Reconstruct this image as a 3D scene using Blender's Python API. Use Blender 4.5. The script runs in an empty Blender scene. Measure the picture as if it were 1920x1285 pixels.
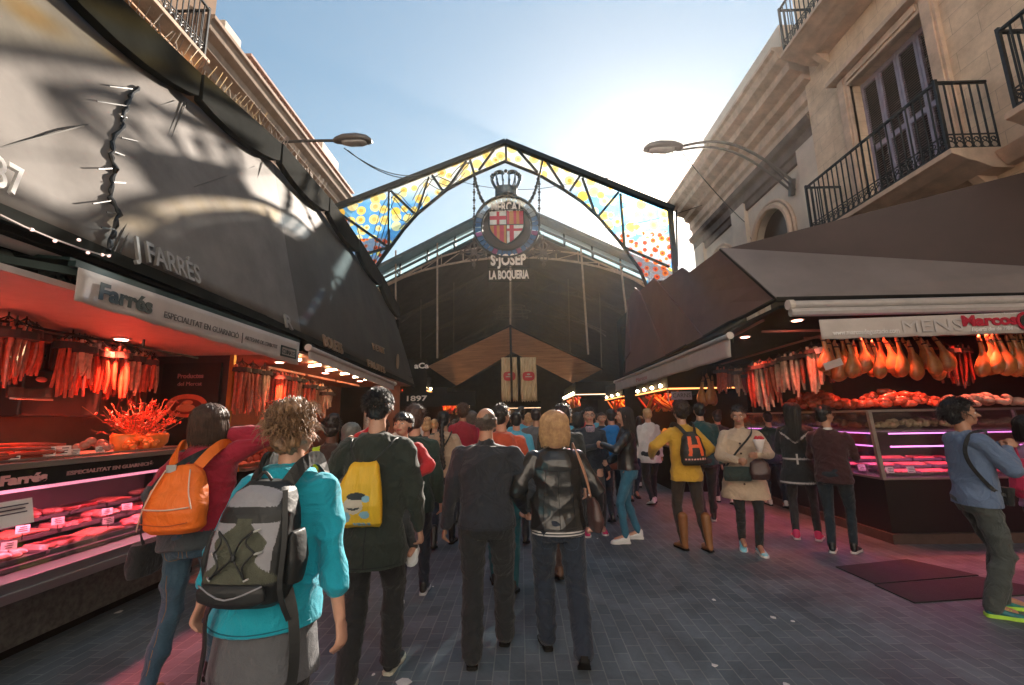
import bpy, bmesh, math, random
import numpy as np
from mathutils import Vector, Matrix, Euler
random.seed(7); np.random.seed(7)
S = bpy.context.scene; C = S.collection
PI = math.pi
# ---------------------------------------------------------------- camera
CAMH, FPX = 1.62, 820.0
cam_d = bpy.data.cameras.new('camera'); cam = bpy.data.objects.new('camera', cam_d); C.objects.link(cam)
CR = Matrix.Rotation(math.radians(1.03), 3, 'Z') @ Matrix.Rotation(PI/2+math.atan(143/820), 3, 'X') @ Matrix.Rotation(-math.radians(1.0), 3, 'Z')
cam.rotation_euler = CR.to_euler(); cam.location = (0, 0, CAMH)
cam_d.sensor_width = 36; cam_d.lens = 36*FPX/1920; cam_d.clip_end = 3000; cam_d.clip_start = .05
S.camera = cam
# ---------------------------------------------------------------- sun, sky, exposure
SUN = Vector((0.285, 0.879, 0.462)).normalized()
S.world = bpy.data.worlds.new('World'); S.world.use_nodes = True
wn = S.world.node_tree; wn.nodes.clear()
def wnode(t, **k):
    n = wn.nodes.new(t)
    for a, b in k.items(): setattr(n, a, b)
    return n
sky = wnode('ShaderNodeTexSky', sky_type='NISHITA', sun_disc=False)
sky.sun_elevation = math.asin(SUN.z); sky.sun_rotation = math.atan2(SUN.x, SUN.y)
sky.air_density = 1.0; sky.dust_density = 0.1; sky.ozone_density = 1.0
bg = wnode('ShaderNodeBackground'); bg.inputs[1].default_value = 0.078
tint = wnode('ShaderNodeMix', data_type='RGBA', blend_type='MULTIPLY'); tint.inputs[0].default_value = 1; tint.inputs[7].default_value = (.94, 1.07, 1.03, 1)   # the photograph's slightly cyan air
va = wnode('ShaderNodeVectorMath', operation='MULTIPLY_ADD'); va.inputs[1].default_value = (.11, .11, .11); va.inputs[2].default_value = (1, 1, 1)
vd = wnode('ShaderNodeVectorMath', operation='DIVIDE'); wn.links.new(sky.outputs[0], va.inputs[0]); wn.links.new(sky.outputs[0], vd.inputs[0]); wn.links.new(va.outputs[0], vd.inputs[1])   # keep the aureole from burning out
wn.links.new(vd.outputs[0], tint.inputs[6]); wn.links.new(tint.outputs[2], bg.inputs[0])
tc = wnode('ShaderNodeTexCoord'); nrm = wnode('ShaderNodeVectorMath', operation='NORMALIZE')
wn.links.new(tc.outputs['Generated'], nrm.inputs[0])
dt = wnode('ShaderNodeVectorMath', operation='DOT_PRODUCT'); dt.inputs[1].default_value = SUN
wn.links.new(nrm.outputs[0], dt.inputs[0])
def wm(op, a, b):
    m = wnode('ShaderNodeMath', operation=op)
    for i, v in enumerate((a, b)):
        if v is None: continue
        if isinstance(v, (int, float)): m.inputs[i].default_value = v
        else: wn.links.new(v, m.inputs[i])
    return m.outputs[0]
cl = wm('MAXIMUM', dt.outputs['Value'], 0.0)
halo = wm('ADD', wm('MULTIPLY', wm('POWER', cl, 260.0), 3.0), wm('MULTIPLY', wm('POWER', cl, 60.0), .02))
bg2 = wnode('ShaderNodeBackground'); bg2.inputs[0].default_value = (1, .80, .58, 1)
wn.links.new(halo, bg2.inputs[1])
ad = wnode('ShaderNodeAddShader'); wo = wnode('ShaderNodeOutputWorld')
wn.links.new(bg.outputs[0], ad.inputs[0]); wn.links.new(bg2.outputs[0], ad.inputs[1]); wn.links.new(ad.outputs[0], wo.inputs[0])
sl = bpy.data.lights.new('sun', 'SUN'); sl.energy = 5.0; sl.angle = math.radians(.6); sl.color = (1, .87, .74)
so = bpy.data.objects.new('sun', sl); C.objects.link(so); so.rotation_euler = SUN.to_track_quat('Z', 'Y').to_euler()
S.view_settings.view_transform = 'Standard'; S.view_settings.look = 'None'
S.view_settings.gamma = 1; S.view_settings.exposure = 1.68
S.render.engine = 'CYCLES'

# ---------------------------------------------------------------- surveying helpers: photo pixel -> place on a known plane
def ray(px, py): return CR @ Vector((px-960, -(py-642.5), -FPX))
def at(px, py, X=None, Y=None, Z=None):
    d = ray(px, py); t = Y/d.y if Y is not None else X/d.x if X is not None else (Z-CAMH)/d.z
    return Vector((0, 0, CAMH)) + d*t
# ---------------------------------------------------------------- mesh helpers
def tag(o, label=None, cat=None, group=None, kind=None):
    if label: o['label'] = label
    if cat: o['category'] = cat
    if group: o['group'] = group
    if kind: o['kind'] = kind
    return o
def thing(name, loc, label, cat, group=None):
    o = bpy.data.objects.new(name, None); C.objects.link(o); o.location = loc; o.empty_display_size = .1
    return tag(o, label, cat, group)
def origin(p):
    v = Vector((0, 0, 0))
    while p: v += p.location; p = p.parent
    return v
TS = bpy.data.scenes.new('workbench')   # scratch scene: quick modifier evaluation
def evaluated(o):
    TS.collection.objects.link(o)
    with bpy.context.temp_override(scene=TS, view_layer=TS.view_layers[0]): dg = bpy.context.evaluated_depsgraph_get()
    me = bpy.data.meshes.new_from_object(o.evaluated_get(dg)); bpy.data.objects.remove(o); return me
class MB:
    def __init__(s): s.v = []; s.f = []; s.m = []; s.mi = 0
    def add(s, vs, fs):
        b = len(s.v); s.v += [tuple(v) for v in vs]
        s.f += [tuple(i+b for i in f) for f in fs]; s.m += [s.mi]*len(fs); return s
    def box(s, c, d, rot=None):
        c = Vector(c); h = Vector(d)/2; R = rot if rot is not None else Matrix.Identity(3)
        if isinstance(rot, (int, float)): R = Matrix.Rotation(rot, 3, 'Z')
        vs = [c + R @ Vector((x*h.x, y*h.y, z*h.z)) for x in (-1, 1) for y in (-1, 1) for z in (-1, 1)]
        return s.add(vs, [(0, 1, 3, 2), (4, 6, 7, 5), (0, 4, 5, 1), (2, 3, 7, 6), (0, 2, 6, 4), (1, 5, 7, 3)])
    def b2(s, a, b):
        a, b = Vector(a), Vector(b); return s.box((a+b)/2, [abs(x) for x in (b-a)])
    def bar(s, p, q, w, h=None, up=(0, 0, 1)):
        p, q = Vector(p), Vector(q); h = h or w; d = (q-p).normalized(); u = Vector(up)
        if abs(d.dot(u)) > .97: u = Vector((1, 0, 0))
        r = d.cross(u).normalized(); u = r.cross(d)
        vs = [e + r*x*w/2 + u*z*h/2 for e in (p, q) for x, z in ((-1, -1), (1, -1), (1, 1), (-1, 1))]
        return s.add(vs, [(3, 2, 1, 0), (4, 5, 6, 7), (0, 1, 5, 4), (1, 2, 6, 5), (2, 3, 7, 6), (3, 0, 4, 7)])
    def prism(s, poly, vec):
        vec = Vector(vec); n = len(poly); P = [Vector(p) for p in poly]
        return s.add(P+[p+vec for p in P], [tuple(range(n-1, -1, -1)), tuple(range(n, 2*n))] + [(i, (i+1) % n, (i+1) % n+n, i+n) for i in range(n)])
    def quad(s, a, b, c, d, th=.02):
        a, b, c, d = [Vector(x) for x in (a, b, c, d)]; n = (b-a).cross(d-a).normalized()*th
        return s.prism([a, b, c, d], n)
    def tube(s, pts, r, k=8, cap=True):
        pts = [Vector(p) for p in pts]; n = len(pts); rs = r if isinstance(r, (list, tuple)) else [r]*n
        t0 = (pts[1]-pts[0]).normalized(); u = t0.orthogonal().normalized(); vs = []
        for i, p in enumerate(pts):
            t = (pts[min(i+1, n-1)]-pts[max(i-1, 0)])
            t = t.normalized() if t.length > 1e-9 else t0
            u = (u - t*u.dot(t)); u = u.normalized() if u.length > 1e-6 else t.orthogonal().normalized(); w = t.cross(u)
            vs += [p+(u*math.cos(2*PI*j/k)+w*math.sin(2*PI*j/k))*rs[i] for j in range(k)]
        fs = [(i*k+j, i*k+(j+1) % k, (i+1)*k+(j+1) % k, (i+1)*k+j) for i in range(n-1) for j in range(k)]
        if cap: fs += [tuple(range(k-1, -1, -1)), tuple(range((n-1)*k, n*k))]
        return s.add(vs, fs)
    def loft(s, rings, k=20, p=2.0):
        """rings: (centre, rx, ry[, xdir, ydir]) closed; p>2 gives a squarish section"""
        vs = []
        for rg in rings:
            c = Vector(rg[0]); X = Vector(rg[3]) if len(rg) > 3 else Vector((1, 0, 0)); Y = Vector(rg[4]) if len(rg) > 4 else Vector((0, 1, 0))
            for j in range(k):
                a = 2*PI*j/k; ca, sa = math.cos(a), math.sin(a)
                ca = math.copysign(abs(ca)**(2/p), ca); sa = math.copysign(abs(sa)**(2/p), sa)
                vs.append(c + X*ca*rg[1] + Y*sa*rg[2])
        n = len(rings)
        fs = [(i*k+j, i*k+(j+1) % k, (i+1)*k+(j+1) % k, (i+1)*k+j) for i in range(n-1) for j in range(k)]
        fs += [tuple(range(k-1, -1, -1)), tuple(range((n-1)*k, n*k))]
        return s.add(vs, fs)
    def ell(s, c, r, R=None, k=14, m=9):
        c = Vector(c); R = R if R is not None else Matrix.Identity(3); r = (r, r, r) if isinstance(r, (int, float)) else r
        vs = [c + R @ Vector((0, 0, -r[2]))]
        for i in range(1, m):
            a = -PI/2+PI*i/m
            vs += [c + R @ Vector((r[0]*math.cos(a)*math.cos(2*PI*j/k), r[1]*math.cos(a)*math.sin(2*PI*j/k), r[2]*math.sin(a))) for j in range(k)]
        vs.append(c + R @ Vector((0, 0, r[2]))); t = len(vs)-1
        fs = [(0, 1+(j+1) % k, 1+j) for j in range(k)] + [(1+i*k+j, 1+i*k+(j+1) % k, 1+(i+1)*k+(j+1) % k, 1+(i+1)*k+j) for i in range(m-2) for j in range(k)]
        fs += [(t, 1+(m-2)*k+j, 1+(m-2)*k+(j+1) % k) for j in range(k)]
        return s.add(vs, fs)
    def caps(s, p, q, r0, r1, fl=1.0, side=None, k=14):
        """tapered capsule p->q; fl flattens along 'side'"""
        p, q = Vector(p), Vector(q); d = q-p; L = d.length or 1e-6; d = d/L
        u = Vector(side) if side is not None else d.orthogonal(); u = u-d*u.dot(d); u = u.normalized() if u.length > 1e-5 else d.orthogonal().normalized(); w = d.cross(u)
        rg = []
        for a in (-80, -50, -20): t = math.radians(a); rg.append((p+d*math.sin(t)*r0, r0*math.cos(t)))
        for t in (.25, .5, .75): rg.append((p+d*L*t, r0+(r1-r0)*t))
        for a in (20, 50, 80): t = math.radians(a); rg.append((q+d*math.sin(t)*r1, r1*math.cos(t)))
        return s.loft([(c, r*fl, r, u, w) for c, r in rg], k)
    def build(s, name, mats, parent=None, smooth=False, bevel=0, recalc=True):
        me = bpy.data.meshes.new(name)
        mats = mats if isinstance(mats, (list, tuple)) else [mats]
        V = np.array(s.v, float)
        if parent is not None: off = np.array(origin(parent)); loc = (0, 0, 0)
        else:
            lo, hi = V.min(0), V.max(0); off = np.array([(lo[0]+hi[0])/2, (lo[1]+hi[1])/2, lo[2]]); loc = off
        me.from_pydata((V-off).tolist(), [], s.f)
        for m in mats: me.materials.append(m)
        me.polygons.foreach_set('material_index', s.m)
        if recalc:
            bm = bmesh.new(); bm.from_mesh(me); bmesh.ops.recalc_face_normals(bm, faces=bm.faces)
            bm.to_mesh(me); bm.free()
        if smooth:
            me.polygons.foreach_set('use_smooth', [True]*len(me.polygons))
            if smooth != 'all':
                me.set_sharp_from_angle(angle=math.radians(40))
        o = bpy.data.objects.new(name, me); C.objects.link(o); o.location = loc; o.parent = parent
        if bevel:
            b = o.modifiers.new('bevel', 'BEVEL'); b.width = bevel; b.segments = 2; b.limit_method = 'ANGLE'
        return o
def copy_tree(o, parent=None, loc=None, rz=None, label=None):
    c = o.copy(); C.objects.link(c)
    if parent is not None: c.parent = parent
    for ch in list(o.children): copy_tree(ch, c)
    if loc is not None: c.location = loc
    if rz is not None: c.rotation_euler = (0, 0, rz)
    if label: c['label'] = label
    return c
def text(name, body, size, loc, xd, ud, mat, parent=None, ext=.006, off=0.0, align='CENTER', width=None, shear=0):
    """lettering as mesh, its baseline along xd, standing up along ud"""
    cu = bpy.data.curves.new(name, 'FONT'); cu.body = body; cu.size = size; cu.extrude = ext; cu.offset = off; cu.align_x = align; cu.shear = shear
    cu.resolution_u = 3
    me = evaluated(bpy.data.objects.new(name, cu))
    X = Vector(xd).normalized(); Z = X.cross(Vector(ud)).normalized(); U = Z.cross(X)
    n = len(me.vertices); a = np.empty(n*3); me.vertices.foreach_get('co', a); a = a.reshape(-1, 3)
    if width: a[:, 0] *= width/max(1e-6, (a[:, 0].max()-a[:, 0].min()))
    w = np.outer(a[:, 0], X)+np.outer(a[:, 1], U)+np.outer(a[:, 2], Z)+np.array(loc)
    off_ = np.array(origin(parent)) if parent is not None else np.array(loc)
    me.vertices.foreach_set('co', (w-off_).ravel()); me.materials.clear(); me.materials.append(mat)
    o = bpy.data.objects.new(name, me); C.objects.link(o); o.parent = parent
    if parent is None: o.location = loc
    return o
# ---------------------------------------------------------------- materials
def srgb(r, g, b):
    f = lambda c: (c/255/12.92) if c <= 10 else ((c/255+.055)/1.055)**2.4
    return (f(r), f(g), f(b))
MATS = {}
def mat(name, col, rough=.6, metal=0.0, var=.12, vscale=8.0, bump=0.0, bscale=40.0, emit=None, es=1.0, spec=.5, sheen=0.0, col2=None, stretch=(1, 1, 1), coat=0.0, trans=0.0, wr=0.0):
    if name in MATS: return MATS[name]
    m = bpy.data.materials.new(name); m.use_nodes = True; nt = m.node_tree; N = nt.nodes; L = nt.links; b = N['Principled BSDF']
    b.inputs['Roughness'].default_value = rough; b.inputs['Metallic'].default_value = metal
    b.inputs['Specular IOR Level'].default_value = spec; b.inputs['Sheen Weight'].default_value = sheen; b.inputs['Coat Weight'].default_value = coat
    b.inputs['Transmission Weight'].default_value = trans
    tcn = N.new('ShaderNodeTexCoord'); mp = N.new('ShaderNodeMapping'); mp.inputs['Scale'].default_value = stretch; L.new(tcn.outputs['Object'], mp.inputs[0])
    nz = N.new('ShaderNodeTexNoise'); nz.inputs['Scale'].default_value = vscale; nz.inputs['Detail'].default_value = 5; nz.inputs['Roughness'].default_value = .62; L.new(mp.outputs[0], nz.inputs[0])
    cr = N.new('ShaderNodeValToRGB'); c2 = col2 or tuple(c*(1+var) for c in col); c1 = tuple(c*(1-var) for c in col) if not col2 else col
    cr.color_ramp.elements[0].position = .32; cr.color_ramp.elements[1].position = .68
    cr.color_ramp.elements[0].color = (*c1, 1); cr.color_ramp.elements[1].color = (*[min(1, c) for c in c2], 1)
    L.new(nz.outputs[0], cr.inputs[0]); L.new(cr.outputs[0], b.inputs['Base Color'])
    if bump:
        n2 = N.new('ShaderNodeTexNoise'); n2.inputs['Scale'].default_value = bscale; n2.inputs['Detail'].default_value = 4; L.new(mp.outputs[0], n2.inputs[0])
        bp = N.new('ShaderNodeBump'); bp.inputs['Strength'].default_value = bump; bp.inputs['Distance'].default_value = .01
        L.new(n2.outputs[0], bp.inputs['Height']); L.new(bp.outputs[0], b.inputs['Normal'])
    if wr:
        n3 = N.new('ShaderNodeTexNoise'); n3.inputs['Scale'].default_value = 5.5; n3.inputs['Detail'].default_value = 3; n3.inputs['Distortion'].default_value = 2.2; L.new(mp.outputs[0], n3.inputs[0])
        b3 = N.new('ShaderNodeBump'); b3.inputs['Strength'].default_value = wr; b3.inputs['Distance'].default_value = .05; L.new(n3.outputs[0], b3.inputs['Height'])
        if bump: L.new(bp.outputs[0], b3.inputs['Normal'])
        L.new(b3.outputs[0], b.inputs['Normal'])
    if emit: b.inputs['Emission Color'].default_value = (*emit, 1); b.inputs['Emission Strength'].default_value = es
    MATS[name] = m; return m
def nodes(name):
    m = bpy.data.materials.new(name); m.use_nodes = True; MATS[name] = m
    return m, m.node_tree.nodes, m.node_tree.links, m.node_tree.nodes['Principled BSDF']
def rot2(a): return Matrix.Rotation(a, 3, 'Z')
# ================================================================ materials of the place
def stone_mat(name, c1, c2, mortar, bw, bh, ms=.008, bump=.5):
    m, N, L, b = nodes(name)
    tcn = N.new('ShaderNodeNewGeometry'); sp = N.new('ShaderNodeSeparateXYZ'); cb = N.new('ShaderNodeCombineXYZ')
    L.new(tcn.outputs['Position'], sp.inputs[0]); L.new(sp.outputs[1], cb.inputs[0]); L.new(sp.outputs[2], cb.inputs[1])
    br = N.new('ShaderNodeTexBrick'); br.inputs['Scale'].default_value = 1; br.inputs['Brick Width'].default_value = bw; br.inputs['Row Height'].default_value = bh
    br.inputs['Mortar Size'].default_value = ms; br.inputs['Mortar Smooth'].default_value = .4; br.inputs['Bias'].default_value = 0
    br.inputs['Color1'].default_value = (*c1, 1); br.inputs['Color2'].default_value = (*c2, 1); br.inputs['Mortar'].default_value = (*mortar, 1)
    L.new(cb.outputs[0], br.inputs[0])
    nz = N.new('ShaderNodeTexNoise'); nz.inputs['Scale'].default_value = 2.2; nz.inputs['Detail'].default_value = 8; nz.inputs['Roughness'].default_value = .7; L.new(tcn.outputs['Position'], nz.inputs[0])
    mx = N.new('ShaderNodeMix'); mx.data_type = 'RGBA'; mx.blend_type = 'MULTIPLY'; mx.inputs[0].default_value = .75
    cr = N.new('ShaderNodeValToRGB'); cr.color_ramp.elements[0].position = .3; cr.color_ramp.elements[1].position = .65
    cr.color_ramp.elements[0].color = (.55, .5, .45, 1); cr.color_ramp.elements[1].color = (1, 1, 1, 1)
    L.new(nz.outputs[0], cr.inputs[0]); L.new(br.outputs[0], mx.inputs[6]); L.new(cr.outputs[0], mx.inputs[7]); L.new(mx.outputs[2], b.inputs['Base Color'])
    bp = N.new('ShaderNodeBump'); bp.inputs['Strength'].default_value = bump; bp.inputs['Distance'].default_value = .02; bp.invert = True
    L.new(br.outputs['Fac'], bp.inputs['Height']); L.new(bp.outputs[0], b.inputs['Normal']); b.inputs['Roughness'].default_value = .85
    return m
M_stone = stone_mat('ashlar_stone', (.88, .69, .50), (.84, .65, .46), (.60, .45, .32), .75, .32, ms=.005, bump=.25)
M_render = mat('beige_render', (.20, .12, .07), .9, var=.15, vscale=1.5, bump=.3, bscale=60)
M_pale = mat('pale_render', (.70, .60, .49), .9, var=.12, vscale=1.3, bump=.3, bscale=50)
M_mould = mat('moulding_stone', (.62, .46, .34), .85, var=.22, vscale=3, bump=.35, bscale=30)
M_tile = mat('roof_tile', (.36, .16, .10), .8, var=.3, vscale=6)
M_white = mat('chalky_white', (.62, .55, .48), .85, var=.15, vscale=8)
M_iron = mat('black_iron', (.025, .027, .028), .45, metal=.6, var=.3, vscale=20)
M_dgreen = mat('dark_green_iron', (.02, .045, .042), .5, metal=.3, var=.3, vscale=6)
M_dark = mat('dark_paint', (.014, .013, .012), .8, var=.4, vscale=3, spec=.15)
M_steel = mat('brushed_steel', (.42, .40, .38), .32, metal=.9, var=.15, vscale=5, stretch=(1, .05, 1), bump=.1, bscale=60)
M_glass = None
def glass_mat(name, tint=(.92, .96, .96), op=.12):
    m, N, L, b = nodes(name); N.remove(b); o = N['Material Output']
    t = N.new('ShaderNodeBsdfTransparent'); t.inputs[0].default_value = (*tint, 1)
    g = N.new('ShaderNodeBsdfGlossy'); g.inputs['Roughness'].default_value = .04; g.inputs[0].default_value = (.9, .9, .9, 1)
    fr = N.new('ShaderNodeFresnel'); fr.inputs[0].default_value = 1.45; ma = N.new('ShaderNodeMath'); ma.operation = 'MULTIPLY_ADD'; ma.inputs[1].default_value = .45; ma.inputs[2].default_value = op*.1
    mx = N.new('ShaderNodeMixShader'); L.new(fr.outputs[0], ma.inputs[0]); L.new(ma.outputs[0], mx.inputs[0]); L.new(t.outputs[0], mx.inputs[1]); L.new(g.outputs[0], mx.inputs[2]); L.new(mx.outputs[0], o.inputs[0])
    return m
M_glass = glass_mat('display_glass')
# pavers, rows running down the street
def paver_mat():
    m, N, L, b = nodes('street_pavers')
    g = N.new('ShaderNodeNewGeometry'); sp = N.new('ShaderNodeSeparateXYZ'); cb = N.new('ShaderNodeCombineXYZ')
    L.new(g.outputs['Position'], sp.inputs[0]); L.new(sp.outputs[1], cb.inputs[0]); L.new(sp.outputs[0], cb.inputs[1])
    wv = N.new('ShaderNodeTexNoise'); wv.inputs['Scale'].default_value = 1.4; wv.inputs['Detail'].default_value = 2; L.new(g.outputs['Position'], wv.inputs[0])
    am = N.new('ShaderNodeVectorMath'); am.operation = 'MULTIPLY_ADD'; am.inputs[1].default_value = (.02, .02, 0); L.new(wv.outputs[1], am.inputs[0]); L.new(cb.outputs[0], am.inputs[2])
    br = N.new('ShaderNodeTexBrick'); br.inputs['Scale'].default_value = 1; br.inputs['Brick Width'].default_value = .205; br.inputs['Row Height'].default_value = .103
    br.inputs['Mortar Size'].default_value = .0045; br.inputs['Mortar Smooth'].default_value = .35
    br.inputs['Color1'].default_value = (.115, .145, .168, 1); br.inputs['Color2'].default_value = (.165, .20, .225, 1); br.inputs['Mortar'].default_value = (.25, .28, .28, 1)
    L.new(am.outputs[0], br.inputs[0])
    nz = N.new('ShaderNodeTexNoise'); nz.inputs['Scale'].default_value = 1.3; nz.inputs['Distortion'].default_value = .8; nz.inputs['Detail'].default_value = 9; nz.inputs['Roughness'].default_value = .72; L.new(g.outputs['Position'], nz.inputs[0])
    cr = N.new('ShaderNodeValToRGB'); cr.color_ramp.elements[0].position = .33; cr.color_ramp.elements[1].position = .67
    cr.color_ramp.elements[0].color = (.45, .44, .45, 1); cr.color_ramp.elements[1].color = (1.2, 1.17, 1.14, 1); L.new(nz.outputs[0], cr.inputs[0])
    mx = N.new('ShaderNodeMix'); mx.data_type = 'RGBA'; mx.blend_type = 'MULTIPLY'; mx.inputs[0].default_value = 1; L.new(br.outputs[0], mx.inputs[6]); L.new(cr.outputs[0], mx.inputs[7])
    # scattered pale chewing-gum spots
    vo = N.new('ShaderNodeTexVoronoi'); vo.inputs['Scale'].default_value = 2.3; L.new(g.outputs['Position'], vo.inputs[0])
    lt = N.new('ShaderNodeMath'); lt.operation = 'LESS_THAN'; lt.inputs[1].default_value = .028; L.new(vo.outputs['Distance'], lt.inputs[0])
    m2 = N.new('ShaderNodeMix'); m2.data_type = 'RGBA'; m2.inputs[7].default_value = (.2, .19, .18, 1); L.new(lt.outputs[0], m2.inputs[0]); L.new(mx.outputs[2], m2.inputs[6]); L.new(m2.outputs[2], b.inputs['Base Color'])
    rr = N.new('ShaderNodeMapRange'); rr.inputs[1].default_value = .3; rr.inputs[2].default_value = .7; rr.inputs[3].default_value = .45; rr.inputs[4].default_value = .68; b.inputs['Specular IOR Level'].default_value = .32; L.new(nz.outputs[0], rr.inputs[0]); L.new(rr.outputs[0], b.inputs['Roughness'])
    bp = N.new('ShaderNodeBump'); bp.inputs['Strength'].default_value = .6; bp.inputs['Distance'].default_value = .006; bp.invert = True; L.new(br.outputs['Fac'], bp.inputs['Height'])
    n3 = N.new('ShaderNodeTexNoise'); n3.inputs['Scale'].default_value = 30; n3.inputs['Detail'].default_value = 5; L.new(g.outputs['Position'], n3.inputs[0])
    b2 = N.new('ShaderNodeBump'); b2.inputs['Strength'].default_value = .35; b2.inputs['Distance'].default_value = .004; L.new(n3.outputs[0], b2.inputs['Height']); L.new(bp.outputs[0], b2.inputs['Normal']); L.new(b2.outputs[0], b.inputs['Normal'])
    return m
M_paver = paver_mat()
# ================================================================ ground
m = MB(); m.box((0, 100, -.25), (600, 600, .48)); g = m.build('ground', mat('asphalt', (.05, .05, .052), .9)); tag(g, kind='structure')
m = MB(); m.box((0, 26, -.003), (16, 70, .014)); g = m.build('pavement', M_paver); tag(g, kind='structure')
# ================================================================ side buildings
def profile_extrude(mb, prof, x0, sgn, y0, y1, ztop):
    """moulding profile (d out from wall, z below top) run along y"""
    poly = [(x0+sgn*d, y0, ztop+z) for d, z in prof]
    mb.prism(poly, (0, y1-y0, 0))
CORN = [(-.1, -1.35), (.08, -1.35), (.08, -1.2), (.16, -1.12), (.16, -.86), (.34, -.78), (.36, -.62), (.64, -.52), (.66, -.34), (.86, -.24), (.92, -.06), (1.0, -.03), (1.0, .06), (-.1, .1)]
def balcony(parent, xw, sgn, y0, y1, z, depth=.8, end_near=True, label=None):
    b = MB(); b.mi = 0
    # moulded slab
    prof = [(-.05, -.32), (depth*.35, -.30), (depth*.62, -.2), (depth*.72, -.18), (depth*.92, -.1), (depth, -.08), (depth, 0), (-.05, .0)]
    poly = [(xw+sgn*d, y0-.04, z+zz) for d, zz in prof]; b.prism(poly, (0, y1-y0+.08, 0))
    for yy in (y0+.25, y1-.25): b.prism([(xw, yy-.07, z-.3), (xw+sgn*depth*.38, yy-.07, z-.27), (xw+sgn*depth*.2, yy-.07, z-.42), (xw, yy-.07, z-.55)], (0, .14, 0))
    slab = b.build('balcony', M_mould, parent, bevel=.008)
    r = MB(); xo = xw+sgn*(depth-.06); h = 1.08
    runs = [((xo, y0+.05), (xo, y1-.05)), ((xw+sgn*.03, y0+.05), (xo, y0+.05)), ((xw+sgn*.03, y1-.05), (xo, y1-.05))]
    for (ax, ay), (bx, by) in runs:
        for zz, w in ((z+h, .045), (z+.26, .02), (z+.04, .03)): r.bar((ax, ay, zz), (bx, by, zz), w, w*.7)
        Ld = math.hypot(bx-ax, by-ay); n = max(2, round(Ld/.125))
        for i in range(n+1):
            t = i/n; px, py = ax+(bx-ax)*t, ay+(by-ay)*t
            r.bar((px, py, z+.04), (px, py, z+h), .017)
            if i < n:   # scrollwork band at the foot of the railing
                cx, cy = ax+(bx-ax)*(i+.5)/n, ay+(by-ay)*(i+.5)/n; dx, dy = (bx-ax)/Ld, (by-ay)/Ld
                for k, rr in ((0, .05), (1, .03)):
                    r.tube([(cx+dx*rr*math.cos(a), cy+dy*rr*math.cos(a), z+.105+k*.085+rr*math.sin(a)) for a in [j*PI/4 for j in range(9)]], .0085, 4, cap=False)
    for (px, py) in ((xo, y0+.05), (xo, y1-.05)): r.bar((px, py, z), (px, py, z+h+.05), .04)
    r.build('railing', M_iron, slab)
    return slab
def shutter_door(parent, x, y0, y1, z0, z1, sgn, nleaf=4):
    """moulded surround, reveal, four louvred leaves; wall faces sgn*x"""
    f = MB(); w = .24
    for a, b_ in (((y0-w, z0), (y0, z1+w)), ((y1, z0), (y1+w, z1+w)), ((y0, z1), (y1, z1+w))):
        f.b2((x-sgn*.06, a[0], a[1]), (x+sgn*.07, b_[0], b_[1]))
        c = .07; f.b2((x+sgn*.07, a[0]+c*.6, a[1]+(c if a[1] > z0 else 0)), (x+sgn*.10, b_[0]-c*.6, b_[1]-c*.6))
    f.b2((x-sgn*.05, y0-w-.1, z1+w), (x+sgn*.22, y1+w+.1, z1+w+.1))
    fr = f.build('window', M_mould, parent, bevel=.006)
    d = MB(); lo = MB(); W = (y1-y0)/nleaf; xr = x-sgn*.26; st = .05
    for i in range(nleaf):
        a, b_ = y0+i*W+.004, y0+(i+1)*W-.004
        d.b2((xr, a, z0), (xr+sgn*.05, a+st, z1)); d.b2((xr, b_-st, z0), (xr+sgn*.05, b_, z1))
        mid = z0+(z1-z0)*.5
        for zz in (z0+.06, mid, z1-.06): d.b2((xr, a+st, zz-.05), (xr+sgn*.05, b_-st, zz+.05))
        for za, zb in ((z0+.11, mid-.05), (mid+.05, z1-.11)):
            n = int((zb-za)/.045)
            for k in range(n): lo.box((xr+sgn*.025, (a+b_)/2, za+(k+.5)*(zb-za)/n), (.04, b_-a-2*st, .009), Matrix.Rotation(sgn*.7, 3, 'Y'))
    d.build('shutter_frame', mat('violet_paint', (.30, .27, .36), .5, var=.15), fr); lo.build('louvres', mat('brown_louvre', (.17, .12, .115), .6), fr)
    s_ = MB(); s_.b2((xr-sgn*.04, y0, z0), (xr-sgn*.02, y1, z1)); s_.build('pane', M_dark, fr)
    return fr
def wall_with_holes(mb, x, y0, y1, z0, z1, holes, sgn, th=.45):
    """street wall built of blocks round its openings (y0,y1,z0,z1)"""
    holes = sorted(holes); y = y0; inn = x-sgn*th
    for h in holes:
        if h[0] > y: mb.b2((inn, y, z0), (x, h[0], z1))
        mb.b2((inn, h[0], z0), (x, h[1], h[2])); mb.b2((inn, h[0], h[3]), (x, h[1], z1)); y = h[1]
    mb.b2((inn, y, z0), (x, y1, z1))
# right-hand building: tall ashlar block
RB = thing('apartment_building', (9, 1, 0), 'tall cream stone building with iron balconies above the right stalls', 'building')
w = MB(); holes = [(6.35, 8.0, 5.25, 8.15), (1.6, 3.3, 5.25, 8.15), (6.35, 8.0, 9.75, 12.6), (1.6, 3.3, 9.75, 12.6)]
w.b2((6.8, -6, 0), (10.5, 4.2, 4.4)); w.b2((10.5, -6, 0), (16, 9.2, 4.4)); wall_with_holes(w, 6.8, -6, 9.2, 4.4, 9.3, holes[:2], -1); wall_with_holes(w, 6.8, -6, 9.2, 9.3, 17, holes[2:], -1)
w.b2((7.25, -6, 4.4), (16, 9.2, 17)); w.build('wall', M_stone, RB)
for a, b_, c, d in holes: shutter_door(RB, 6.8, a, b_, c, d, -1)
for a, b_, z in ((5.65, 8.65, 5.2), (.9, 4.9, 5.2), (5.45, 8.7, 9.6), (.9, 4.7, 9.6)): balcony(RB, 6.8, -1, a, b_, z)
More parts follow.
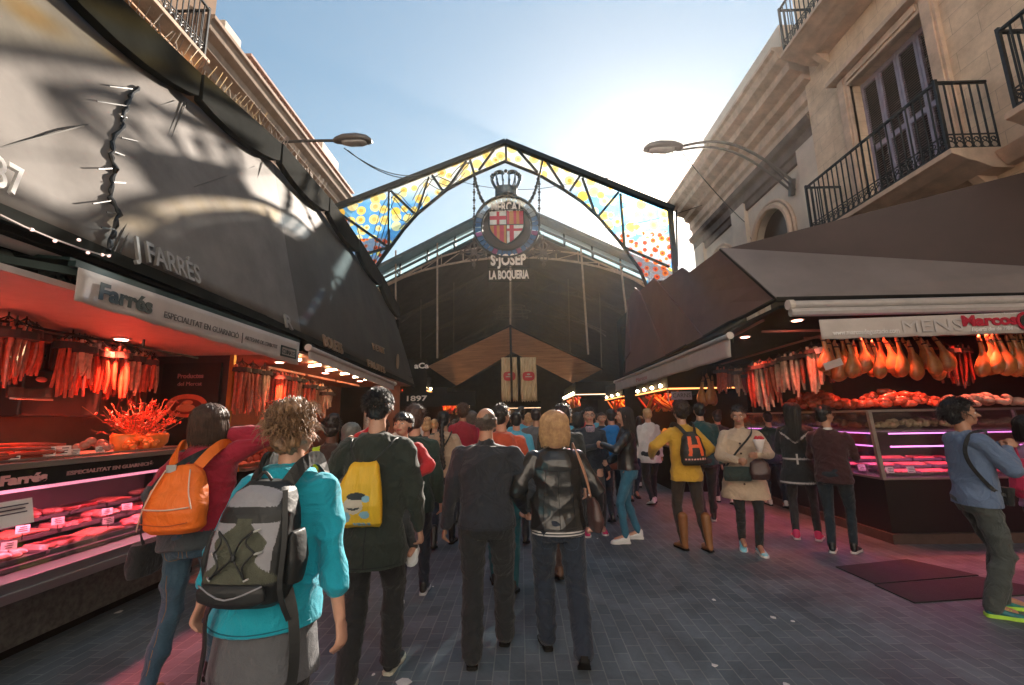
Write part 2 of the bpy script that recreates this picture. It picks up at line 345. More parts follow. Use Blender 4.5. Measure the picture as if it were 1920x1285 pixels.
c = MB(); profile_extrude(c, [(-.05, -.22), (.12, -.2), (.2, -.08), (.24, 0), (-.05, .02)], 6.8, -1, -6, 5.6, 5.12); c.build('string_course', M_mould, RB, bevel=.01)
# right-hand wing: low, with a deep cornice, an entablature and an arched window
RW = thing('colonnade_building', (9, 13, 0), 'low pale building with deep cornice and arched windows behind the right stalls', 'building')
w = MB(); xw = 7.0
w.b2((xw+.3, 9.2, 0), (14, 16.4, 9.4)); wall_with_holes(w, xw, 9.2, 16.4, 0, 8.9, [(10.6, 12.3, 0, 7.2), (13.6, 15.3, 0, 7.2)], -1, th=.3)
for ya, yb in ((10.6, 12.3), (13.6, 15.3)):   # spandrels over the arches
    yc, rr = (ya+yb)/2, (yb-ya)/2
    for s in (-1, 1):
        arc = [(xw, yc+s*rr*math.cos(a), 6.35+rr*math.sin(a)) for a in [j*PI/16 for j in range(9)]]
        poly = arc+[(xw, yc, 7.2), (xw, yc+s*rr, 7.2)]; w.prism(poly, (.3, 0, 0))
w.build('wall', M_pale, RW)
c = MB(); profile_extrude(c, CORN, xw, -1, 9.0, 16.5, 10.0); c.build('cornice', M_mould, RW, bevel=.012)
c = MB(); profile_extrude(c, [(-.05, -.75), (.06, -.72), (.06, -.5), (.12, -.48), (.12, -.22), (.24, -.15), (.28, 0), (-.05, .02)], xw, -1, 9.2, 16.4, 8.45)
c.build('entablature', mat('dark_band_stone', (.16, .12, .10), .9, var=.3, vscale=3), RW, bevel=.01)  # entablature band darker than the wall and cornice
for ya, yb in ((10.6, 12.3), (13.6, 15.3)):
    yc, rr = (ya+yb)/2, (yb-ya)/2; f = MB()
    for r0, dx in ((rr+.02, .10), (rr+.16, .05)):
        pts = [(xw-dx/2-.02, yc+r0*math.cos(a), 6.35+r0*math.sin(a)) for a in [j*PI/20 for j in range(21)]]
        f.tube([(xw-.03, yc+r0, 4.0)]+pts+[(xw-.03, yc-r0, 4.0)], dx*.8, 6)
    fr = f.build('window', M_mould, RW, smooth=True)
    p = MB(); p.b2((xw+.2, ya, 3), (xw+.24, yb, 7.2)); p.build('pane', mat('brown_glass', (.07, .045, .035), .2), fr)
p = MB(); p.b2((xw-.62, 9.2, 10.06), (xw+4, 13.6, 10.85)); p.build('parapet', M_pale, RW)
t = MB()
for i in range(46): t.tube([(xw-.86, 9.25+i*.155, 10.1), (xw-.5, 9.25+i*.155, 10.22)], .06, 6)
t.build('roof_tiles', M_tile, RW, smooth=True)
# wall niche box seen on the wing and left pilaster
p = MB(); p.b2((xw-.12, 9.2, 0), (xw+.02, 9.95, 8.0)); p.b2((xw-.12, 12.55, 0), (xw+.02, 13.35, 8.0)); p.b2((xw-.12, 15.55, 0), (xw+.02, 16.35, 8.0)); p.build('pilaster', M_pale, RW, bevel=.01)
# left-hand building
LB = thing('apartment_building', (-9, 4, 0), 'ochre building with long cornice and iron balcony above the left canopy', 'building')
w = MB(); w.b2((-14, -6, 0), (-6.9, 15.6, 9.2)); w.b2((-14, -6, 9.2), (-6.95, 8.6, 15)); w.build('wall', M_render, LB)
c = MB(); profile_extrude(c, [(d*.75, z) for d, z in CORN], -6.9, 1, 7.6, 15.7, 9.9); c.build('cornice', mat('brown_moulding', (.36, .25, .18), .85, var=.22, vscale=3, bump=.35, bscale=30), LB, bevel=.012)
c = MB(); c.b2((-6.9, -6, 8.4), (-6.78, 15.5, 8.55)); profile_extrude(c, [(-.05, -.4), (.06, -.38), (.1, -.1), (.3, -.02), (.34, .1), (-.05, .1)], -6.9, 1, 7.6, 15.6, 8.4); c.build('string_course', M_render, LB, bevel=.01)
p = MB(); p.b2((-9, 8.6, 9.96), (-6.7, 9.2, 10.9)); p.build('parapet', M_pale, LB, bevel=.02); p = MB(); p.b2((-9, 12.9, 9.96), (-6.35, 14.2, 10.75)); p.build('parapet', M_pale, LB, bevel=.02)
t = MB(); t.mi = 0
for i in range(40):
    t.b2((-6.75, 8.9+i*.15, 9.97), (-6.2, 8.98+i*.15, 10.1))
t.b2((-6.9, 8.8, 10.1), (-6.14, 15.2, 10.16)); t.build('roof_tiles', mat('pink_tile', (.5, .3, .24), .8, var=.25, vscale=9), LB)
sb = balcony(LB, -6.8, 1, 3.4, 7.45, 8.75, depth=.75)
q = MB()
for i in range(4): q.b2((-6.75, 3.5+i*1.0, 8.39), (-6.2, 4.45+i*1.0, 8.425))
q.build('soffit_board', mat('ochre_board', (.50, .27, .12), .7, var=.15, vscale=3), LB)
# building across the street behind the viewer: pale and in full sun, it throws soft light back down the lane
BB_ = thing('apartment_building', (0, -24, 0), 'pale sunlit building across the street behind the viewer', 'building')
w = MB(); w.b2((-28, -26, 0), (28, -23.5, 22)); w.build('wall', mat('white_render', (.80, .76, .70), .9, var=.06, vscale=.6), BB_)
for fl in range(5):
    for k in range(13):
        x = -24+k*4; f = MB(); f.b2((x-.75, -23.5, 1.5+fl*4), (x+.75, -23.4, 3.9+fl*4)); fr = f.build('window', M_mould, BB_); f = MB(); f.b2((x-.55, -23.4, 1.7+fl*4), (x+.55, -23.38, 3.7+fl*4)); f.build('pane', M_dark, fr)
# ================================================================ market hall behind the arch
HX = -.4
MH = thing('market_hall', (HX, 30, 0), 'dark iron market hall with glazed gable behind the arch', 'building')
M_hall = mat('hall_dark', (.06, .048, .042), .8, var=.3, vscale=1.5); M_beige = mat('truss_paint', (.36, .27, .21), .6, var=.2, vscale=6)
def gz(x): return 11.75-abs(x-HX)*.505
m = MB()
for s in (-1, 1):
    xe = HX+s*11; m.prism([(HX, 20.2, gz(HX)-.72), (xe, 20.2, gz(xe)-.72), (xe, 20.2, gz(xe)-.5), (HX, 20.2, gz(HX)-.5)], (0, 44, 0))
m.b2((HX-11, 20.3, 0), (HX-10.8, 64, gz(HX-10.8)-.6)); m.b2((HX+10.8, 20.3, 0), (HX+11, 64, gz(HX+10.8)-.6)); m.b2((HX-11, 63.8, 0), (HX+11, 64, 12))
m.build('hall_shell', M_hall, MH)
m = MB()
for s in (-1, 1):
    xe = HX+s*10
    m.prism([(HX, 19.3, gz(HX)-.02), (xe, 19.3, gz(xe)-.02), (xe, 19.3, gz(xe)+.14), (HX, 19.3, gz(HX)+.14)], (0, 1.1, 0))
    m.bar((HX, 20.1, gz(HX)-.62), (xe, 20.1, gz(xe)-.62), .12, .16); m.bar((HX, 19.45, gz(HX)-.58), (xe, 19.45, gz(xe)-.58), .07, .1)
    for i in range(1, 8):
        x = HX+s*(i*1.32); m.bar((x, 20.05, gz(x)-.6), (x, 20.05, gz(x)), .07); m.bar((x, 19.45, gz(x)-.58), (x, 20.05, gz(x)-.62), .06)
m.build('roof_edge', mat('teal_zinc', (.05, .07, .075), .5, metal=.4, var=.2), MH)
gl, N, L, b = nodes('frosted_glazing'); b.inputs['Base Color'].default_value = (.55, .68, .72, 1); b.inputs['Roughness'].default_value = .35
tr = N.new('ShaderNodeBsdfTranslucent'); tr.inputs[0].default_value = (.62, .78, .84, 1); tp = N.new('ShaderNodeBsdfTransparent'); tp.inputs[0].default_value = (.6, .72, .76, 1)
mx = N.new('ShaderNodeMixShader'); mx.inputs[0].default_value = .55; m2 = N.new('ShaderNodeMixShader'); m2.inputs[0].default_value = .75
L.new(tr.outputs[0], mx.inputs[1]); L.new(tp.outputs[0], mx.inputs[2]); L.new(b.outputs[0], m2.inputs[1]); L.new(mx.outputs[0], m2.inputs[2]); L.new(m2.outputs[0], N['Material Output'].inputs[0])
for s in (-1, 1):
    for i in range(7):
        a, b_ = HX+s*(i*1.32+.05), HX+s*((i+1)*1.32-.05)
        m = MB(); m.prism([(a, 20.0, gz(a)-.55), (b_, 20.0, gz(b_)-.55), (b_, 20.0, gz(b_)-.03), (a, 20.0, gz(a)-.03)], (0, .02, 0)); m.build('glass_panel', gl, MH)
for yy in (25, 31, 38, 46):
    m = MB(); n = 12; lo_ = [(HX+7.2*math.sin(a), yy, 9.1-3.0*(1-math.cos(a))) for a in [math.radians(-66+132*i/n) for i in range(n+1)]]; hi2 = [(x, yy, gz(x)-.8) for x, _, z in lo_]; m.tube(lo_, .06, 5); m.tube(hi2, .06, 5)
    for i in range(n): m.bar(lo_[i], hi2[i+1], .05); m.bar(lo_[i], hi2[i], .05)
    m.build('truss', mat('inner_truss', (.09, .07, .055), .6), MH)
# arched lattice truss
lower = [(-7.4, 6.6)]+[(HX+7.2*math.sin(a)*1.0, 9.22-3.0*(1-math.cos(a))) for a in [math.radians(-72+i*9) for i in range(17)]]+[(6.6, 6.6)]
lower = [(x, 19.9, z) for x, z in lower]; upper = [(x, 19.9, z+.5+.1*math.sin(i)) for i, (x, _, z) in enumerate(lower)]
m = MB(); m.tube(lower, .055, 6); m.tube([(x, y, min(z, gz(x)-.75)) for x, y, z in upper], .045, 6)
U = [(x, y, min(z, gz(x)-.75)) for x, y, z in upper]
for i in range(len(lower)-1):
    m.bar(lower[i], U[i], .04); m.bar(lower[i], U[i+1], .035)
    if i % 2 == 0: m.bar(U[i], (U[i][0], 19.9, gz(U[i][0])-.65), .035)
m.build('truss', M_beige, MH)
for px, y0_, y1_ in ((742, 470, 620), (820, 440, 672), (957, 500, 612), (1089, 462, 665), (1163, 490, 612)):
    p = at(px, y0_, Y=19.8); q_ = at(px+(14 if px > 1000 else 0), y1_, Y=19.8); m = MB(); m.tube([p, (q_.x, 19.8, q_.z)], .045, 6); m.build('hanging_rod', M_beige, MH, smooth=True)
for px, y0_, y1_ in ((789, 540, 700), (851, 520, 665), (1065, 520, 660), (1124, 540, 700)):
    p = at(px, y0_, Y=24); q_ = at(px+(4 if px > 1000 else 0), y1_, Y=24); m = MB(); m.tube([p, (q_.x, 24, q_.z)], .03, 6); m.build('hanging_rod', mat('brown_rod', (.14, .11, .09), .6), MH, smooth=True)
# iron openwork lantern hanging in the gable, behind
m = MB(); c0 = at(960, 590, Y=23)
for k, (rx, rz) in enumerate(((.85, .1), (1.0, .45), (.7, .75))):
    m.tube([(c0.x+rx*math.cos(a), 23+rx*.5*math.sin(a), c0.z+rz-.3) for a in [j*PI/8 for j in range(17)]], .025, 4)
for j in range(8):
    a = j*PI/4; m.bar((c0.x+.85*math.cos(a), 23+.42*math.sin(a), c0.z-.2), (c0.x+.7*math.cos(a), 23+.35*math.sin(a), c0.z+.45), .03)
o = m.build('iron_lantern', mat('brown_rod', (.14, .11, .09), .6)); tag(o, 'faint openwork iron crown shape hanging in the dark gable above the timber canopy', 'ornament')
# prow-shaped timber canopy inside
TC = thing('timber_canopy', at(958, 690, Y=18.5), 'prow shaped brown fabric roof hanging in the market mouth', 'canopy')
M_timb = mat('brown_slats', (.50, .27, .15), .7, col2=(.28, .14, .08), vscale=2.0, stretch=(.6, 1, 9), bump=.5, bscale=9)
ap = at(957, 612, Y=17.6); lw = at(960, 660, Y=18.6)
for s, tip, low in ((-1, at(803, 686, Y=19.6), at(856, 722, Y=20.2)), (1, at(1130, 692, Y=19.6), at(1076, 720, Y=20.2))):
    m = MB(); m.quad(ap, tip, low, lw, .05); m.build('roof_panel', M_timb, TC)
    m = MB(); m.bar(ap, tip, .05); m.build('edge_batten', M_dark, TC)
m = MB(); m.bar(ap+Vector((0, -.03, .05)), at(960, 756, Y=17.6), .09); m.build('post', M_dark, TC)
for i, px in enumerate((955, 991)):
    p = at(px, 706, Y=18.2); m = MB(); n = 16
    o = thing('cloth_banner', (p.x, p.y, p.z-.95), ('left' if i == 0 else 'right')+' of two straw coloured banners with a red badge under the timber canopy', 'banner', 'straw banners under the timber canopy')
    W = .33; vs = []
    for r_ in range(9):
        for k in range(n+1):
            x = p.x-W+2*W*k/n; z = p.z+.8-(1.75)*r_/8 - (.12*abs(math.sin(k*1.9)) if r_ == 8 else 0); vs.append((x, p.y+.035*math.sin(k*1.9+r_*.3), z))
    fs = [(r_*(n+1)+k, r_*(n+1)+k+1, (r_+1)*(n+1)+k+1, (r_+1)*(n+1)+k) for r_ in range(8) for k in range(n)]
    m.add(vs, fs); cl_ = m.build('cloth', mat('straw_cloth', (.85, .70, .46), .8, col2=(.48, .33, .17), vscale=5, stretch=(6, 1, .6)), o, smooth=True); sd = cl_.modifiers.new('thick', 'SOLIDIFY'); sd.thickness = .01
    m = MB(); m.loft([((p.x, p.y-.05, p.z), .25, .19, (1, 0, 0), (0, 0, 1)), ((p.x, p.y-.07, p.z), .25, .19, (1, 0, 0), (0, 0, 1))], 20, 3); m.build('badge', mat('banner_red', (.55, .03, .04), .6), o)
    m = MB(); m.b2((p.x-.14, p.y-.08, p.z-.04), (p.x+.14, p.y-.075, p.z+.0)); m.ell((p.x, p.y-.078, p.z+.08), (.07, .01, .04)); m.build('badge_mark', M_white, o)
# ================================================================ stained-glass entrance arch
AY = 13.5
AR = thing('entrance_arch', (-.5, AY, 0), 'gabled iron entrance arch filled with coloured stained glass', 'arch')
def A(px, py, dy=0): p = at(px, py, Y=AY); return Vector((p.x, AY+dy, p.z))
top = [A(627, 391), A(947.5, 267), A(1256, 391)]
bl = [(640, 690), (662, 600), (690, 523), (708, 496), (732, 464), (757, 430), (783, 401), (838, 356), (889, 328), (947, 303), (1010, 328), (1057, 356), (1090, 378), (1123, 408), (1163, 455), (1200, 506), (1222, 560), (1236, 640)]
bot = [A(*p) for p in bl]
def topz(x):
    if x < top[1].x: t = (x-top[0].x)/(top[1].x-top[0].x); return top[0].z+(top[1].z-top[0].z)*t
    t = (x-top[1].x)/(top[2].x-top[1].x); return top[1].z+(top[2].z-top[1].z)*t
M_frame = mat('arch_iron', (.022, .030, .034), .5, metal=.5, var=.25, vscale=5)
m = MB()
m.bar(top[0]-Vector((.12, 0, .04)), top[1], .22, .15); m.bar(top[1], top[2]+Vector((.12, 0, -.04)), .22, .15)
m.tube(bot, .06, 6)
zg = lambda v, z: Vector((v.x, v.y, z))
m.bar(zg(top[0], 0), top[0], .16, .16); m.bar(zg(top[2], 0), top[2], .14, .14); m.bar(bot[0], zg(bot[0], 0), .14); m.bar(bot[-1], zg(bot[-1], 0), .14)
Z = lambda x, y: A(600+x/2.734, 230+y/2.734)
for a, b_ in (((355, 350), (352, 650)), ((85, 455), (352, 640)), ((362, 350), (490, 472)), ((560, 280), (500, 465)), ((575, 270), (630, 352)), ((750, 200), (650, 345)), ((770, 192), (792, 270)), ((893, 140), (815, 245)), ((953, 105), (955, 205)),
              ((1005, 130), (1115, 255)), ((1142, 195), (1125, 280)), ((1165, 205), (1250, 335)), ((1332, 275), (1282, 350)), ((1345, 285), (1412, 470)), ((1530, 358), (1432, 475)), ((1540, 365), (1560, 640)), ((1560, 640), (1790, 740)), ((352, 640), (140, 700)), ((352, 640), (245, 800))):
    m.bar(Z(*a), Z(*b_), .06, .075)
m.build('frame', M_frame, AR)
# leads: curving came lines across the glass
m = MB()
for a in range(14):
    x0 = -6.0+a*.42; pts = []
    for k in range(9):
        x = x0+k*.22; zt = topz(x)-.15; zb = np.interp(x, [p.x for p in bot], [p.z for p in bot]); f = .5+.42*math.sin(a*2.1+k*.75)
        if x > -1.5: break
        pts.append((x, AY, zb+(zt-zb)*f))
    if len(pts) > 2: m.tube(pts, .014, 4)
m.build('lead_lines', M_frame, AR)
sg, N, L, b = nodes('stained_glass'); N.remove(b)
g = N.new('ShaderNodeNewGeometry'); sp = N.new('ShaderNodeSeparateXYZ'); cb = N.new('ShaderNodeCombineXYZ'); L.new(g.outputs['Position'], sp.inputs[0]); L.new(sp.outputs[0], cb.inputs[0]); L.new(sp.outputs[2], cb.inputs[1])
def node(t, **k):
    n = N.new(t)
    for a, v in k.items(): setattr(n, a, v)
    return n
def math_(op, a, b_=None, c_=None):
    n = node('ShaderNodeMath', operation=op)
    for i, v in enumerate((a, b_, c_)):
        if v is None: continue
        if isinstance(v, (int, float)): n.inputs[i].default_value = v
        else: L.new(v, n.inputs[i])
    return n.outputs[0]
def mixc(f, a, b_):
    n = node('ShaderNodeMix', data_type='RGBA')
    for i, v in ((0, f), (6, a), (7, b_)):
        if isinstance(v, tuple): n.inputs[i].default_value = (*v, 1)
        elif isinstance(v, (int, float)): n.inputs[i].default_value = v
        else: L.new(v, n.inputs[i])
    return n.outputs[2]
def discs(scale, r):
    v = node('ShaderNodeTexVoronoi'); v.inputs['Scale'].default_value = scale; v.inputs['Randomness'].default_value = .75; v.voronoi_dimensions = '2D'; L.new(cb.outputs[0], v.inputs[0])
    s_ = node('ShaderNodeSeparateColor'); L.new(v.outputs['Color'], s_.inputs[0])
    rad = math_('MULTIPLY_ADD', s_.outputs[0], r*.55, r*.6)
    return math_('LESS_THAN', v.outputs['Distance'], rad), math_('LESS_THAN', v.outputs['Distance'], math_('MULTIPLY', rad, .45)), s_.outputs[1], s_.outputs[2]
d1, in1, r1, r2 = discs(2.6, .42); d2, in2, r3, r4 = discs(4.2, .38)
up = node('ShaderNodeMapRange'); up.inputs[1].default_value = 8.6; up.inputs[2].default_value = 9.4
L.new(math_('ADD', sp.outputs[2], math_('MULTIPLY', math_('ABSOLUTE', math_('SUBTRACT', sp.outputs[0], -1.2)), -.05)), up.inputs[0])
nzg = node('ShaderNodeTexNoise'); nzg.inputs['Scale'].default_value = 2.5; L.new(cb.outputs[0], nzg.inputs[0])
base = mixc(nzg.outputs[0], (.03, .22, .62), (.25, .62, .85)); base = mixc(up.outputs[0], base, (.95, .93, .80))
disc = mixc(r1, (.95, .62, .08), (1., .93, .5)); disc = mixc(math_('MULTIPLY', up.outputs[0], .75), disc, (1., .72, .25)); disc = mixc(math_('MULTIPLY', in1, r2), disc, (.9, .40, .04))
c1 = mixc(d1, base, disc)
redc = mixc(r3, (.75, .05, .02), (.9, .22, .03)); blow = mixc(d2, mixc(nzg.outputs[0], (.10, .30, .60), (.55, .45, .35)), mixc(in2, redc, (.35, .02, .02)))
low = math_('LESS_THAN', math_('ADD', sp.outputs[2], math_('MULTIPLY', sp.outputs[0], .0)), 7.55)
ltri = math_('MULTIPLY', math_('LESS_THAN', sp.outputs[0], -5.55), math_('LESS_THAN', sp.outputs[2], 8.3))
isred = math_('MAXIMUM', math_('MULTIPLY', low, math_('GREATER_THAN', nzg.outputs[0], .40)), ltri)
col = mixc(isred, c1, blow)
tp = node('ShaderNodeBsdfTransparent'); tl = node('ShaderNodeBsdfTranslucent'); L.new(col, tp.inputs[0]); L.new(col, tl.inputs[0]); mxs = node('ShaderNodeMixShader'); mxs.inputs[0].default_value = .2
L.new(tp.outputs[0], mxs.inputs[1]); L.new(tl.outputs[0], mxs.inputs[2]); L.new(mxs.outputs[0], N['Material Output'].inputs[0])
m = MB(); B2 = [zg(top[0], bot[0].z)]+bot+[zg(top[2], bot[-1].z)]
for i in range(len(B2)-1):
    a, b_ = B2[i], B2[i+1]
    if abs(b_.x-a.x) < .01: continue
    xs = [a.x, b_.x]
    if a.x < top[1].x < b_.x: xs = [a.x, top[1].x, b_.x]
    for xa, xb in zip(xs, xs[1:]):
        za = a.z+(b_.z-a.z)*(xa-a.x)/(b_.x-a.x); zb = a.z+(b_.z-a.z)*(xb-a.x)/(b_.x-a.x)
        m.add([(xa, AY, za), (xb, AY, zb), (xb, AY, topz(xb)-.05), (xa, AY, topz(xa)-.05)], [(0, 1, 2, 3)])
m.build('stained_glass', sg, AR)
# ================================================================ emblem hanging under the arch
EY = 13.3
def Em(px, py, dy=0): p = at(px, py, Y=EY); return Vector((p.x, EY+dy, p.z))
EC = Em(950, 425); U1 = EY/800.0   # metres per photo pixel at the arch
EM = thing('market_emblem', (EC.x, EY, EC.z-2), 'round coat of arms sign with crown and the market name hanging under the arch', 'sign')
def ring(mb, c, r, w, d, n=40, a0=0, a1=2*PI):
    for i in range(n):
        t0, t1 = a0+(a1-a0)*i/n, a0+(a1-a0)*(i+1)/n
        P = lambda rr, t, y: (c.x+rr*math.sin(t), c.y+y, c.z+rr*math.cos(t))
        mb.add([P(r, t0, -d/2), P(r+w, t0, -d/2), P(r+w, t1, -d/2), P(r, t1, -d/2), P(r, t0, d/2), P(r+w, t0, d/2), P(r+w, t1, d/2), P(r, t1, d/2)],
               [(0, 1, 2, 3), (7, 6, 5, 4), (1, 5, 6, 2), (0, 3, 7, 4)])
R1 = 62*U1
m = MB(); ring(m, EC, R1, .05, .16); ring(m, EC, R1-.24, .04, .12); m.build('ring', M_frame, EM)
m = MB()
for i in range(36):
    if i % 9 == 8 and 0: continue
    t0, t1 = 2*PI*i/36+.01, 2*PI*(i+1)/36-.01; P = lambda rr, t: (EC.x+rr*math.sin(t), EY, EC.z+rr*math.cos(t)); r0, r1_ = R1-.2, R1
    a = abs(((i+.5)*10+180) % 360-180); m.mi = 0 if a < 42 else (1 if a < 75 else (2 if (i % 5) else 3))
    m.add([P(r0, t0), P(r1_, t0), P(r1_, t1), P(r0, t1)], [(0, 1, 2, 3)])
def tg(name, c, tr=.7):
    mt, N_, L_, b_ = nodes(name); N_.remove(b_); a = N_.new('ShaderNodeBsdfTransparent'); a.inputs[0].default_value = (*c, 1); d = N_.new('ShaderNodeBsdfDiffuse'); d.inputs[0].default_value = (*c, 1)
    x = N_.new('ShaderNodeMixShader'); x.inputs[0].default_value = 1-tr; L_.new(a.outputs[0], x.inputs[1]); L_.new(d.outputs[0], x.inputs[2]); L_.new(x.outputs[0], N_['Material Output'].inputs[0]); return mt
m.build('ring_glass', [tg('glass_cream', (.95, .85, .65)), tg('glass_pale_blue', (.45, .55, .62), .4), tg('glass_deep_blue', (.10, .22, .45), .35), tg('glass_violet', (.35, .12, .28), .35)], EM)
# inner dark panel with the shield
m = MB(); m.loft([(EC+Vector((0, .05, 0)), R1-.25, R1-.25, (1, 0, 0), (0, 0, 1)), (EC+Vector((0, .09, 0)), R1-.25, R1-.25, (1, 0, 0), (0, 0, 1))], 32); m.build('backing', mat('emblem_back', (.05, .04, .04), .7), EM)
SW, SZ = 33*U1, EC.z+.1
def shx(z):   # half width of the shield at height
    t = (SZ+.42-z)/1.15; return SW*(1 if t < .42 else max(0, math.cos((t-.42)/.58*PI/2))**.75)
cols = [mat('enamel_white', (.75, .76, .74), .5), mat('enamel_crimson', (.50, .02, .06), .5), mat('enamel_ochre', (.50, .20, .05), .5)]
m = MB(); nz_, nx_ = 26, 24
for i in range(nz_):
    z0_, z1_ = SZ+.42-1.15*i/nz_, SZ+.42-1.15*(i+1)/nz_
    for j in range(nx_):
        u0, u1 = -SW+2*SW*j/nx_, -SW+2*SW*(j+1)/nx_; hx0, hx1 = shx(z0_), shx(z1_)
        if min(abs(u0), abs(u1)) >= max(hx0, hx1)-.001: continue
        c_ = lambda u, h: max(-h, min(h, u)); u = (u0+u1)/2; topq = i < 11; left = u < 0
        if abs(u) < .02: continue
        if topq == left:   # cross quarters
            cx = -SW/2 if left else SW/2*.55; cz = SZ+.42-(.24 if topq else .66); m.mi = 1 if (abs(u-cx) < .055 or abs((z0_+z1_)/2-cz) < .055) else 0
        else: m.mi = 1 if int((u+10)*9.5) % 2 else 2
        m.add([(EC.x+c_(u0, hx0), EY-.06, z0_), (EC.x+c_(u1, hx0), EY-.06, z0_), (EC.x+c_(u1, hx1), EY-.06, z1_), (EC.x+c_(u0, hx1), EY-.06, z1_)], [(0, 1, 2, 3)])
m.build('shield', cols, EM)
m = MB(); out = []
for s in (-1, 1):
    pts = [(EC.x, EY-.07, SZ-.75)]+[(EC.x+s*(shx(SZ+.42-1.15*i/20)+.02), EY-.07, SZ+.42-1.15*i/20) for i in range(19, -1, -1)]+[(EC.x, EY-.07, SZ+.44)]
    m.tube(pts, .03, 5)
m.tube([(EC.x, EY-.07, SZ+.44), (EC.x, EY-.07, SZ-.73)], .015, 4); m.tube([(EC.x-SW, EY-.07, SZ-.07), (EC.x+SW, EY-.07, SZ-.07)], .015, 4); m.build('shield_rim', M_frame, EM)
M_let = mat('sign_lettering', (.88, .82, .76), .6, var=.05)
text('lettering', 'MERCAT', .44, (EC.x, EY-.08, EC.z+30*U1), (1, 0, 0), (0, 0, 1), M_let, EM, off=.012, width=60*U1)
text('lettering', 'S\u00b7JOSEP', .50, (Em(953, 497).x, EY-.02, Em(953, 497).z), (1, 0, 0), (0, 0, 1), M_let, EM, off=.018, width=68*U1)
text('lettering', 'LA BOQUERIA', .38, (Em(954, 522).x, EY-.02, Em(953, 523).z), (1, 0, 0), (0, 0, 1), M_let, EM, off=.016, width=76*U1)
m = MB()   # fine frame carrying the two name lines
for a, b_ in (((915, 480), (915, 527)), ((992, 480), (992, 527)), ((915, 501), (992, 501)), ((915, 480), (992, 480)), ((915, 527), (992, 527)), ((953, 485), (953, 527))): m.bar(Em(*a, .04), Em(*b_, .04), .015)
m.build('name_frame', M_frame, EM)
# crown
m = MB(); ck = Em(949, 358); m.loft([((ck.x, EY, ck.z-.16), .37, .2), ((ck.x, EY, ck.z+.05), .36, .2), ((ck.x, EY, ck.z+.1), .40, .22)], 20)
for i in range(14):
    a = PI*2*i/14; pts = []
    for k in range(7):
        t = k/6; rr = .32+.17*math.sin(t*PI*.6); pts.append((ck.x+rr*math.cos(a), EY+rr*.5*math.sin(a), ck.z+.05+.46*t))
    m.tube(pts, .024, 5); m.ell((pts[-1][0], pts[-1][1], pts[-1][2]+.02), .05, k=8, m=5)
cr_ = m.build('crown', mat('crown_steel', (.05, .09, .12), .35, metal=.6), EM, smooth=True)
m = MB()
for s in (-1, 1): m.tube([(ck.x+s*(.05+.42*t), EY-.05, ck.z+.58+.09*math.sin(t*PI)-.12*t*t) for t in [k/8 for k in range(9)]], [.03, .06, .07, .075, .07, .07, .06, .05, .03], 6)
m.ell((ck.x, EY-.05, ck.z+.68), .06); m.build('crown_top', M_frame, cr_, smooth=True)
# side garlands of beads, and two quatrefoil iron stars
for s, tx in ((-1, 889), (1, 1011)):
    m = MB(); a = Em(tx, 328); b_ = Em(tx, 440)
    m.tube([a, b_], .012, 4)
    for k in range(22): p = a.lerp(b_, (k+.5)/22); m.ell(p, .035+.02*(k % 3 == 0), k=6, m=4)
    c_ = Em(949+s*-42+ (0 if s < 0 else -0), 380); c_ = Em(907 if s < 0 else 992, 380)
    pts = [a.lerp(c_, t)+Vector((s*-.0, 0, -.16*math.sin(t*PI))) for t in [k/10 for k in range(11)]]
    m.tube(pts, .04, 5)
    for k, p in enumerate(pts): m.ell(p, .05+.015*(k % 2), k=6, m=4)
    m.build('bead_garland', M_frame, EM, smooth=True)
    m = MB(); q0 = Em(889 if s < 0 else 1019, 473)
    for k in range(4):
        a_ = k*PI/2; d = Vector((math.cos(a_), 0, math.sin(a_)))
        m.tube([q0+d*.1+Vector((.13*math.cos(t), 0, .13*math.sin(t)))+d*.1 for t in [j*PI/5 for j in range(11)]], .025, 4)
        m.bar(q0, q0+d*.55, .035); d2 = Vector((math.cos(a_+PI/4), 0, math.sin(a_+PI/4))); m.bar(q0, q0+d2*.3, .03); m.ell(q0+d*.42, .07, k=6, m=4)
    m.build('star_ornament', mat('brown_iron', (.11, .085, .07), .6), EM)
    m = MB(); m.bar(Em(915 if s < 0 else 990, 483), q0, .02); m.bar(q0, Em(889 if s < 0 else 1019, 440), .02); m.build('ornament_stay', M_frame, EM)
# ================================================================ left canopy: long tarpaulin hood with gutter beams
M_tarp = mat('sunlit_tarpaulin', (.105, .092, .08), .62, var=.28, vscale=1.6, bump=.22, bscale=4, col2=(.185, .167, .15), spec=.3)
M_tarp_shade = mat('shaded_tarpaulin', (.042, .035, .028), .6, var=.28, vscale=1.6, bump=.22, bscale=4, col2=(.075, .063, .05), spec=.3)  # near sheets paler, far sheets darker: sun and shade put into the colour
M_tarpd = mat('dark_gutter', (.022, .024, .022), .95, var=.25, vscale=4, spec=.03)
LC = thing('stall_canopy', (-3.4, 6, 2.8), 'long grey tarpaulin canopy hood with stepped dark gutters over the left stalls', 'canopy')
YS = [-1.4, .2, 1.4, 2.7, 4.21, 5.82, 7.45, 9.0, 10.6, 12.35]
def cz(y):   # top edge height of the hood along the street
    return float(np.interp(y, [-2, 2.7, 4.2, 5.8, 7.4, 10, 12.4], [4.9, 5.0, 5.17, 5.42, 5.44, 5.16, 4.55]))
def bz(y): return float(np.interp(y, [-2, 2.5, 5, 11, 12.4], [2.9, 2.87, 2.84, 2.6, 2.58]))
XB, XT = -3.0, -3.6
m = MB(); ny, nz_ = 150, 14; vs = []
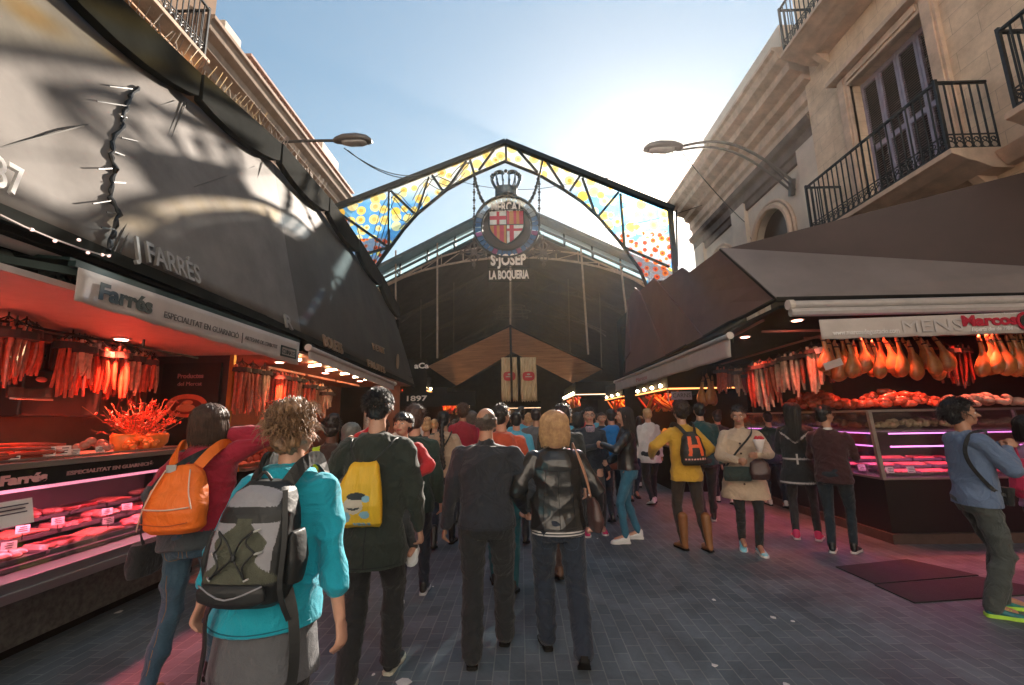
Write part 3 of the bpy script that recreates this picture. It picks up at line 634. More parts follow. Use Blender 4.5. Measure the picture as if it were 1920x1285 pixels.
for i in range(ny+1):
    y = -1.4+13.75*i/ny; k = max(j for j in range(len(YS)-1) if YS[j] <= y+1e-6); t = min(1, (y-YS[k])/(YS[k+1]-YS[k]))
    sag = 0
    zt, zb = cz(y)-sag-.02, bz(y)
    for j in range(nz_+1):
        s_ = j/nz_; z = zb+(zt-zb)*s_; x = XB+(XT-XB)*(z-zb)/(cz(y)-zb)
        x += .030*math.sin(t*PI)*math.sin(s_*PI)+.004*math.sin(y*5+z*3)+.008*math.sin(z*3-y*2.2)*math.sin(PI*s_)
        vs.append((x, y, z))
for i in range(ny):
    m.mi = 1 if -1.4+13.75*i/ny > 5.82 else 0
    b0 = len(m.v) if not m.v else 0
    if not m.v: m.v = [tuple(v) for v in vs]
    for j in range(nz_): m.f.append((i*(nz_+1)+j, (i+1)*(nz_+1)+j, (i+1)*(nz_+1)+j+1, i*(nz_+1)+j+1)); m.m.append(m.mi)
o = m.build('tarpaulin', [M_tarp, M_tarp_shade], LC, smooth='all'); sd = o.modifiers.new('thick', 'SOLIDIFY'); sd.thickness = .03
def tarp_pt(px, py, off=.03):
    d = ray(px, py); best = None
    for i in range(400):
        t = (i+1)*.02*1.0; t = .003*(i+1)/1.0
    # march along the ray to the sloping sheet
    lo, hi = 0.0, None; o_ = Vector((0, 0, CAMH)); dn = d.normalized(); s_ = .5
    while s_ < 40:
        p = o_+dn*s_; xs = XB+(XT-XB)*(p.z-bz(p.y))/(cz(p.y)-bz(p.y))
        if p.x < xs+off: return p
        s_ += .01
    return o_+dn*5
m = MB()
for k in range(len(YS)-1):
    y0, y1 = YS[k], YS[k+1]; z0, z1 = cz(y0), cz(y1)
    # gutter beam in front of the sheet's top; its lower edge bellies out and rises to a notch at the far end
    lowz2 = [(y0+(y1-y0)*t, (z0+(z1-z0)*t)+.0-.13*math.sin(PI*min(1, t*1.02))**.7) for t in (.02, .15, .35, .55, .75, .9, .985)]
    poly = [(-3.56, y0+.02, z0+.30), (-3.56, y1-.02, z1+.27)]+[(-3.56, y, z) for y, z in lowz2[::-1]]
    m.prism(poly, (.10, 0, 0))
m.build('gutter', M_tarpd, LC, bevel=.004)
for k in range(1, len(YS)-1):
    m = MB(); y, z = YS[k], cz(YS[k]); m.prism([(-3.56, y-.34, z+.34), (-3.56, y+.04, z+.36), (-3.52, y-.02, z+.0)], (-.35, 0, .0)); m.build('gutter_end', mat('rust_brown', (.12, .075, .055), .7, var=.3), LC)
m = MB()   # bird spikes along the top
for i in range(90):
    y = 1.2+i*.07
    for s_ in (-1, 1): m.bar((-3.62, y, cz(y)+.33), (-3.62+s_*.07+.03, y+random.uniform(-.06, .06), cz(y)+.33+random.uniform(.16, .26)), .006)
m.build('bird_spikes', mat('spike_wire', (.35, .3, .26), .5, metal=.5), LC)
m = MB()   # battens/seams on the sheet
for a, b_ in (((0, 277), (330, 190)), ((343, 190), (213, 474)), ((350, 192), (225, 474)), ((493, 305), (448, 430)), ((478, 312), (360, 352)), ((30, 0), (0, 60))):
    n = 14; pts = [tarp_pt(a[0]+(b_[0]-a[0])*t/n, a[1]+(b_[1]-a[1])*t/n, .012) for t in range(n+1)]; m.tube(pts, .006, 4)
m.build('seam_cord', mat('seam_cord', (.10, .095, .085), .8), LC)
# raised letters on the hood, in its own plane
def hood_text(body, px, py, size, px2, py2, mt, off=.006, w=None):
    p, q = tarp_pt(px, py, .05), tarp_pt(px2, py2, .05); xd = (q-p).normalized(); up = Vector((-.25, 0, 1))
    return text('lettering', body, size, p, xd, up, mt, LC, ext=.012, off=off, align='LEFT', width=(q-p).length)
M_ltr = mat('hood_letters', (.24, .22, .20), .45)
hood_text('J FARR\u00c9S', 255, 482, .26, 378, 534, M_ltr, off=.004)
hood_text('87', -22, 342, .30, 42, 374, mat('sign_white', (.75, .73, .70), .6), off=.003)
M_br = mat('bronze_letters', (.34, .22, .14), .4, metal=.4)
hood_text('R', 535, 612, .24, 548, 618, M_ltr); hood_text('BOLETS', 608, 648, .26, 643, 664, M_br, off=.004); hood_text('PETIT', 700, 655, .2, 722, 664, M_br, off=.004); hood_text('FRUITS', 690, 686, .2, 722, 700, M_br, off=.002)
m = MB(); a = tarp_pt(745, 678, .06); m.loft([(a, .10, .19, (0, 1, 0), (0, 0, 1)), (a+Vector((.02, 0, 0)), .10, .19, (0, 1, 0), (0, 0, 1))], 14); m.build('round_plate', M_br, LC)
# inner side of the hood: dark back board and soffit, so that it has a depth
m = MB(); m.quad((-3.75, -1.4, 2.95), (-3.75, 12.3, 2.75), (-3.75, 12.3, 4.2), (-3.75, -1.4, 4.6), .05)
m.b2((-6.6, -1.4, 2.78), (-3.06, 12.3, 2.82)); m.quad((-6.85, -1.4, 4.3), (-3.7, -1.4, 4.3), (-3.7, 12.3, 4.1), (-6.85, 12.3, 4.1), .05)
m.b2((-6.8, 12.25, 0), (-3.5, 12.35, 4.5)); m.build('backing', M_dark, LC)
m = MB(); m.bar((-3.02, -1.4, 2.9), (-3.02, 5.0, 2.83), .05, .09); m.bar((-3.02, 5.0, 2.83), (-3.02, 12.35, 2.58), .05, .08); m.build('bottom_rail', M_tarpd, LC)
# thorny black cord hanging over the hood
m = MB(); pts = []
cp = [(262, 166), (246, 182), (240, 200), (230, 218), (229, 238), (214, 262), (210, 290), (216, 318), (212, 345), (211, 372), (222, 402), (214, 430), (205, 455), (200, 475)]
for i in range(len(cp)-1):
    for k in range(4): t = k/4; pts.append(tarp_pt(cp[i][0]+(cp[i+1][0]-cp[i][0])*t, cp[i][1]+(cp[i+1][1]-cp[i][1])*t, .035)+Vector((random.uniform(-.01, .01), random.uniform(-.012, .012), 0)))
m.tube(pts, [.016+.006*math.sin(i*2.1) for i in range(len(pts))], 7)
for (x0, y0), (x1, y1) in (((205, 162), (248, 167)), ((182, 190), (238, 199)), ((228, 258), (258, 265)), ((215, 285), (233, 292)), ((184, 317), (215, 316)), ((213, 342), (235, 343)), ((174, 382), (212, 376)), ((200, 398), (222, 402)), ((190, 427), (214, 430)), ((226, 218), (238, 221))):
    m.bar(tarp_pt(x0, y0, .045), tarp_pt(x1, y1, .04), .008)
o = m.build('thorny_cord', M_iron, smooth=True); tag(o, 'crooked black thorny cord hanging over the sunlit grey canopy', 'cord')
# fairy light string at the canopy's lower edge
m = MB(); cp = [(0, 403), (45, 425), (100, 448), (150, 466), (190, 478), (208, 478)]; pts = [at(a, b_, X=-2.93) for a, b_ in cp]; m.tube(pts, .006, 4)
o = m.build('light_string', mat('pale_wire', (.5, .42, .40), .6)); tag(o, 'thin string of small bulbs along the lower edge of the left canopy', 'light string')
m = MB()
for a, b_ in ((60, 431), (103, 452), (148, 450), (165, 474), (192, 478), (204, 480)): p = at(a, b_, X=-2.93); m.ell(p, .011, k=8, m=5)
m.build('bulb', mat('clear_bulb', (.6, .5, .5), .2, emit=(1, .6, .5), es=.6), o)
# ================================================================ awning boxes and valances
M_val = mat('valance_cloth', (.50, .44, .40), .85, var=.1, vscale=3, bump=.3, bscale=12)
M_tube = mat('awning_tube', (.55, .52, .50), .35, metal=.3, var=.08)
M_ink = mat('green_black_ink', (.025, .035, .03), .7)
def valance(name, a, b_, ha, hb, label, tube=True, flip=1, n=40, wave=.012):
    """hanging cloth strip from a to b with heights ha, hb"""
    a, b_ = Vector(a), Vector(b_); t_ = thing(name, (a+b_)/2-Vector((0, 0, (ha+hb)/2)), label, 'awning'); d = (b_-a).normalized(); nr = d.cross(Vector((0, 0, 1)))*flip
    vs = []
    for i in range(n+1):
        for j in range(6):
            t = i/n; h = ha+(hb-ha)*t; p = a+(b_-a)*t-Vector((0, 0, h*j/5-.004*(j == 5)*math.sin(i*1.3)))+nr*(wave*math.sin(i*.9+j*.5)*j/5); vs.append(p)
    m = MB(); m.add(vs, [(i*6+j, (i+1)*6+j, (i+1)*6+j+1, i*6+j+1) for i in range(n) for j in range(5)]); o = m.build('valance', M_val, t_, smooth='all'); s_ = o.modifiers.new('t', 'SOLIDIFY'); s_.thickness = .006
    if tube:
        m = MB(); m.tube([a+Vector((0, 0, .03)), b_+Vector((0, 0, .03))], .035, 10); m.build('roller', M_tube, t_, smooth=True)
        for e, s_ in ((a, -1), (b_, 1)): m = MB(); m.tube([e+d*s_*.0+Vector((0, 0, .03)), e+d*s_*.03+Vector((0, 0, .03))], .05, 10); m.build('end_cap', M_white, t_, smooth=True)
    return t_
V1 = valance('awning', (-2.9, 2.70, 2.655), (-2.9, 5.62, 2.655), .225, .30, 'grey cloth awning valance lettered Farr\u00e9s over the left stall', wave=.008, tube=False)
m = MB(); m.bar((-2.93, 2.68, 2.675), (-2.93, 5.64, 2.675), .05, .04); m.build('front_bar', M_dgreen, V1)
ins = thing('awning', (-3.3, 4, 2.7), 'folded awning arms and dark fabric box behind the Farr\u00e9s valance', 'awning arm')
m = MB(); m.quad((-2.95, 2.68, 2.70), (-2.95, 5.64, 2.69), (-3.5, 5.64, 2.74), (-3.5, 2.68, 2.76), .02); m.build('fabric', M_dgreen, ins)
m = MB(); m.bar((-2.96, 2.9, 2.66), (-3.5, 2.2, 2.66), .05); m.build('folding_arm', M_dgreen, ins); m = MB(); m.bar((-2.96, 5.3, 2.66), (-3.55, 4.7, 2.66), .05); m.build('folding_arm', M_dgreen, ins)
def vtext(body, y, z, size, mt, w, x=-2.885, par=V1, off=.0): return text('lettering', body, size, (x, y, z), (0, 1, -.0), (0, 0, 1), mt, par, ext=.002, off=off, align='LEFT', width=w)
vtext('Farr\u00e9s', 2.84, 2.485, .16, M_ink, .44, off=.006)
M_ink2 = mat('brown_ink', (.10, .085, .075), .7)
vtext('ESPECIALITAT EN GUARNICI\u00d3', 3.40, 2.48, .075, M_ink2, .95); vtext('|', 4.40, 2.47, .12, M_ink2, .01); vtext('ARTESANS DE L\u2019EMBOTIT', 4.46, 2.49, .06, M_ink2, .62)
m = MB()
for a, b_ in (((5.16, 2.42), (5.52, 2.44)), ((5.16, 2.53), (5.52, 2.55)), ((5.16, 2.42), (5.18, 2.55)), ((5.50, 2.42), (5.52, 2.55))): m.b2((-2.888, a[0], a[1]), (-2.880, b_[0], b_[1]))
m.build('logo_frame', M_ink, V1); vtext('CUINATS', 5.2, 2.455, .075, M_ink, .28)
V2 = valance('awning', (-2.9, 5.88, 2.60), (-2.9, 10.0, 2.43), .12, .12, 'narrow white awning roller edge beyond the Farr\u00e9s valance', wave=.004)
# big roller on the far left
RL = thing('awning_roller', (-3.2, 1.5, 2.6), 'pale roller tube of the stall shutter at far left under the canopy', 'roller')
m = MB(); a, b_ = at(-60, 425, X=-3.2), at(106, 478, X=-3.2); m.tube([a, b_], .055, 14); m.build('tube', M_tube, RL, smooth=True)
m = MB(); m.tube([a+Vector((-.1, 0, -.12)), b_+Vector((-.1, -.2, -.1))], .06, 10); m.box(b_+Vector((-.1, .1, -.1)), (.15, .1, .2)); m.build('motor_box', mat('dusty_metal', (.10, .12, .11), .6, var=.3), RL, bevel=.01)
m = MB(); m.tube([at(105, 500, X=-3.2), at(125, 505, X=-3.2), at(118, 520, X=-3.2), at(140, 545, X=-3.2)], .02, 6); m.tube([at(95, 520, X=-3.25), at(120, 545, X=-3.25)], .03, 6); m.build('arm_joint', M_dgreen, RL, smooth=True)
# ================================================================ right canopy
RC = thing('stall_canopy', (3.5, 9, 3), 'dark brown fabric canopy with saw-tooth top turning the corner over the right stall', 'canopy')
M_brn = mat('brown_canvas', (.14, .075, .066), .6, var=.15, vscale=1.6, bump=.25, bscale=6)
M_gry = mat('grey_canvas', (.20, .168, .155), .6, var=.12, vscale=1.5, bump=.25, bscale=6)
cor = at(1455, 562, Y=5.6); pk = at(1350, 468, Y=6.6)
low_ = lambda px, py: at(px, py, X=float(np.interp(px, [1150, 1455], [2.85, cor.x])))
hi_ = lambda px, py: at(px, py, X=float(np.interp(px, [1150, 1350], [3.1, pk.x])))
topz_ = [(1350, 468), (1291, 512), (1278, 502), (1237, 531), (1226, 521), (1200, 546), (1191, 539), (1178, 562), (1176, 600)]
lowz_ = [(1455, 562), (1400, 592), (1365, 607), (1320, 632), (1290, 647), (1250, 667), (1220, 681), (1185, 697), (1172, 703)]
T_ = [hi_(*p) for p in topz_]; L_ = [low_(*p) for p in lowz_]; T_[0] = pk; L_[0] = cor
m = MB()
for i in range(len(T_)-1):
    n = 4
    for j in range(n):
        f0, f1 = j/n, (j+1)/n; a, b_, c, d = L_[i].lerp(T_[i], f0), L_[i+1].lerp(T_[i+1], f0), L_[i+1].lerp(T_[i+1], f1), L_[i].lerp(T_[i], f1); m.add([a, b_, c, d], [(0, 1, 2, 3)])
o = m.build('side_panel', M_brn, RC); s_ = o.modifiers.new('t', 'SOLIDIFY'); s_.thickness = .03
r1, r2, r3 = at(2000, 553, Y=4.95), at(2000, 508, Y=5.1), at(2000, 303, Y=5.15)
mid = at(2100, 512, Y=5.9); m = MB(); m.quad(cor, r1, r2, pk, .03); m.build('front_panel', M_gry, RC)
m = MB(); r4 = at(2100, 500, Y=6.0); pt = at(1346, 465, Y=6.75); m.prism([pk+Vector((0, .04, 0)), r2+Vector((0, .04, .01)), r3], (0, .04, 0)); m.build('upper_panel', mat('dark_brown_canvas', (.055, .032, .027), .6, var=.15, vscale=1.6, bump=.25, bscale=6), RC)
m = MB(); zc = 3.0
m.prism([(cor.x+.1, cor.y+.12, zc), (6.7, 5.1, zc), (10.4, 5.1, zc), (10.4, 9, zc), (6.6, 13, zc), (3.1, 13, zc-.3)], (0, 0, .04)); m.bar(cor, r1, .05, .06); m.tube(L_, .03, 5)
m.build('frame', M_dark, RC)
m = MB(); m.tube([pk, cor], .02, 5); m.build('hip_seam', M_dark, RC)
m = MB(); m.b2((3.05, 12.95, 0), (7, 13.05, 4.3)); m.b2((4.3, 13.06, 2.6), (9, 19, 5.75)); m.build('backing', M_dark, RC)  # second box is out of view, raised to keep the sun off the paving
V3 = valance('awning', (2.82, 5.84, 2.64), (2.82, 13.1, 2.62), .26, .26, 'blank off white awning valance along the street side of the right stall', wave=.012, flip=-1)
m = MB(); m.bar((2.86, 5.84, 2.63), (2.86, 13.1, 2.6), .03, .11); m.build('roller_box', M_tarpd, V3)
text('lettering', 'Marcos', .14, (2.80, 10.2, 2.44), (0, -1, 0), (0, 0, 1), mat('faded_red_ink', (.42, .10, .10), .7), V3, ext=.002, width=.9)
a, b_ = at(1535, 600, Y=4.9), at(1990, 583, Y=4.75); V4 = valance('awning', a, b_, a.z-at(1535, 637, Y=4.9).z, b_.z-at(1990, 622, Y=4.75).z, 'grey awning valance lettered Marcos on the front of the right stall', wave=.006, tube=False)
m = MB(); p, q = at(1480, 572, Y=4.95), at(1990, 560, Y=4.75); m.tube([p, q], .045, 12); m.tube([p+Vector((0, 0, -.09)), q+Vector((0, 0, -.09))], .05, 8); m.build('roller', M_tube, V4, smooth=True)
m = MB(); m.tube([p+Vector((-.02, 0, 0)), p+Vector((.04, 0, 0))], .06, 10); m.build('end_cap', M_white, V4)
xd = (b_-a).normalized()
def ft(body, px, py, size, mt, w, off=.0, sh=0): p = at(px, py, Y=4.9-.15*(px-1535)/455); return text('lettering', body, size, p-Vector((0, .02, 0)), xd, (0, 0, 1), mt, V4, ext=.002, off=off, align='LEFT', width=w, shear=sh)
M_lw = mat('white_ink', (.78, .75, .72), .7); M_rd = mat('crimson_ink', (.45, .015, .04), .6)
ft('www.marcosdegustacio.com', 1560, 629, .075, M_lw, .70, .001); ft('MENS', 1688, 624, .19, mat('grey_graffiti', (.50, .46, .44), .8), .62, 0)
ft('Marcos', 1801, 612, .16, M_rd, .56, .007); ft('Experts des de 1984', 1818, 622, .06, M_lw, .42, .001, .3); ft('xarcuteria i formatges', 1842, 592, .03, M_lw, .36)
p = at(1921, 603, Y=4.77); m = MB(); ring(m, p-Vector((0, .02, 0)), .075, .03, .006, 24); m.build('logo_ring', M_rd, V4)
m = MB(); m.loft([(p-Vector((0, .021, 0)), .07, .07, (1, 0, 0), (0, 0, 1)), (p-Vector((0, .026, 0)), .07, .07, (1, 0, 0), (0, 0, 1))], 20); m.build('logo_disc', M_ink, V4)
# ================================================================ lamps (red meat-stall spots; warm bulbs)
M_bulb_r = mat('red_lamp_glow', (1, .5, .4), .3, emit=(1, .35, .25), es=9); M_bulb_w = mat('warm_lamp_glow', (1, .8, .5), .3, emit=(1, .72, .38), es=14)
def spot(loc, col, power, label, r=.06, glow=None, grp='ceiling spots of the meat stalls', rad=.05, vis=True):
    t_ = thing('ceiling_lamp', loc, label, 'lamp', grp); x, y, z = loc
    if vis:
        m = MB(); m.loft([((x, y, z), r*1.3, r*1.3), ((x, y, z-.012), r*1.35, r*1.35)], 16); m.build('lamp_rim', M_tube, t_, smooth=True)
        m = MB(); m.loft([((x, y, z-.010), r, r), ((x, y, z-.018), r*.9, r*.9)], 16); m.build('lamp_glass', glow or M_bulb_r, t_, smooth=True)
    L0 = bpy.data.lights.new('lamp_light', 'AREA'); L0.shape = 'DISK'; L0.size = rad*2; L0.energy = power*.8; L0.color = col; L0.spread = math.radians(88)
    lo = bpy.data.objects.new('lamp_light', L0); C.objects.link(lo); lo.parent = t_; lo.location = (0, 0, -.03)
    return t_
RED = (1, .115, .06); ORG = (1, .26, .08); PUR = (1, .16, .55)
# ================================================================ foodstuffs
M_saus = [mat('sausage_red', (.50, .10, .05), .4, var=.3, vscale=14, coat=.3, bump=.3, bscale=30), mat('sausage_pale', (.62, .40, .28), .5, var=.3, vscale=12, bump=.3), mat('sausage_dark', (.28, .05, .03), .4, var=.3, coat=.3)]
M_ham = mat('cured_ham', (.30, .11, .035), .4, col2=(.55, .30, .09), vscale=4, coat=.3, bump=.4, bscale=14)
M_hoof = mat('ham_shank', (.30, .12, .05), .5, var=.3)
M_meat = [mat('meat_deep', (.42, .03, .03), .32, col2=(.58, .12, .10), vscale=9, coat=.4), mat('meat_pink', (.42, .07, .06), .35, col2=(.68, .30, .24), vscale=7, coat=.3, stretch=(1, 4, 1)), mat('meat_pale', (.62, .34, .26), .4, col2=(.45, .10, .08), vscale=8), mat('sausage_coil', (.55, .16, .10), .35, var=.25, coat=.4)]
M_cord = mat('dark_cord', (.06, .035, .03), .8); M_paper = mat('card_paper', (.75, .68, .64), .7, var=.05); M_tray = mat('dark_tray', (.10, .09, .09), .35, var=.1); M_ink3 = mat('card_ink', (.06, .03, .05), .7)
def sausage_mesh(L_, r, bend=.02, taper=.6, links=1):
    m = MB(); n = 9*links; pts = []; rs = []
    for i in range(n+1):
        t = i/n; pts.append((bend*math.sin(t*PI), 0, -L_*t)); e = (t*links) % 1 if i < n else 1; rs.append(max(.15, math.sin(max(.06, min(.94, e))*PI)**.35)*r if links > 1 or True else r)
    m.tube(pts, rs, 8); return m
_sc = {}
def bunch(loc, n, L_, r, mi, label, grp, w=.16, tie=True, tag_card=False, lean=.12, links=1):
    """a tied bunch hanging from one hook: one thing, each sausage a part"""
    x, y, z = loc; t_ = thing('sausage_bunch', (x, y, z-L_-.1), label, 'sausages', grp)
    key = (round(L_, 2), round(r, 3), mi, links)
    for i in range(n):
        if key not in _sc:
            m = sausage_mesh(L_, r, links=links); me0 = m.build('sausage', M_saus[mi], None, smooth=True); _sc[key] = me0.data; bpy.data.objects.remove(me0)
            zz = np.empty(len(_sc[key].vertices)*3); _sc[key].vertices.foreach_get('co', zz); zz = zz.reshape(-1, 3); zz[:, 2] -= zz[:, 2].max(); _sc[key].vertices.foreach_set('co', zz.ravel())
        s = bpy.data.objects.new('sausage', _sc[key]); C.objects.link(s); s.parent = t_
        a = 2*PI*i/max(1, n); u = random.uniform(.5, 1); s.location = (w*.42*u*math.cos(a), w*.5*u*math.sin(a), L_+.1-random.uniform(.06, .12))
        s.rotation_euler = (math.sin(a)*lean*random.uniform(-.5, 1), -math.cos(a)*lean*random.uniform(-.5, 1), random.uniform(0, 6)); k = random.uniform(.88, 1.08); s.scale = (k, k, random.uniform(.85, 1.1))
    m = MB(); m.tube([(x, y, z), (x, y, z-.06)], .006, 5)
    for i in range(n): a = 2*PI*i/n; m.bar((x, y, z-.03), (x+w*.4*math.cos(a), y+w*.4*math.sin(a), z-.09), .006)
    if tie: m.loft([((x, y, z-.13), w*.55+r*.3, w*.6+r*.3), ((x, y, z-.19), w*.57+r*.3, w*.62+r*.3)], 14)
    m.build('tie', M_cord, t_)
    if tag_card:
        m = MB(); m.box((x, y-w*.8, z-.16), (.13, .006, .08), Matrix.Rotation(-.25, 3, 'Y')); m.build('tag', M_paper, t_)
    return t_
_ham = None
def ham(loc, rz, label, sc=1.0, tilt=0.0, grp='hams hanging over the right stall', L_=.62):
    global _ham
    if _ham is None:
        R = thing('ham', loc, label, 'ham', grp); m = MB(); rg = []
        prof = [(0, .018), (.05, .03), (.12, .032), (.2, .034), (.28, .045), (.36, .072), (.44, .098), (.52, .112), (.60, .108), (.66, .085), (.70, .045), (.715, .01)]
        for zz, r in prof: rg.append(((loc[0]+.05*math.sin(zz*4.2), loc[1], loc[2]-zz*.88-.05), r*1.1, r*.72))
        m.loft(rg, 16); R.location = (loc[0], loc[1], loc[2]); m.build('ham_leg', M_ham, R, smooth='all')
        m = MB(); m.loft([((loc[0], loc[1], loc[2]), .012, .012), ((loc[0]-.01, loc[1], loc[2]-.05), .028, .022), ((loc[0]+.01, loc[1], loc[2]-.12), .03, .026)], 10); m.build('hoof', M_hoof, R, smooth='all')
        m = MB(); m.tube([(loc[0], loc[1], loc[2]+.1), (loc[0], loc[1], loc[2]-.02)], .006, 5); m.loft([((loc[0]+.01, loc[1], loc[2]-.1), .036, .032), ((loc[0]+.012, loc[1], loc[2]-.125), .037, .033)], 10); m.build('rope', M_cord, R)
        _ham = R
    else: R = copy_tree(_ham, loc=loc, label=label); R['group'] = grp
    R.scale = (sc, sc, sc); R.rotation_euler = (random.uniform(-.08, .08), tilt, rz); return R
def card(loc, w, h, label, yaw=0.0, tilt=.25, nline=3, grp='paper price cards', stick=.0, big=None):
    t_ = thing('price_card', loc, label, 'price card', grp); x, y, z = loc; R = rot2(yaw) @ Matrix.Rotation(-tilt, 3, 'X')
    m = MB(); m.box(Vector(loc)+R @ Vector((0, 0, h/2+stick)), (w, .004, h), R); m.build('card', M_paper, t_)
    m = MB()
    for i in range(nline): m.box(Vector(loc)+R @ Vector((random.uniform(-.1, .1)*w, -.004, stick+h*(.25+.5*i/max(1, nline-1)))), (w*random.uniform(.4, .7), .002, h*.09), R)
    m.build('card_writing', M_ink3, t_)
    if stick: m = MB(); m.bar(loc, Vector(loc)+R @ Vector((0, .004, stick+h*.2)), .006); m.build('stick', M_iron, t_)
    return t_
def meat_tray(cx, cy, z, w, d, kind, label, yaw=0, grp=None, tilt=0.0, ax='x'):
    """shallow tray with its meat"""
    t_ = thing('meat_tray', (cx, cy, z), label, 'tray of meat', grp); m = MB()
    for a, b_ in (((0, 0, .008), (w, d, .012)), ((-w/2, 0, .02), (.01, d, .03)), ((w/2, 0, .02), (.01, d, .03)), ((0, -d/2, .02), (w, .01, .03)), ((0, d/2, .02), (w, .01, .03))): m.box(Vector((cx, cy, z))+Vector(a), b_)
    m.build('tray', M_tray, t_); rnd = random.Random(hash((round(cx, 2), round(cy, 2))) & 999)
    m = MB(); mats = M_meat
    if kind == 0:   # overlapping slices
        n = max(4, int(d/.035))
        for i in range(n): m.mi = rnd.choice((0, 0, 1)); m.loft([(Vector((cx+rnd.uniform(-.02, .02), cy-d/2+.03+i*(d-.06)/n, z+.03+.01*(i % 2))), w*.38, .035), (Vector((cx+rnd.uniform(-.02, .02), cy-d/2+.045+i*(d-.06)/n, z+.06)), w*.36, .03)], 10)
    elif kind == 1: # lumps/cuts
        for i in range(9): m.mi = rnd.choice((0, 1, 1, 2)); m.ell((cx+rnd.uniform(-.36, .36)*w, cy+rnd.uniform(-.36, .36)*d, z+.045+rnd.uniform(0, .02)), (w*rnd.uniform(.14, .24), d*rnd.uniform(.12, .2), .03), rot2(rnd.uniform(0, 3)), 9, 6)
    elif kind == 2: # laid sausages
        n = int(w/.035)
        for i in range(n): m.mi = 3; xx = cx-w/2+.03+i*(w-.05)/n; m.tube([(xx+rnd.uniform(-.01, .01), cy-d*.42, z+.035), (xx+.01, cy, z+.05), (xx, cy+d*.42, z+.035)], [.012, .018, .012], 7)
    else:           # steaks on the flat
        for i in range(4): m.mi = 0 if i % 3 else 1; m.ell((cx+(i % 2-.5)*w*.44, cy+(i//2-.5)*d*.46, z+.035), (w*.2, d*.21, .022), rot2(rnd.uniform(0, 3)), 10, 6)
    m.build('meat', mats, t_, smooth=True); return t_
def pile(loc, rx, ry, n, r, mi, name, label, cat, el=1.0, hz=.12):
    """a heap: its pieces separate parts, sharing one mesh"""
    t_ = thing(name, loc, label, cat); m = MB(); m.ell((0, 0, 0), (r*el, r, r*.9), None, 9, 6); o0 = m.build(name+'_piece', mi, None, smooth=True); me = o0.data; bpy.data.objects.remove(o0)
    for i in range(n):
        u, a = math.sqrt(random.random()), random.uniform(0, 2*PI); o = bpy.data.objects.new('piece', me); C.objects.link(o); o.parent = t_
        o.location = (rx*u*math.cos(a), ry*u*math.sin(a), r*.6+hz*(1-u*u)*random.uniform(.4, 1)); o.rotation_euler = (random.uniform(-.5, .5), random.uniform(-.5, .5), random.uniform(0, 6)); k = random.uniform(.75, 1.2); o.scale = (k, k, k)
    return t_
# ================================================================ left meat stall
LS = thing('market_stall', (-3.9, 2, 0), 'red lit charcuterie stall with steel ledge and glass counter lettered Farr\u00e9s', 'stall')
M_gran = mat('grey_granite', (.10, .098, .088), .45, var=.45, vscale=22, bump=.1)
Y0, Y1 = -1.3, 5.2
m = MB(); m.b2((-4.6, Y0, .09), (-3.62, Y1, .56)); m.build('base', M_gran, LS, bevel=.004)
m = MB(); m.b2((-4.55, Y0, 0), (-3.70, Y1-.05, .09)); m.build('plinth', M_dark, LS)
m = MB(); m.b2((-4.4, Y0, .60), (-3.22, Y1, .665)); m.b2((-3.62, Y0, .56), (-3.30, Y1, .60)); m.b2((-3.24, Y0, .54), (-3.20, Y1, .60)); m.build('steel_ledge', M_steel, LS, bevel=.004)
m = MB(); m.b2((-4.4, Y0, .668), (-3.42, Y1, .70)); m.build('display_deck', M_tray, LS)
m = MB(); m.b2((-4.45, Y0, .66), (-4.40, Y1, 1.36)); m.build('case_back', mat('case_back', (.10, .07, .075), .4), LS)
m = MB(); m.quad((-3.40, Y0, .668), (-3.40, Y1, .668), (-3.55, Y1, 1.22), (-3.55, Y0, 1.22), .008); m.build('glass_front', M_glass, LS)
m = MB(); m.b2((-4.45, Y0, 1.345), (-3.5, Y1+.05, 1.375)); m.build('shelf', M_steel, LS, bevel=.003)
m = MB(); m.b2((-3.53, Y0, 1.20), (-3.515, Y1, 1.33)); m.build('sign_strip', mat('gloss_black', (.012, .012, .012), .25), LS)
m = MB(); m.bar((-3.50, Y0, 1.395), (-3.50, Y1+.05, 1.395), .02, .014); m.bar((-3.50, Y0, 1.34), (-3.50, Y1+.05, 1.34), .02, .014); m.build('edge_rail', M_steel, LS)
M_pinkl = mat('pink_lettering', (.75, .35, .33), .5); M_pk2 = mat('dim_lettering', (.40, .2, .19), .5)
def st(body, y, z, sz, w, mt, off=.002): return text('lettering', body, sz, (-3.510, y, z), (0, 1, 0), (0, 0, 1), mt, LS, ext=.002, off=off, align='LEFT', width=w)
st('Farr\u00e9s', 2.98, 1.235, .085, .30, M_pinkl, .005); st('ESPECIALITAT EN GUARNICI\u00d3', 3.42, 1.25, .04, .8, M_pk2); st('Farr\u00e9s', 1.3, 1.235, .085, .3, M_pinkl, .003)
m = MB(); m.b2((-4.3, Y1, .60), (-3.45, Y1+.03, 1.36)); m.build('end_panel', M_steel, LS)
m = MB(); m.b2((-5.0, Y0, 0), (-4.95, 5.75, 2.8)); m.build('back_wall', mat('brown_tiles', (.20, .12, .09), .45, var=.15, vscale=2), LS)
m = MB(); m.b2((-5.0, Y0, 2.52), (-2.99, 5.7, 2.56)); m.build('ceiling', mat('cream_ceiling', (.45, .38, .34), .5, var=.08), LS)
m = MB(); m.b2((-5.0, 5.72, 0), (-3.86, 5.76, 2.8)); m.build('side_panel', mat('dark_panel', (.05, .03, .025), .5), LS)
m = MB(); m.bar((-3.82, 5.70, .9), (-3.82, 5.70, 2.55), .055); m.build('corner_post', mat('gilt_brass', (.55, .30, .06), .35, metal=.7), LS)
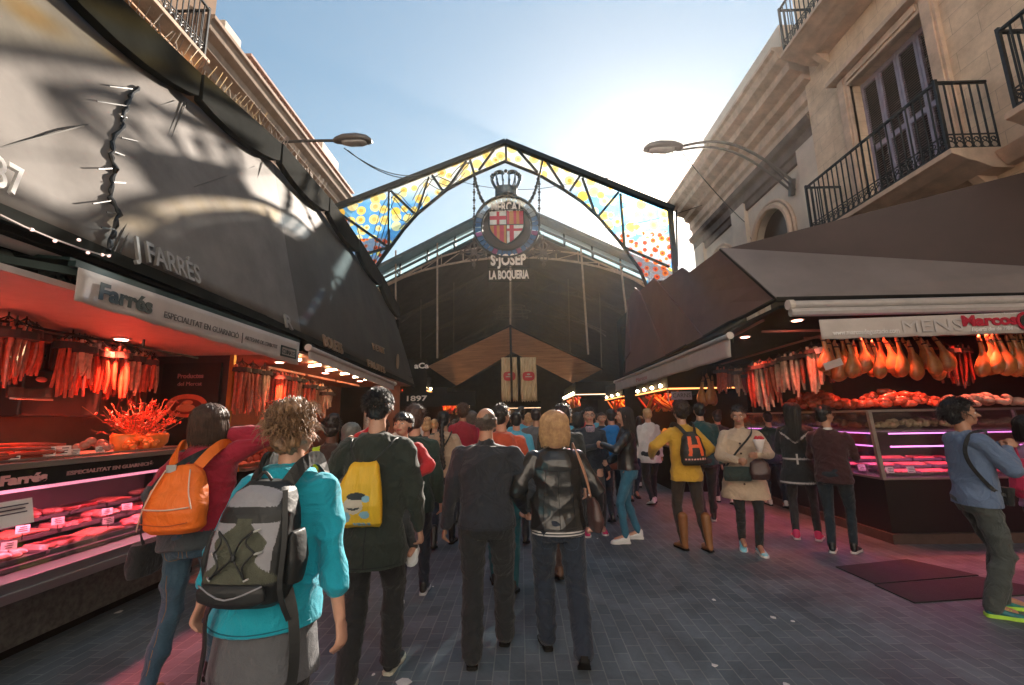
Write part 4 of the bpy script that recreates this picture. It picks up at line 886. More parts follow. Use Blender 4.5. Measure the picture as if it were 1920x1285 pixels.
m = MB(); m.bar((-4.75, Y0, 2.32), (-4.75, 5.6, 2.32), .025); m.bar((-4.0, Y0, 2.43), (-4.0, 5.3, 2.43), .02)
for y in (0, 1.5, 3, 4.5): m.bar((-4.75, y, 2.32), (-4.95, y, 2.36), .02); m.bar((-4.0, y, 2.43), (-4.0, y, 2.53), .015)
m.build('hanging_rail', M_iron, LS)
m = MB(); m.b2((-3.60, Y0+.2, 1.17), (-3.56, Y1-.1, 1.19)); m.build('strip_lamp', mat('pink_tube', (1, .5, .7), .4, emit=(1, .28, .40), es=.6), LS)
for y in (1.2, 2.7, 4.2):
    L0 = bpy.data.lights.new('strip_light', 'AREA'); L0.shape = 'RECTANGLE'; L0.size = .06; L0.size_y = 1.4; L0.energy = 11; L0.color = (1, .17, .28)
    lo = bpy.data.objects.new('strip_light', L0); C.objects.link(lo); lo.parent = LS; lo.location = Vector((-3.62, y, 1.16))-origin(LS)
for i, (x, y, lb) in enumerate(((-4.15, 1.0, 'red ceiling spot of the left stall nearest to the viewer'), (-4.15, 2.75, 'red ceiling spot of the left stall above the stacked salami'), (-4.15, 4.4, 'red ceiling spot of the left stall in front of the oval sign'))):
    spot((x, y, 2.515), RED, 20, lb, r=.06)
# oval sign on the dark panel
SG = thing('stall_sign', (-4.35, 5.68, 1.6), 'dark board with glowing red oval emblem beside the brass post', 'sign')
m = MB(); m.b2((-4.72, 5.66, 1.25), (-3.95, 5.70, 2.42)); m.build('board', mat('sign_black', (.02, .015, .012), .5), SG)
ov = Vector((-4.34, 5.65, 1.86)); m = MB(); m.loft([(ov, .27, .15, (1, 0, 0), (0, 0, 1)), (ov+Vector((0, -.012, 0)), .27, .15, (1, 0, 0), (0, 0, 1))], 28); m.build('oval', mat('oval_red', (.65, .16, .08), .5), SG)
m = MB(); m.loft([(ov+Vector((0, -.012, -.01)), .21, .10, (1, 0, 0), (0, 0, 1)), (ov+Vector((0, -.018, -.01)), .21, .10, (1, 0, 0), (0, 0, 1))], 28); m.build('oval_centre', mat('oval_dark', (.18, .03, .02), .5), SG)
m = MB(); m.ell(ov+Vector((0, -.02, -.03)), (.13, .01, .05)); m.ell(ov+Vector((.02, -.02, .04)), (.07, .01, .03)); m.build('emblem', mat('emblem_tan', (.6, .25, .12), .5), SG)
text('lettering', 'Productes', .085, (-4.34, 5.655, 2.22), (1, 0, 0), (0, 0, 1), M_pk2, SG, ext=.003, off=.002); text('lettering', 'del Mercat', .075, (-4.34, 5.655, 2.12), (1, 0, 0), (0, 0, 1), M_pk2, SG, ext=.003)
# hanging goods, left stall, placed where the photograph shows them
for i, (px, py, X, n, L_, r, mi, w, lb, lk) in enumerate((
    (18, 585, -4.0, 7, .44, .018, 0, .2, 'bunch of thin red sausages hanging at far left of the left stall', 1),
    (52, 590, -4.05, 8, .42, .016, 0, .18, 'second bunch of thin red sausages from the left edge', 1),
    (150, 622, -4.3, 10, .50, .020, 0, .22, 'wide bunch of red sausages with a dark tie above the black oven', 1),
    (172, 620, -4.35, 7, .44, .021, 1, .15, 'paler sausage bunch beside the wide one above the oven', 1),
    (212, 640, -4.6, 3, .52, .036, 0, .16, 'three thick salamis hanging below the framed notice', 1),
    (246, 640, -4.6, 4, .40, .024, 1, .13, 'pale fuet bunch hanging right of the framed notice', 1),
    (272, 650, -4.6, 3, .42, .028, 1, .12, 'pale fuet bunch nearest the dark sign board', 1),
    (100, 600, -4.7, 5, .40, .02, 2, .16, 'shadowy dark sausage bunch behind on the back wall', 1),
    )):
    p = at(px, py, X=X); bunch(p, n, L_, r, mi, lb, 'sausages hanging in the left stall', w=w, links=lk)
m = MB(); p = at(215, 665, X=-4.5); m.box(p, (.02, .2, .16)); o = m.build('framed_notice', mat('notice_red', (.5, .2, .16), .5), bevel=.004); tag(o, 'small framed notice hanging among the salamis in the left stall', 'notice')
for i, (px, py, X, n, L_, r, mi, w) in enumerate(((10, 575, -4.5, 9, .55, .02, 2, .3), (128, 628, -4.7, 6, .45, .02, 0, .2), (190, 640, -4.75, 6, .5, .024, 2, .2), (232, 650, -4.8, 5, .55, .03, 0, .2), (262, 655, -4.8, 6, .6, .02, 2, .2), (290, 662, -4.6, 6, .36, .02, 1, .16), (60, 600, -4.75, 8, .5, .02, 0, .26))):
    bunch(at(px, py, X=X), n, L_, r, mi, 'back row sausage bunch on the left stall wall, number %d' % (i+1), 'back row sausages of the left stall', w=w, tie=i % 2 == 0)
for i, (px, py, X, n, L_, r, mi, w) in enumerate(((34, 592, -3.95, 8, .46, .019, 0, .22), (70, 600, -4.2, 6, .40, .018, 0, .18), (138, 618, -4.2, 8, .5, .019, 0, .2), (160, 626, -4.15, 7, .3, .02, 1, .18), (192, 636, -4.3, 6, .46, .024, 0, .18), (228, 640, -4.3, 6, .5, .024, 0, .18), (258, 648, -4.35, 6, .46, .022, 1, .16), (284, 655, -4.3, 5, .40, .022, 0, .14))):
    bunch(at(px, py, X=X), n, L_, r, mi, 'front row sausage bunch of the left stall, number %d' % (i+1), 'front row sausages of the left stall', w=w)
# oven / slicer machine
OV = thing('oven', at(70, 800, X=-4.6), 'black boxy machine with handle at the back of the left stall', 'machine')
p = at(80, 740, X=-4.6); m = MB(); m.box(p, (.45, .75, .42)); m.build('body', mat('oven_black', (.03, .025, .025), .4), OV, bevel=.015)
m = MB(); q = at(55, 738, X=-4.36); m.box(q, (.02, .34, .09)); m.build('window', mat('oven_window', (.08, .05, .05), .2), OV); m = MB(); m.tube([q+Vector((.03, -.17, -.05)), q+Vector((.05, -.15, -.05)), q+Vector((.05, .15, -.05)), q+Vector((.03, .17, -.05))], .01, 6); m.build('handle', M_steel, OV)
m = MB(); m.ell(at(78, 712, X=-4.36), (.01, .05, .025)); m.build('badge', mat('oven_badge', (.6, .2, .15), .4), OV)
# things on top of the counter
p = at(35, 846, X=-3.75); Z1 = 1.378
t_ = thing('sausage_pile', (-3.8, 3.05, Z1), 'heap of long thin red sausages on the counter top at far left', 'sausages'); me = sausage_mesh(.5, .016).build('sausage', M_saus[0], None, smooth=True); dm = me.data; bpy.data.objects.remove(me)
zz = np.empty(len(dm.vertices)*3); dm.vertices.foreach_get('co', zz); zz = zz.reshape(-1, 3); zz[:, 2] -= zz[:, 2].mean(); dm.vertices.foreach_set('co', zz.ravel())
for i in range(46):
    s = bpy.data.objects.new('sausage', dm); C.objects.link(s); s.parent = t_; s.location = (random.uniform(-.12, .2), random.uniform(-.45, .3), .02+random.random()**1.5*.1); s.rotation_euler = (PI/2+random.uniform(-.06, .06), random.uniform(-.1, .1), random.uniform(-.35, .35))
for i, (px, py, w, h, lb) in enumerate(((24, 850-20, .10, .085, 'price card in front of the sausage heap at far left'), (93, 836, .085, .075, 'left one of two price cards standing close together'), (122, 836, .085, .075, 'right one of two price cards standing close together'), (141, 851, .06, .055, 'small price card low on the counter top edge'), (190, 832, .06, .05, 'price card on a stick before the chilli bouquet'), (307, 812, .07, .06, 'price card leaning in the chilli bouquet'))):
    p = at(px, py, X=-3.62 if i != 5 else -3.75); card((p.x, p.y, Z1), w, h, lb, yaw=PI/2-.55, stick=.02 if i in (1, 2, 4) else .01 if i != 5 else .12)
pile((-3.72, 3.78, Z1), .09, .15, 12, .035, M_meat[2], 'dried_fruit', 'small heap of pale dried fruit behind the paired price cards', 'dried fruit', el=1.2, hz=.07)
pile((-3.68, 4.28, Z1), .10, .16, 22, .03, mat('orange_pepper', (.75, .25, .05), .4, var=.2), 'small_pepper', 'spilled small orange peppers at the foot of the chilli bouquet', 'peppers', hz=.08)
BQ = thing('chilli_bouquet', (-3.85, 4.45, Z1), 'bushy bouquet of dried red chillies in orange bowls on the counter', 'chilli bouquet')
m = MB(); bw_ = []
for dy, r in ((-.18, .12), (.12, .15)): m.loft([((-3.85, 4.45+dy, Z1), r*.6, r*.6), ((-3.85, 4.45+dy, Z1+.06), r*.95, r*.95), ((-3.85, 4.45+dy, Z1+.14), r, r), ((-3.85, 4.45+dy, Z1+.16), r*.9, r*.9)], 16)
m.build('bowl', mat('orange_bowl', (.72, .28, .06), .4, var=.15), BQ, smooth=True)
ms_, mc = MB(), MB(); rnd = random.Random(4)
for i in range(85):
    a, el = rnd.uniform(0, 2*PI), rnd.uniform(.25, 1.5); L_ = rnd.uniform(.22, .46); b0 = Vector((-3.85, 4.45+rnd.uniform(-.15, .12), Z1+.13)); d = Vector((math.cos(a)*math.cos(el), math.sin(a)*math.cos(el)*1.3, math.sin(el)))
    tip = b0+d*L_; mid_ = b0+d*L_*.6+Vector((0, 0, -.02)); ms_.tube([b0, mid_, tip], .0035, 4)
    for k in range(4):
        q = b0+d*L_*rnd.uniform(.45, 1); e = Vector((rnd.uniform(-1, 1), rnd.uniform(-1, 1), rnd.uniform(-.9, .5))).normalized()*rnd.uniform(.025, .05); mc.tube([q, q+e*.5, q+e], [.006, .0085, .002], 5)
ms_.build('stems', mat('dry_stem', (.30, .15, .07), .8), BQ); mc.build('chillies', mat('chilli_red', (.40, .02, .012), .4, col2=(.75, .12, .05), vscale=30, coat=.3), BQ, smooth=True)['kind'] = 'stuff'
p = at(0, 915, X=-3.45); NT = thing('notice', (-3.44, 2.98, .93), 'white printed notice taped to the glass of the left counter', 'notice')
m = MB(); R_ = Matrix.Rotation(-.26, 3, 'Y'); m.box((-3.435, 3.0, 1.05), (.004, .30, .17), R_); m.build('paper', M_paper, NT)
m = MB()
for i in range(5): m.box((-3.431, 3.0, 1.0+i*.025), (.002, .22-.03*(i % 2), .008), R_)
m.build('print', M_ink3, NT)
# trays in the glass case
lbs = ['front', 'middle', 'back']; k = 0
for j, x in enumerate((-3.60, -3.90, -4.2)):
    for i, y in enumerate(np.arange(1.7, 5.1, .36)):
        kd = [(0, 1, 2, 3, 1, 0, 2, 1, 3, 0), (2, 1, 0, 1, 3, 2, 0, 1, 0, 2), (1, 2, 3, 0, 1, 2, 1, 0, 2, 1)][j][i % 10]
        nm = ['sliced meat', 'meat cuts', 'fresh sausages', 'steaks'][kd]
        meat_tray(x, float(y), .702+.07*j, .27, .33, kd, '%s, %s row of the left case, number %d from the viewer' % (nm, lbs[j], i+1), grp='meat trays in the left glass case'); k += 1
m = MB(); m.b2((-4.38, 1.4, .702), (-4.06, 5.15, .77)); m.b2((-4.06, 1.4, .702), (-3.76, 5.15, .735)); m.build('step', M_tray, LS)
for i, (y, x) in enumerate(((3.35, -3.70), (3.62, -3.72), (3.98, -3.66), (4.2, -3.68), (3.85, -3.52), (3.1, -3.5), (2.7, -3.7))):
    card((x, y, .80 if x < -3.6 else .75), .075, .055, 'pink lit price card in the left case, %s' % ['over the second tray from the notice', 'small and square near the notice', 'right above the red peppers', 'furthest right under the black strip', 'lying low in front of the red meat', 'beside the taped notice', 'at the near end'][i], yaw=PI/2-.5, stick=.05)
# ================================================================ second left stall
S2 = thing('market_stall', (-3.9, 8.5, 0), 'second left stall with gold strip lamps and dense hanging sausages', 'stall')
m = MB(); m.b2((-4.7, 5.9, 0), (-3.75, 11.6, 1.0)); m.build('base', M_dark, S2)
m = MB(); m.b2((-4.7, 5.85, 1.0), (-3.62, 11.6, 1.04)); m.build('counter_top', M_steel, S2)
m = MB(); m.b2((-5.0, 5.8, 0), (-4.95, 12, 2.8)); m.b2((-5.0, 5.8, 2.55), (-3.0, 12, 2.58)); m.b2((-3.9, 11.55, 0), (-3.2, 11.6, 2.6)); m.build('back_wall', mat('red_brown_wall', (.22, .09, .06), .6), S2)
for i in range(7):
    y = 6.1+i*.62; m = MB(); m.bar((-3.12, y, 2.50), (-3.35, y+.12, 2.50), .03); m.build('strip_lamp', M_bulb_w, S2)
for y, z in ((6.2, 2.35), (7.2, 2.35), (8.4, 2.35)): m = MB(); m.bar((-3.35, y-.5, z), (-3.35, y+.6, z), .03); m.build('hanging_rail', mat('lit_rail', (.5, .12, .06), .5), S2)
for y, c_, e in ((6.6, RED, 24), (8.2, ORG, 16), (10.0, ORG, 14)): spot((-3.7, y, 2.545), c_, e, 'ceiling spot of the second left stall, %s' % ('near one' if y < 7 else 'middle one' if y < 9 else 'far one'), grp='ceiling spots of the second left stall')
k = 0
for px, py, X, n, L_, r, mi, w in ((455, 672, -3.75, 7, .62, .026, 0, .2), (475, 676, -3.8, 7, .62, .026, 0, .2), (497, 680, -3.75, 6, .60, .026, 1, .18), (530, 690, -3.8, 8, .55, .022, 0, .22), (550, 694, -3.75, 8, .55, .022, 0, .22), (566, 698, -3.8, 7, .5, .022, 1, .2), (540, 694, -4.1, 8, .6, .022, 2, .25), (583, 708, -3.6, 6, .6, .03, 0, .2), (600, 712, -3.7, 6, .6, .03, 1, .2), (512, 686, -4.1, 8, .6, .022, 2, .25), (615, 722, -3.45, 8, .3, .03, 1, .22)):
    p = at(px, py, X=X); bunch(p, n, L_, r, mi, 'sausage bunch hanging in the second left stall, number %d from the brass post' % (k+1), 'sausages hanging in the second left stall', w=w); k += 1
pile((-3.85, 6.3, 1.04), .18, .35, 60, .055, mat('red_pomegranate', (.65, .08, .04), .4, var=.25), 'red_fruit', 'heap of red fruit right of the brass post', 'fruit', hz=.3)
pile((-3.8, 7.2, 1.04), .18, .4, 60, .05, M_meat[3], 'fruit', 'second heap of orange red produce behind the curly haired walker', 'fruit', hz=.22)
m = MB(); m.b2((-3.9, 6.2, 1.55), (-3.5, 7.6, 1.58)); m.build('shelf', M_steel, S2)
pile((-3.7, 6.9, 1.58), .15, .55, 60, .045, M_saus[0], 'cured_meat', 'row of small cured meats on the shelf of the second left stall', 'meat', hz=.1)
o = MB(); o.loft([((-3.12, 9.2, 0), .16, .16), ((-3.12, 9.2, 2.0), .16, .16)], 18); o = o.build('speckled_column', mat('speckled_grey', (.06, .07, .09), .5, col2=(.5, .5, .52), vscale=60)); tag(o, 'grey speckled column at the end of the second left stall', 'column')
o = MB(); o.bar((-2.95, 9.25, 0), (-2.95, 9.25, 2.35), .05); o = o.build('awning_post', M_steel); tag(o, 'slim steel post beside the speckled column', 'post')
# ================================================================ right corner stall
RS = thing('market_stall', (6, 7.5, 0), 'corner butcher stall with violet lit glass case and black base', 'stall')
XC, YC = 4.58, 5.86
m = MB(); m.b2((XC+.05, YC+.06, .12), (9.5, YC+1.1, .76)); m.b2((XC+.05, YC+1.1, .12), (XC+1.0, 9.6, .76)); m.build('base', mat('base_black', (.010, .010, .011), .35), RS)
m = MB(); m.b2((XC, YC, 0), (9.5, YC+1.0, .12)); m.b2((XC, YC+1.0, 0), (XC+.9, 9.65, .12)); m.build('plinth', mat('brown_plinth', (.09, .055, .045), .7, var=.2), RS)
m = MB(); m.b2((XC+.02, YC+.03, .765), (9.5, YC+.95, .80)); m.b2((XC+.02, YC+.95, .765), (XC+.95, 9.6, .80)); m.build('display_deck', M_tray, RS)
m = MB()
m.quad((XC, YC, .80), (9.5, YC, .80), (9.5, YC+.14, 1.62), (XC+.02, YC+.10, 1.62), .008); m.quad((XC, YC, .80), (XC, 9.6, .80), (XC+.12, 9.6, 1.62), (XC+.02, YC+.1, 1.62), .008); m.build('glass_front', M_glass, RS)
m = MB(); m.bar((XC-.01, YC-.01, .78), (XC+.01, YC+.09, 1.64), .045); m.bar((XC+1.9, YC-.01, .78), (XC+1.92, YC+.13, 1.64), .03); m.bar((XC, YC+.08, 1.64), (9.5, YC+.12, 1.64), .04, .03); m.bar((XC, YC+.08, 1.64), (XC+.1, 9.6, 1.64), .04, .03); m.bar((XC-.015, YC-.015, .79), (9.5, YC-.015, .79), .03, .025); m.bar((XC-.015, YC, .79), (XC-.015, 9.6, .79), .03, .025); m.build('case_frame', M_steel, RS)
m = MB(); m.b2((XC+.2, YC+.2, 1.36), (9.5, YC+.7, 1.38)); m.b2((XC+.2, YC+.7, 1.36), (XC+.7, 9.6, 1.38)); m.b2((XC+.02, YC+.12, 1.625), (9.5, YC+.8, 1.645)); m.b2((XC+.12, YC+.8, 1.625), (XC+.8, 9.6, 1.645)); m.build('shelf', M_steel, RS)
M_viol = mat('violet_tube', (1, .5, .9), .4, emit=(1, .26, .85), es=.7)
for z in (1.33, 1.16):
    m = MB(); m.b2((XC+.3, YC+.17, z), (9.4, YC+.19, z+.018)); m.b2((XC+.19, YC+.3, z), (XC+.21, 9.5, z+.018)); m.build('strip_lamp', M_viol, RS)
for (x, y, sx, sy) in ((5.5, YC+.25, 1.6, .06), (7.3, YC+.25, 1.6, .06), (XC+.26, 7.2, .06, 1.4), (XC+.26, 8.8, .06, 1.2)):
    L0 = bpy.data.lights.new('strip_light', 'AREA'); L0.shape = 'RECTANGLE'; L0.size = sx; L0.size_y = sy; L0.energy = 7; L0.color = (1, .16, .52)
    lo = bpy.data.objects.new('strip_light', L0); C.objects.link(lo); lo.parent = RS; lo.location = Vector((x, y, 1.31))-origin(RS)
m = MB(); m.b2((XC+1.3, 8.4, 0), (11, 8.5, 3.0)); m.b2((XC+1.3, 8.5, 0), (XC+1.4, 12.9, 3.0)); m.build('back_wall', mat('grey_brown_wall', (.055, .04, .037), .5), RS)
m = MB(); m.bar((3.6, 6.45, 2.83), (10, 6.45, 2.83), .03); m.bar((4.5, 6.9, 2.80), (10, 6.9, 2.80), .03); m.bar((4.55, 6.2, 2.78), (4.55, 12.5, 2.74), .03); m.bar((3.5, 6.2, 2.95), (4.1, 12.5, 2.85), .03); m.build('hanging_rail', mat('red_rail', (.25, .08, .06), .5), RS)
for i, (px, py) in enumerate(((1495, 603), (1397, 634))):
    p = at(px, py, Z=2.93); spot((p.x, p.y, 2.955), RED, 5, 'red ceiling spot under the dark right canopy, %s' % ('near the corner' if i == 0 else 'further down the street'), grp='ceiling spots of the right stall', r=.07)
for i, (x, y, pw) in enumerate(((5.15, 6.3, 9), (6.6, 6.3, 9), (5.2, 8.2, 7), (5.1, 10.5, 6), (8.2, 6.3, 9))):
    spot((x, y, 2.955), RED, pw, 'red ceiling spot of the right stall hidden behind the valance, number %d from the corner' % (i+1), grp='ceiling spots of the right stall')
for i, (px, py, Y, n, L_, r, mi, w) in enumerate(((1350, 682, 8.8, 7, .5, .028, 0, .24), (1412, 676, 8.0, 8, .7, .028, 0, .26), (1442, 668, 7.4, 8, .66, .028, 0, .26), (1460, 662, 7.2, 7, .5, .03, 1, .22), (1500, 650, 6.8, 8, .55, .03, 0, .26), (1385, 684, 8.6, 7, .45, .03, 1, .22), (1535, 640, 6.7, 8, .5, .03, 2, .26), (1770, 640, 6.6, 7, .5, .03, 2, .26), (1800, 640, 6.8, 6, .6, .02, 2, .2))):
    bunch(at(px, py, Y=Y), n, L_, r, mi, 'dense red sausage bunch over the right stall, number %d' % (i+1), 'dense sausage bunches of the right stall', w=w)
# hams
hp = [(1542+i*11.5, 640+(i % 3)*5, .12-.016*i+.05*math.sin(i*2.3)) for i in range(19)]
for i, (px, py, tl) in enumerate(hp):
    p = at(px, py-12, Y=(6.3, 6.55, 6.42, 6.7)[i % 4]); ham(p, random.uniform(-.6, .6), 'cured ham leg hanging over the violet case, number %d from the left' % (i+1), sc=.80+.1*((i*7) % 5)/4, tilt=tl)
for i, (px, py, tl) in enumerate(((1835, 640, .1), (1851, 636, .1), (1868, 638, .0), (1886, 640, -.1), (1904, 640, -.1), (1922, 638, -.15), (1860, 636, .2), (1895, 636, .05), (1912, 636, .0))):
    p = at(px, py-12, Y=6.3); ham(p, random.uniform(-.6, .6), 'ham leg fanned out at the right edge, number %d from the left' % (i+1), sc=.9, tilt=tl, grp='hams fanned out at the right edge')
k = 0
for px, py, Y, n, L_, r, mi, w, lb in ((1425, 672, 7.6, 8, .78, .03, 1, .26, 'tall tied sausage bunch above the beige trench coat woman'), (1478, 655, 6.9, 9, .6, .03, 1, .3, 'pink sausage bunch left of the hams'), (1521, 640, 6.5, 6, .62, .034, 1, .18, 'pale sausage bunch beside the first ham'), (1398, 690, 8.4, 5, .36, .035, 2, .16, 'short dark sausage bunch behind the tall one'), (1370, 684, 9.0, 7, .36, .03, 2, .24, 'small glossy sausage bunch left of the short dark one'), (1462, 668, 7.9, 6, .5, .03, 2, .25, 'shadowy sausage bunch behind the pink one')):
    bunch(at(px, py, Y=Y), n, L_, r, mi, lb, 'sausages hanging over the right stall', w=w, tag_card=(k == 2)); k += 1
for i, (px, py) in enumerate(((1325, 700), (1335, 704), (1318, 706))): ham(at(px, py, Y=9.2+.15*i), i*1.2, 'orange ham leg hanging alone beyond the sausage bunches, %s' % ['front', 'right', 'left'][i], grp='hams hanging beyond the sausages', sc=.95)
o = MB(); p = at(1562, 683, Y=6.2); o.box(p, (.27, .006, .1), Matrix.Rotation(-.3, 3, 'Y')); o = o.build('paper_tag', M_paper); tag(o, 'tilted white paper tag hanging in front of the hams', 'tag')
# shelves of goods on and in the case
pile((5.25, 6.3, 1.65), .65, .2, 95, .05, M_saus[0], 'cured_meat', 'long heap of red cured meats on top of the case under the hams', 'meat', el=1.7, hz=.2)
pile((4.95, 7.6, 1.65), .22, .8, 95, .055, M_saus[0], 'cured_meat', 'heap of red cured meats on the street side of the case', 'meat', el=1.6, hz=.25)
pile((6.35, 6.25, 1.65), .55, .2, 50, .05, mat('wrapped_goods', (.42, .33, .28), .4, var=.3), 'wrapped_cheese', 'wrapped pale goods on top of the case beside the blue jacket', 'food packs', el=1.5, hz=.12)
pile((5.45, 6.3, 1.38), .55, .12, 60, .04, mat('tan_croquette', (.50, .34, .20), .6, var=.25), 'croquette', 'tan croquettes on the upper glass shelf', 'food', hz=.07)
pile((7.2, 6.3, 1.38), .9, .12, 60, .045, mat('brown_croquette', (.30, .2, .14), .6, var=.25), 'croquette', 'darker croquettes on the upper glass shelf at right', 'food', hz=.07)
pile((4.98, 7.4, 1.38), .10, .9, 60, .04, mat('orange_crumb', (.55, .26, .12), .6, var=.25), 'croquette', 'orange breaded pieces on the street side shelf', 'food', hz=.07)
rows = ['front', 'second', 'third']
for j in range(3):
    for i in range(9):
        kd = (3, 1, 3, 0, 2, 3, 0, 3, 1)[(i+j*2) % 9] if i > 1 else 2
        meat_tray(4.95+i*.42, YC+.24+j*.3, .81+.06*j, .38, .27, kd, '%s, %s row of the violet case, number %d from the corner' % (['sliced meat', 'meat cuts', 'fresh sausages', 'steaks'][kd], rows[j], i+1), grp='meat trays in the violet case')
for i in range(7):
    kd = (2, 1, 2, 1, 0, 2, 1)[i]; meat_tray(XC+.3, 6.95+i*.38, .82, .36, .34, kd, '%s on the street side of the violet case, number %d from the corner' % (['sliced meat', 'meat cuts', 'fresh sausages', 'steaks'][kd], i+1), grp='meat trays on the street side')
for i, (x, y) in enumerate(((4.78, 5.98), (5.05, 5.98), (4.66, 6.3))): card((x, y, .83), .1, .08, 'pale price card at the corner foot of the violet case, %s' % ['left', 'right', 'on the street side'][i], stick=.01)
m = MB(); m.b2((6.9, 6.1, 1.72), (8.2, 6.16, 1.84)); o = m.build('white_label_board', M_paper); tag(o, 'long pale label board above the case at the right edge', 'board')
m = MB(); m.b2((6.75, 6.9, 2.0), (6.95, 6.95, 2.62)); o = m.build('hanging_scale', mat('grey_metal_dull', (.12, .10, .10), .4), bevel=.02); tag(o, 'dull grey scale hanging between the two groups of hams', 'scale')
# dark mats and scraps on the paving
M_mat = mat('rubber_mat', (.022, .022, .022), .75, var=.2, bump=.4, bscale=80)
for nm, pts in (('left', ((1567, 1064), (1700, 1050), (1835, 1080), (1640, 1096))), ('right', ((1640, 1098), (1836, 1083), (1990, 1112), (1715, 1132)))):
    m = MB(); P = [at(a, b_, Z=.005) for a, b_ in pts]; m.prism(P, (0, 0, .01)); o = m.build('floor_mat', M_mat); tag(o, '%s dark rubber mat lying on the pavement before the violet case' % ('upper' if nm == 'left' else 'lower'), 'mat', 'dark mats on the pavement')
for i, (px, py, s_) in enumerate(((757, 1279, .045), (812, 1100, .012), (1340, 1248, .018), (1338, 1125, .02), (1487, 1165, .016), (222, 1148, .025), (1474, 1284, .02), (1700, 1060, .02), (1740, 1070, .018), (1726, 1087, .02), (1450, 1158, .02), (700, 1265, .012), (1120, 1010, .01))):
    p = at(px, py, Z=.006); m = MB(); rnd = random.Random(i); m.prism([(p.x+s_*rnd.uniform(.6, 1.3)*math.cos(a), p.y+s_*1.3*rnd.uniform(.5, 1.2)*math.sin(a), .005) for a in [j*PI/3 for j in range(6)]], (0, 0, .004)); o = m.build('paper_scrap', mat('scrap_white', (.7, .68, .66), .8)); tag(o, 'small pale paper scrap on the paving, %s' % ['largest, bottom centre left', 'tiny, left of the bald man', 'bottom right of centre', 'right of the leather jacket woman', 'before the lower mat', 'at the foot of the left counter', 'at the bottom edge', 'on the upper mat', 'between the two mats at left', 'on the edge of the lower mat', 'left of the lower mat', 'tiny, near the yellow bag carrier', 'tiny, behind the leather jacket woman'][i], 'paper scrap', 'scraps on the paving')
# ================================================================ stalls further in
def kiosk(x0, x1, y0, y1, h, sgn, label, warm, sign=None, nb=4, goods=True):
    t_ = thing('market_stall', ((x0+x1)/2, (y0+y1)/2, 0), label, 'stall', 'stalls further inside the market'); m = MB()
    m.b2((x0, y0, 0), (x1, y1, .95)); m.b2((x0, y0, h-.55), (x1, y1, h)); xb = x1-.1 if sgn > 0 else x0+.1; m.b2((xb-.05, y0+.05, .95), (xb+.05, y1, h-.55)); m.b2((x0+.1, y1-.1, .95), (x1-.1, y1-.05, h-.55)); m.build('body', M_dark, t_, bevel=.01)
    xf = x0 if sgn > 0 else x1
    m = MB(); m.b2((xf-sgn*.12, y0-.05, .95), (xf+sgn*.3, y1, 1.0)); m.build('counter', M_steel, t_)
    m = MB(); m.bar((xf-sgn*.03, y0, h-.53), (xf-sgn*.03, y1, h-.53), .03); m.bar((x0, y0-.03, h-.53), (x1, y0-.03, h-.53), .03); m.build('lit_edge', mat('lit_edge_%d' % warm, (1, .5, .25), .5, emit=(1, .3, .08) if warm else (1, .6, .35), es=1.2), t_)
    for i in range(nb):
        y = y0+(y1-y0)*(i+.5)/nb; m = MB(); m.ell((xf-sgn*.06, y, h-.44), .045, k=8, m=5); m.build('bulb', M_bulb_w, t_, smooth=True)
    L0 = bpy.data.lights.new('stall_light', 'AREA'); L0.shape = 'RECTANGLE'; L0.size = .5; L0.size_y = y1-y0; L0.energy = 16; L0.color = ORG if warm else (1, .55, .28)
    lo = bpy.data.objects.new('stall_light', L0); C.objects.link(lo); lo.parent = t_; lo.location = (xf+sgn*.35-(x0+x1)/2, 0, h-.6)
    if goods:
        p_ = MB(); rnd = random.Random(int(y0*10)); mm = [mat('produce_orange', (.75, .25, .04), .5), mat('produce_red', (.6, .05, .03), .5), mat('produce_yellow', (.75, .5, .08), .5)]
        for i in range(70): p_.mi = rnd.randrange(3); p_.ell((xf+sgn*rnd.uniform(.02, .3), rnd.uniform(y0, y1), 1.03+rnd.random()*.25), .06, k=7, m=5)
        for i in range(26): p_.mi = rnd.randrange(3); p_.tube([(xf+sgn*rnd.uniform(.0, .4), rnd.uniform(y0, y1), h-.6), (xf+sgn*.2, rnd.uniform(y0, y1), h-1.0)], .03, 5)
        g_ = p_.build('produce', mm, t_); g_['kind'] = 'stuff'
    return t_
K1 = kiosk(-5.2, -3.25, 12.6, 15.9, 3.15, -1, 'black stall with the numerals 1897 in cream on its fascia', 1)
p = at(776, 752, Y=12.56); text('lettering', '1897', .21, (p.x+.05, 12.585, p.z), (1, 0, 0), (0, 0, 1), M_let, K1, ext=.01, off=.004, width=.58)
m = MB(); m.b2((-3.5, 12.6, 2.02), (-1.3, 12.68, 2.42)); m.b2((-3.4, 12.6, 2.42), (-2.72, 12.66, 3.4)); m.b2((-1.42, 12.6, 0), (-1.34, 12.68, 2.42)) if False else None; m.build('fascia', M_dark, K1)
p = at(789, 690, Y=12.5); text('lettering', 'aCa', .22, (p.x, 12.59, p.z), (1, 0, 0), (0, 0, 1), M_let, K1, ext=.01, off=.006, width=.42)
for i, (px, py) in enumerate(((840, 745), (855, 748), (873, 746), (890, 745), (808, 727), (858, 725))): pass
kiosk(-4.6, -2.9, 17.2, 20.2, 2.9, -1, 'stall with warm bulbs behind the numerals stall on the left', 1)
kiosk(-5, -3.2, 22, 27, 2.9, -1, 'warm lit stall deeper in the hall on the left', 0)
kiosk(3.3, 5.2, 9.9, 12.6, 2.75, 1, 'dark stall beyond the violet case on the right', 1, goods=True)
kiosk(3.3, 5.4, 14.3, 17.2, 2.8, 1, 'orange lit stall behind the woman with the brown bag', 1, nb=3)
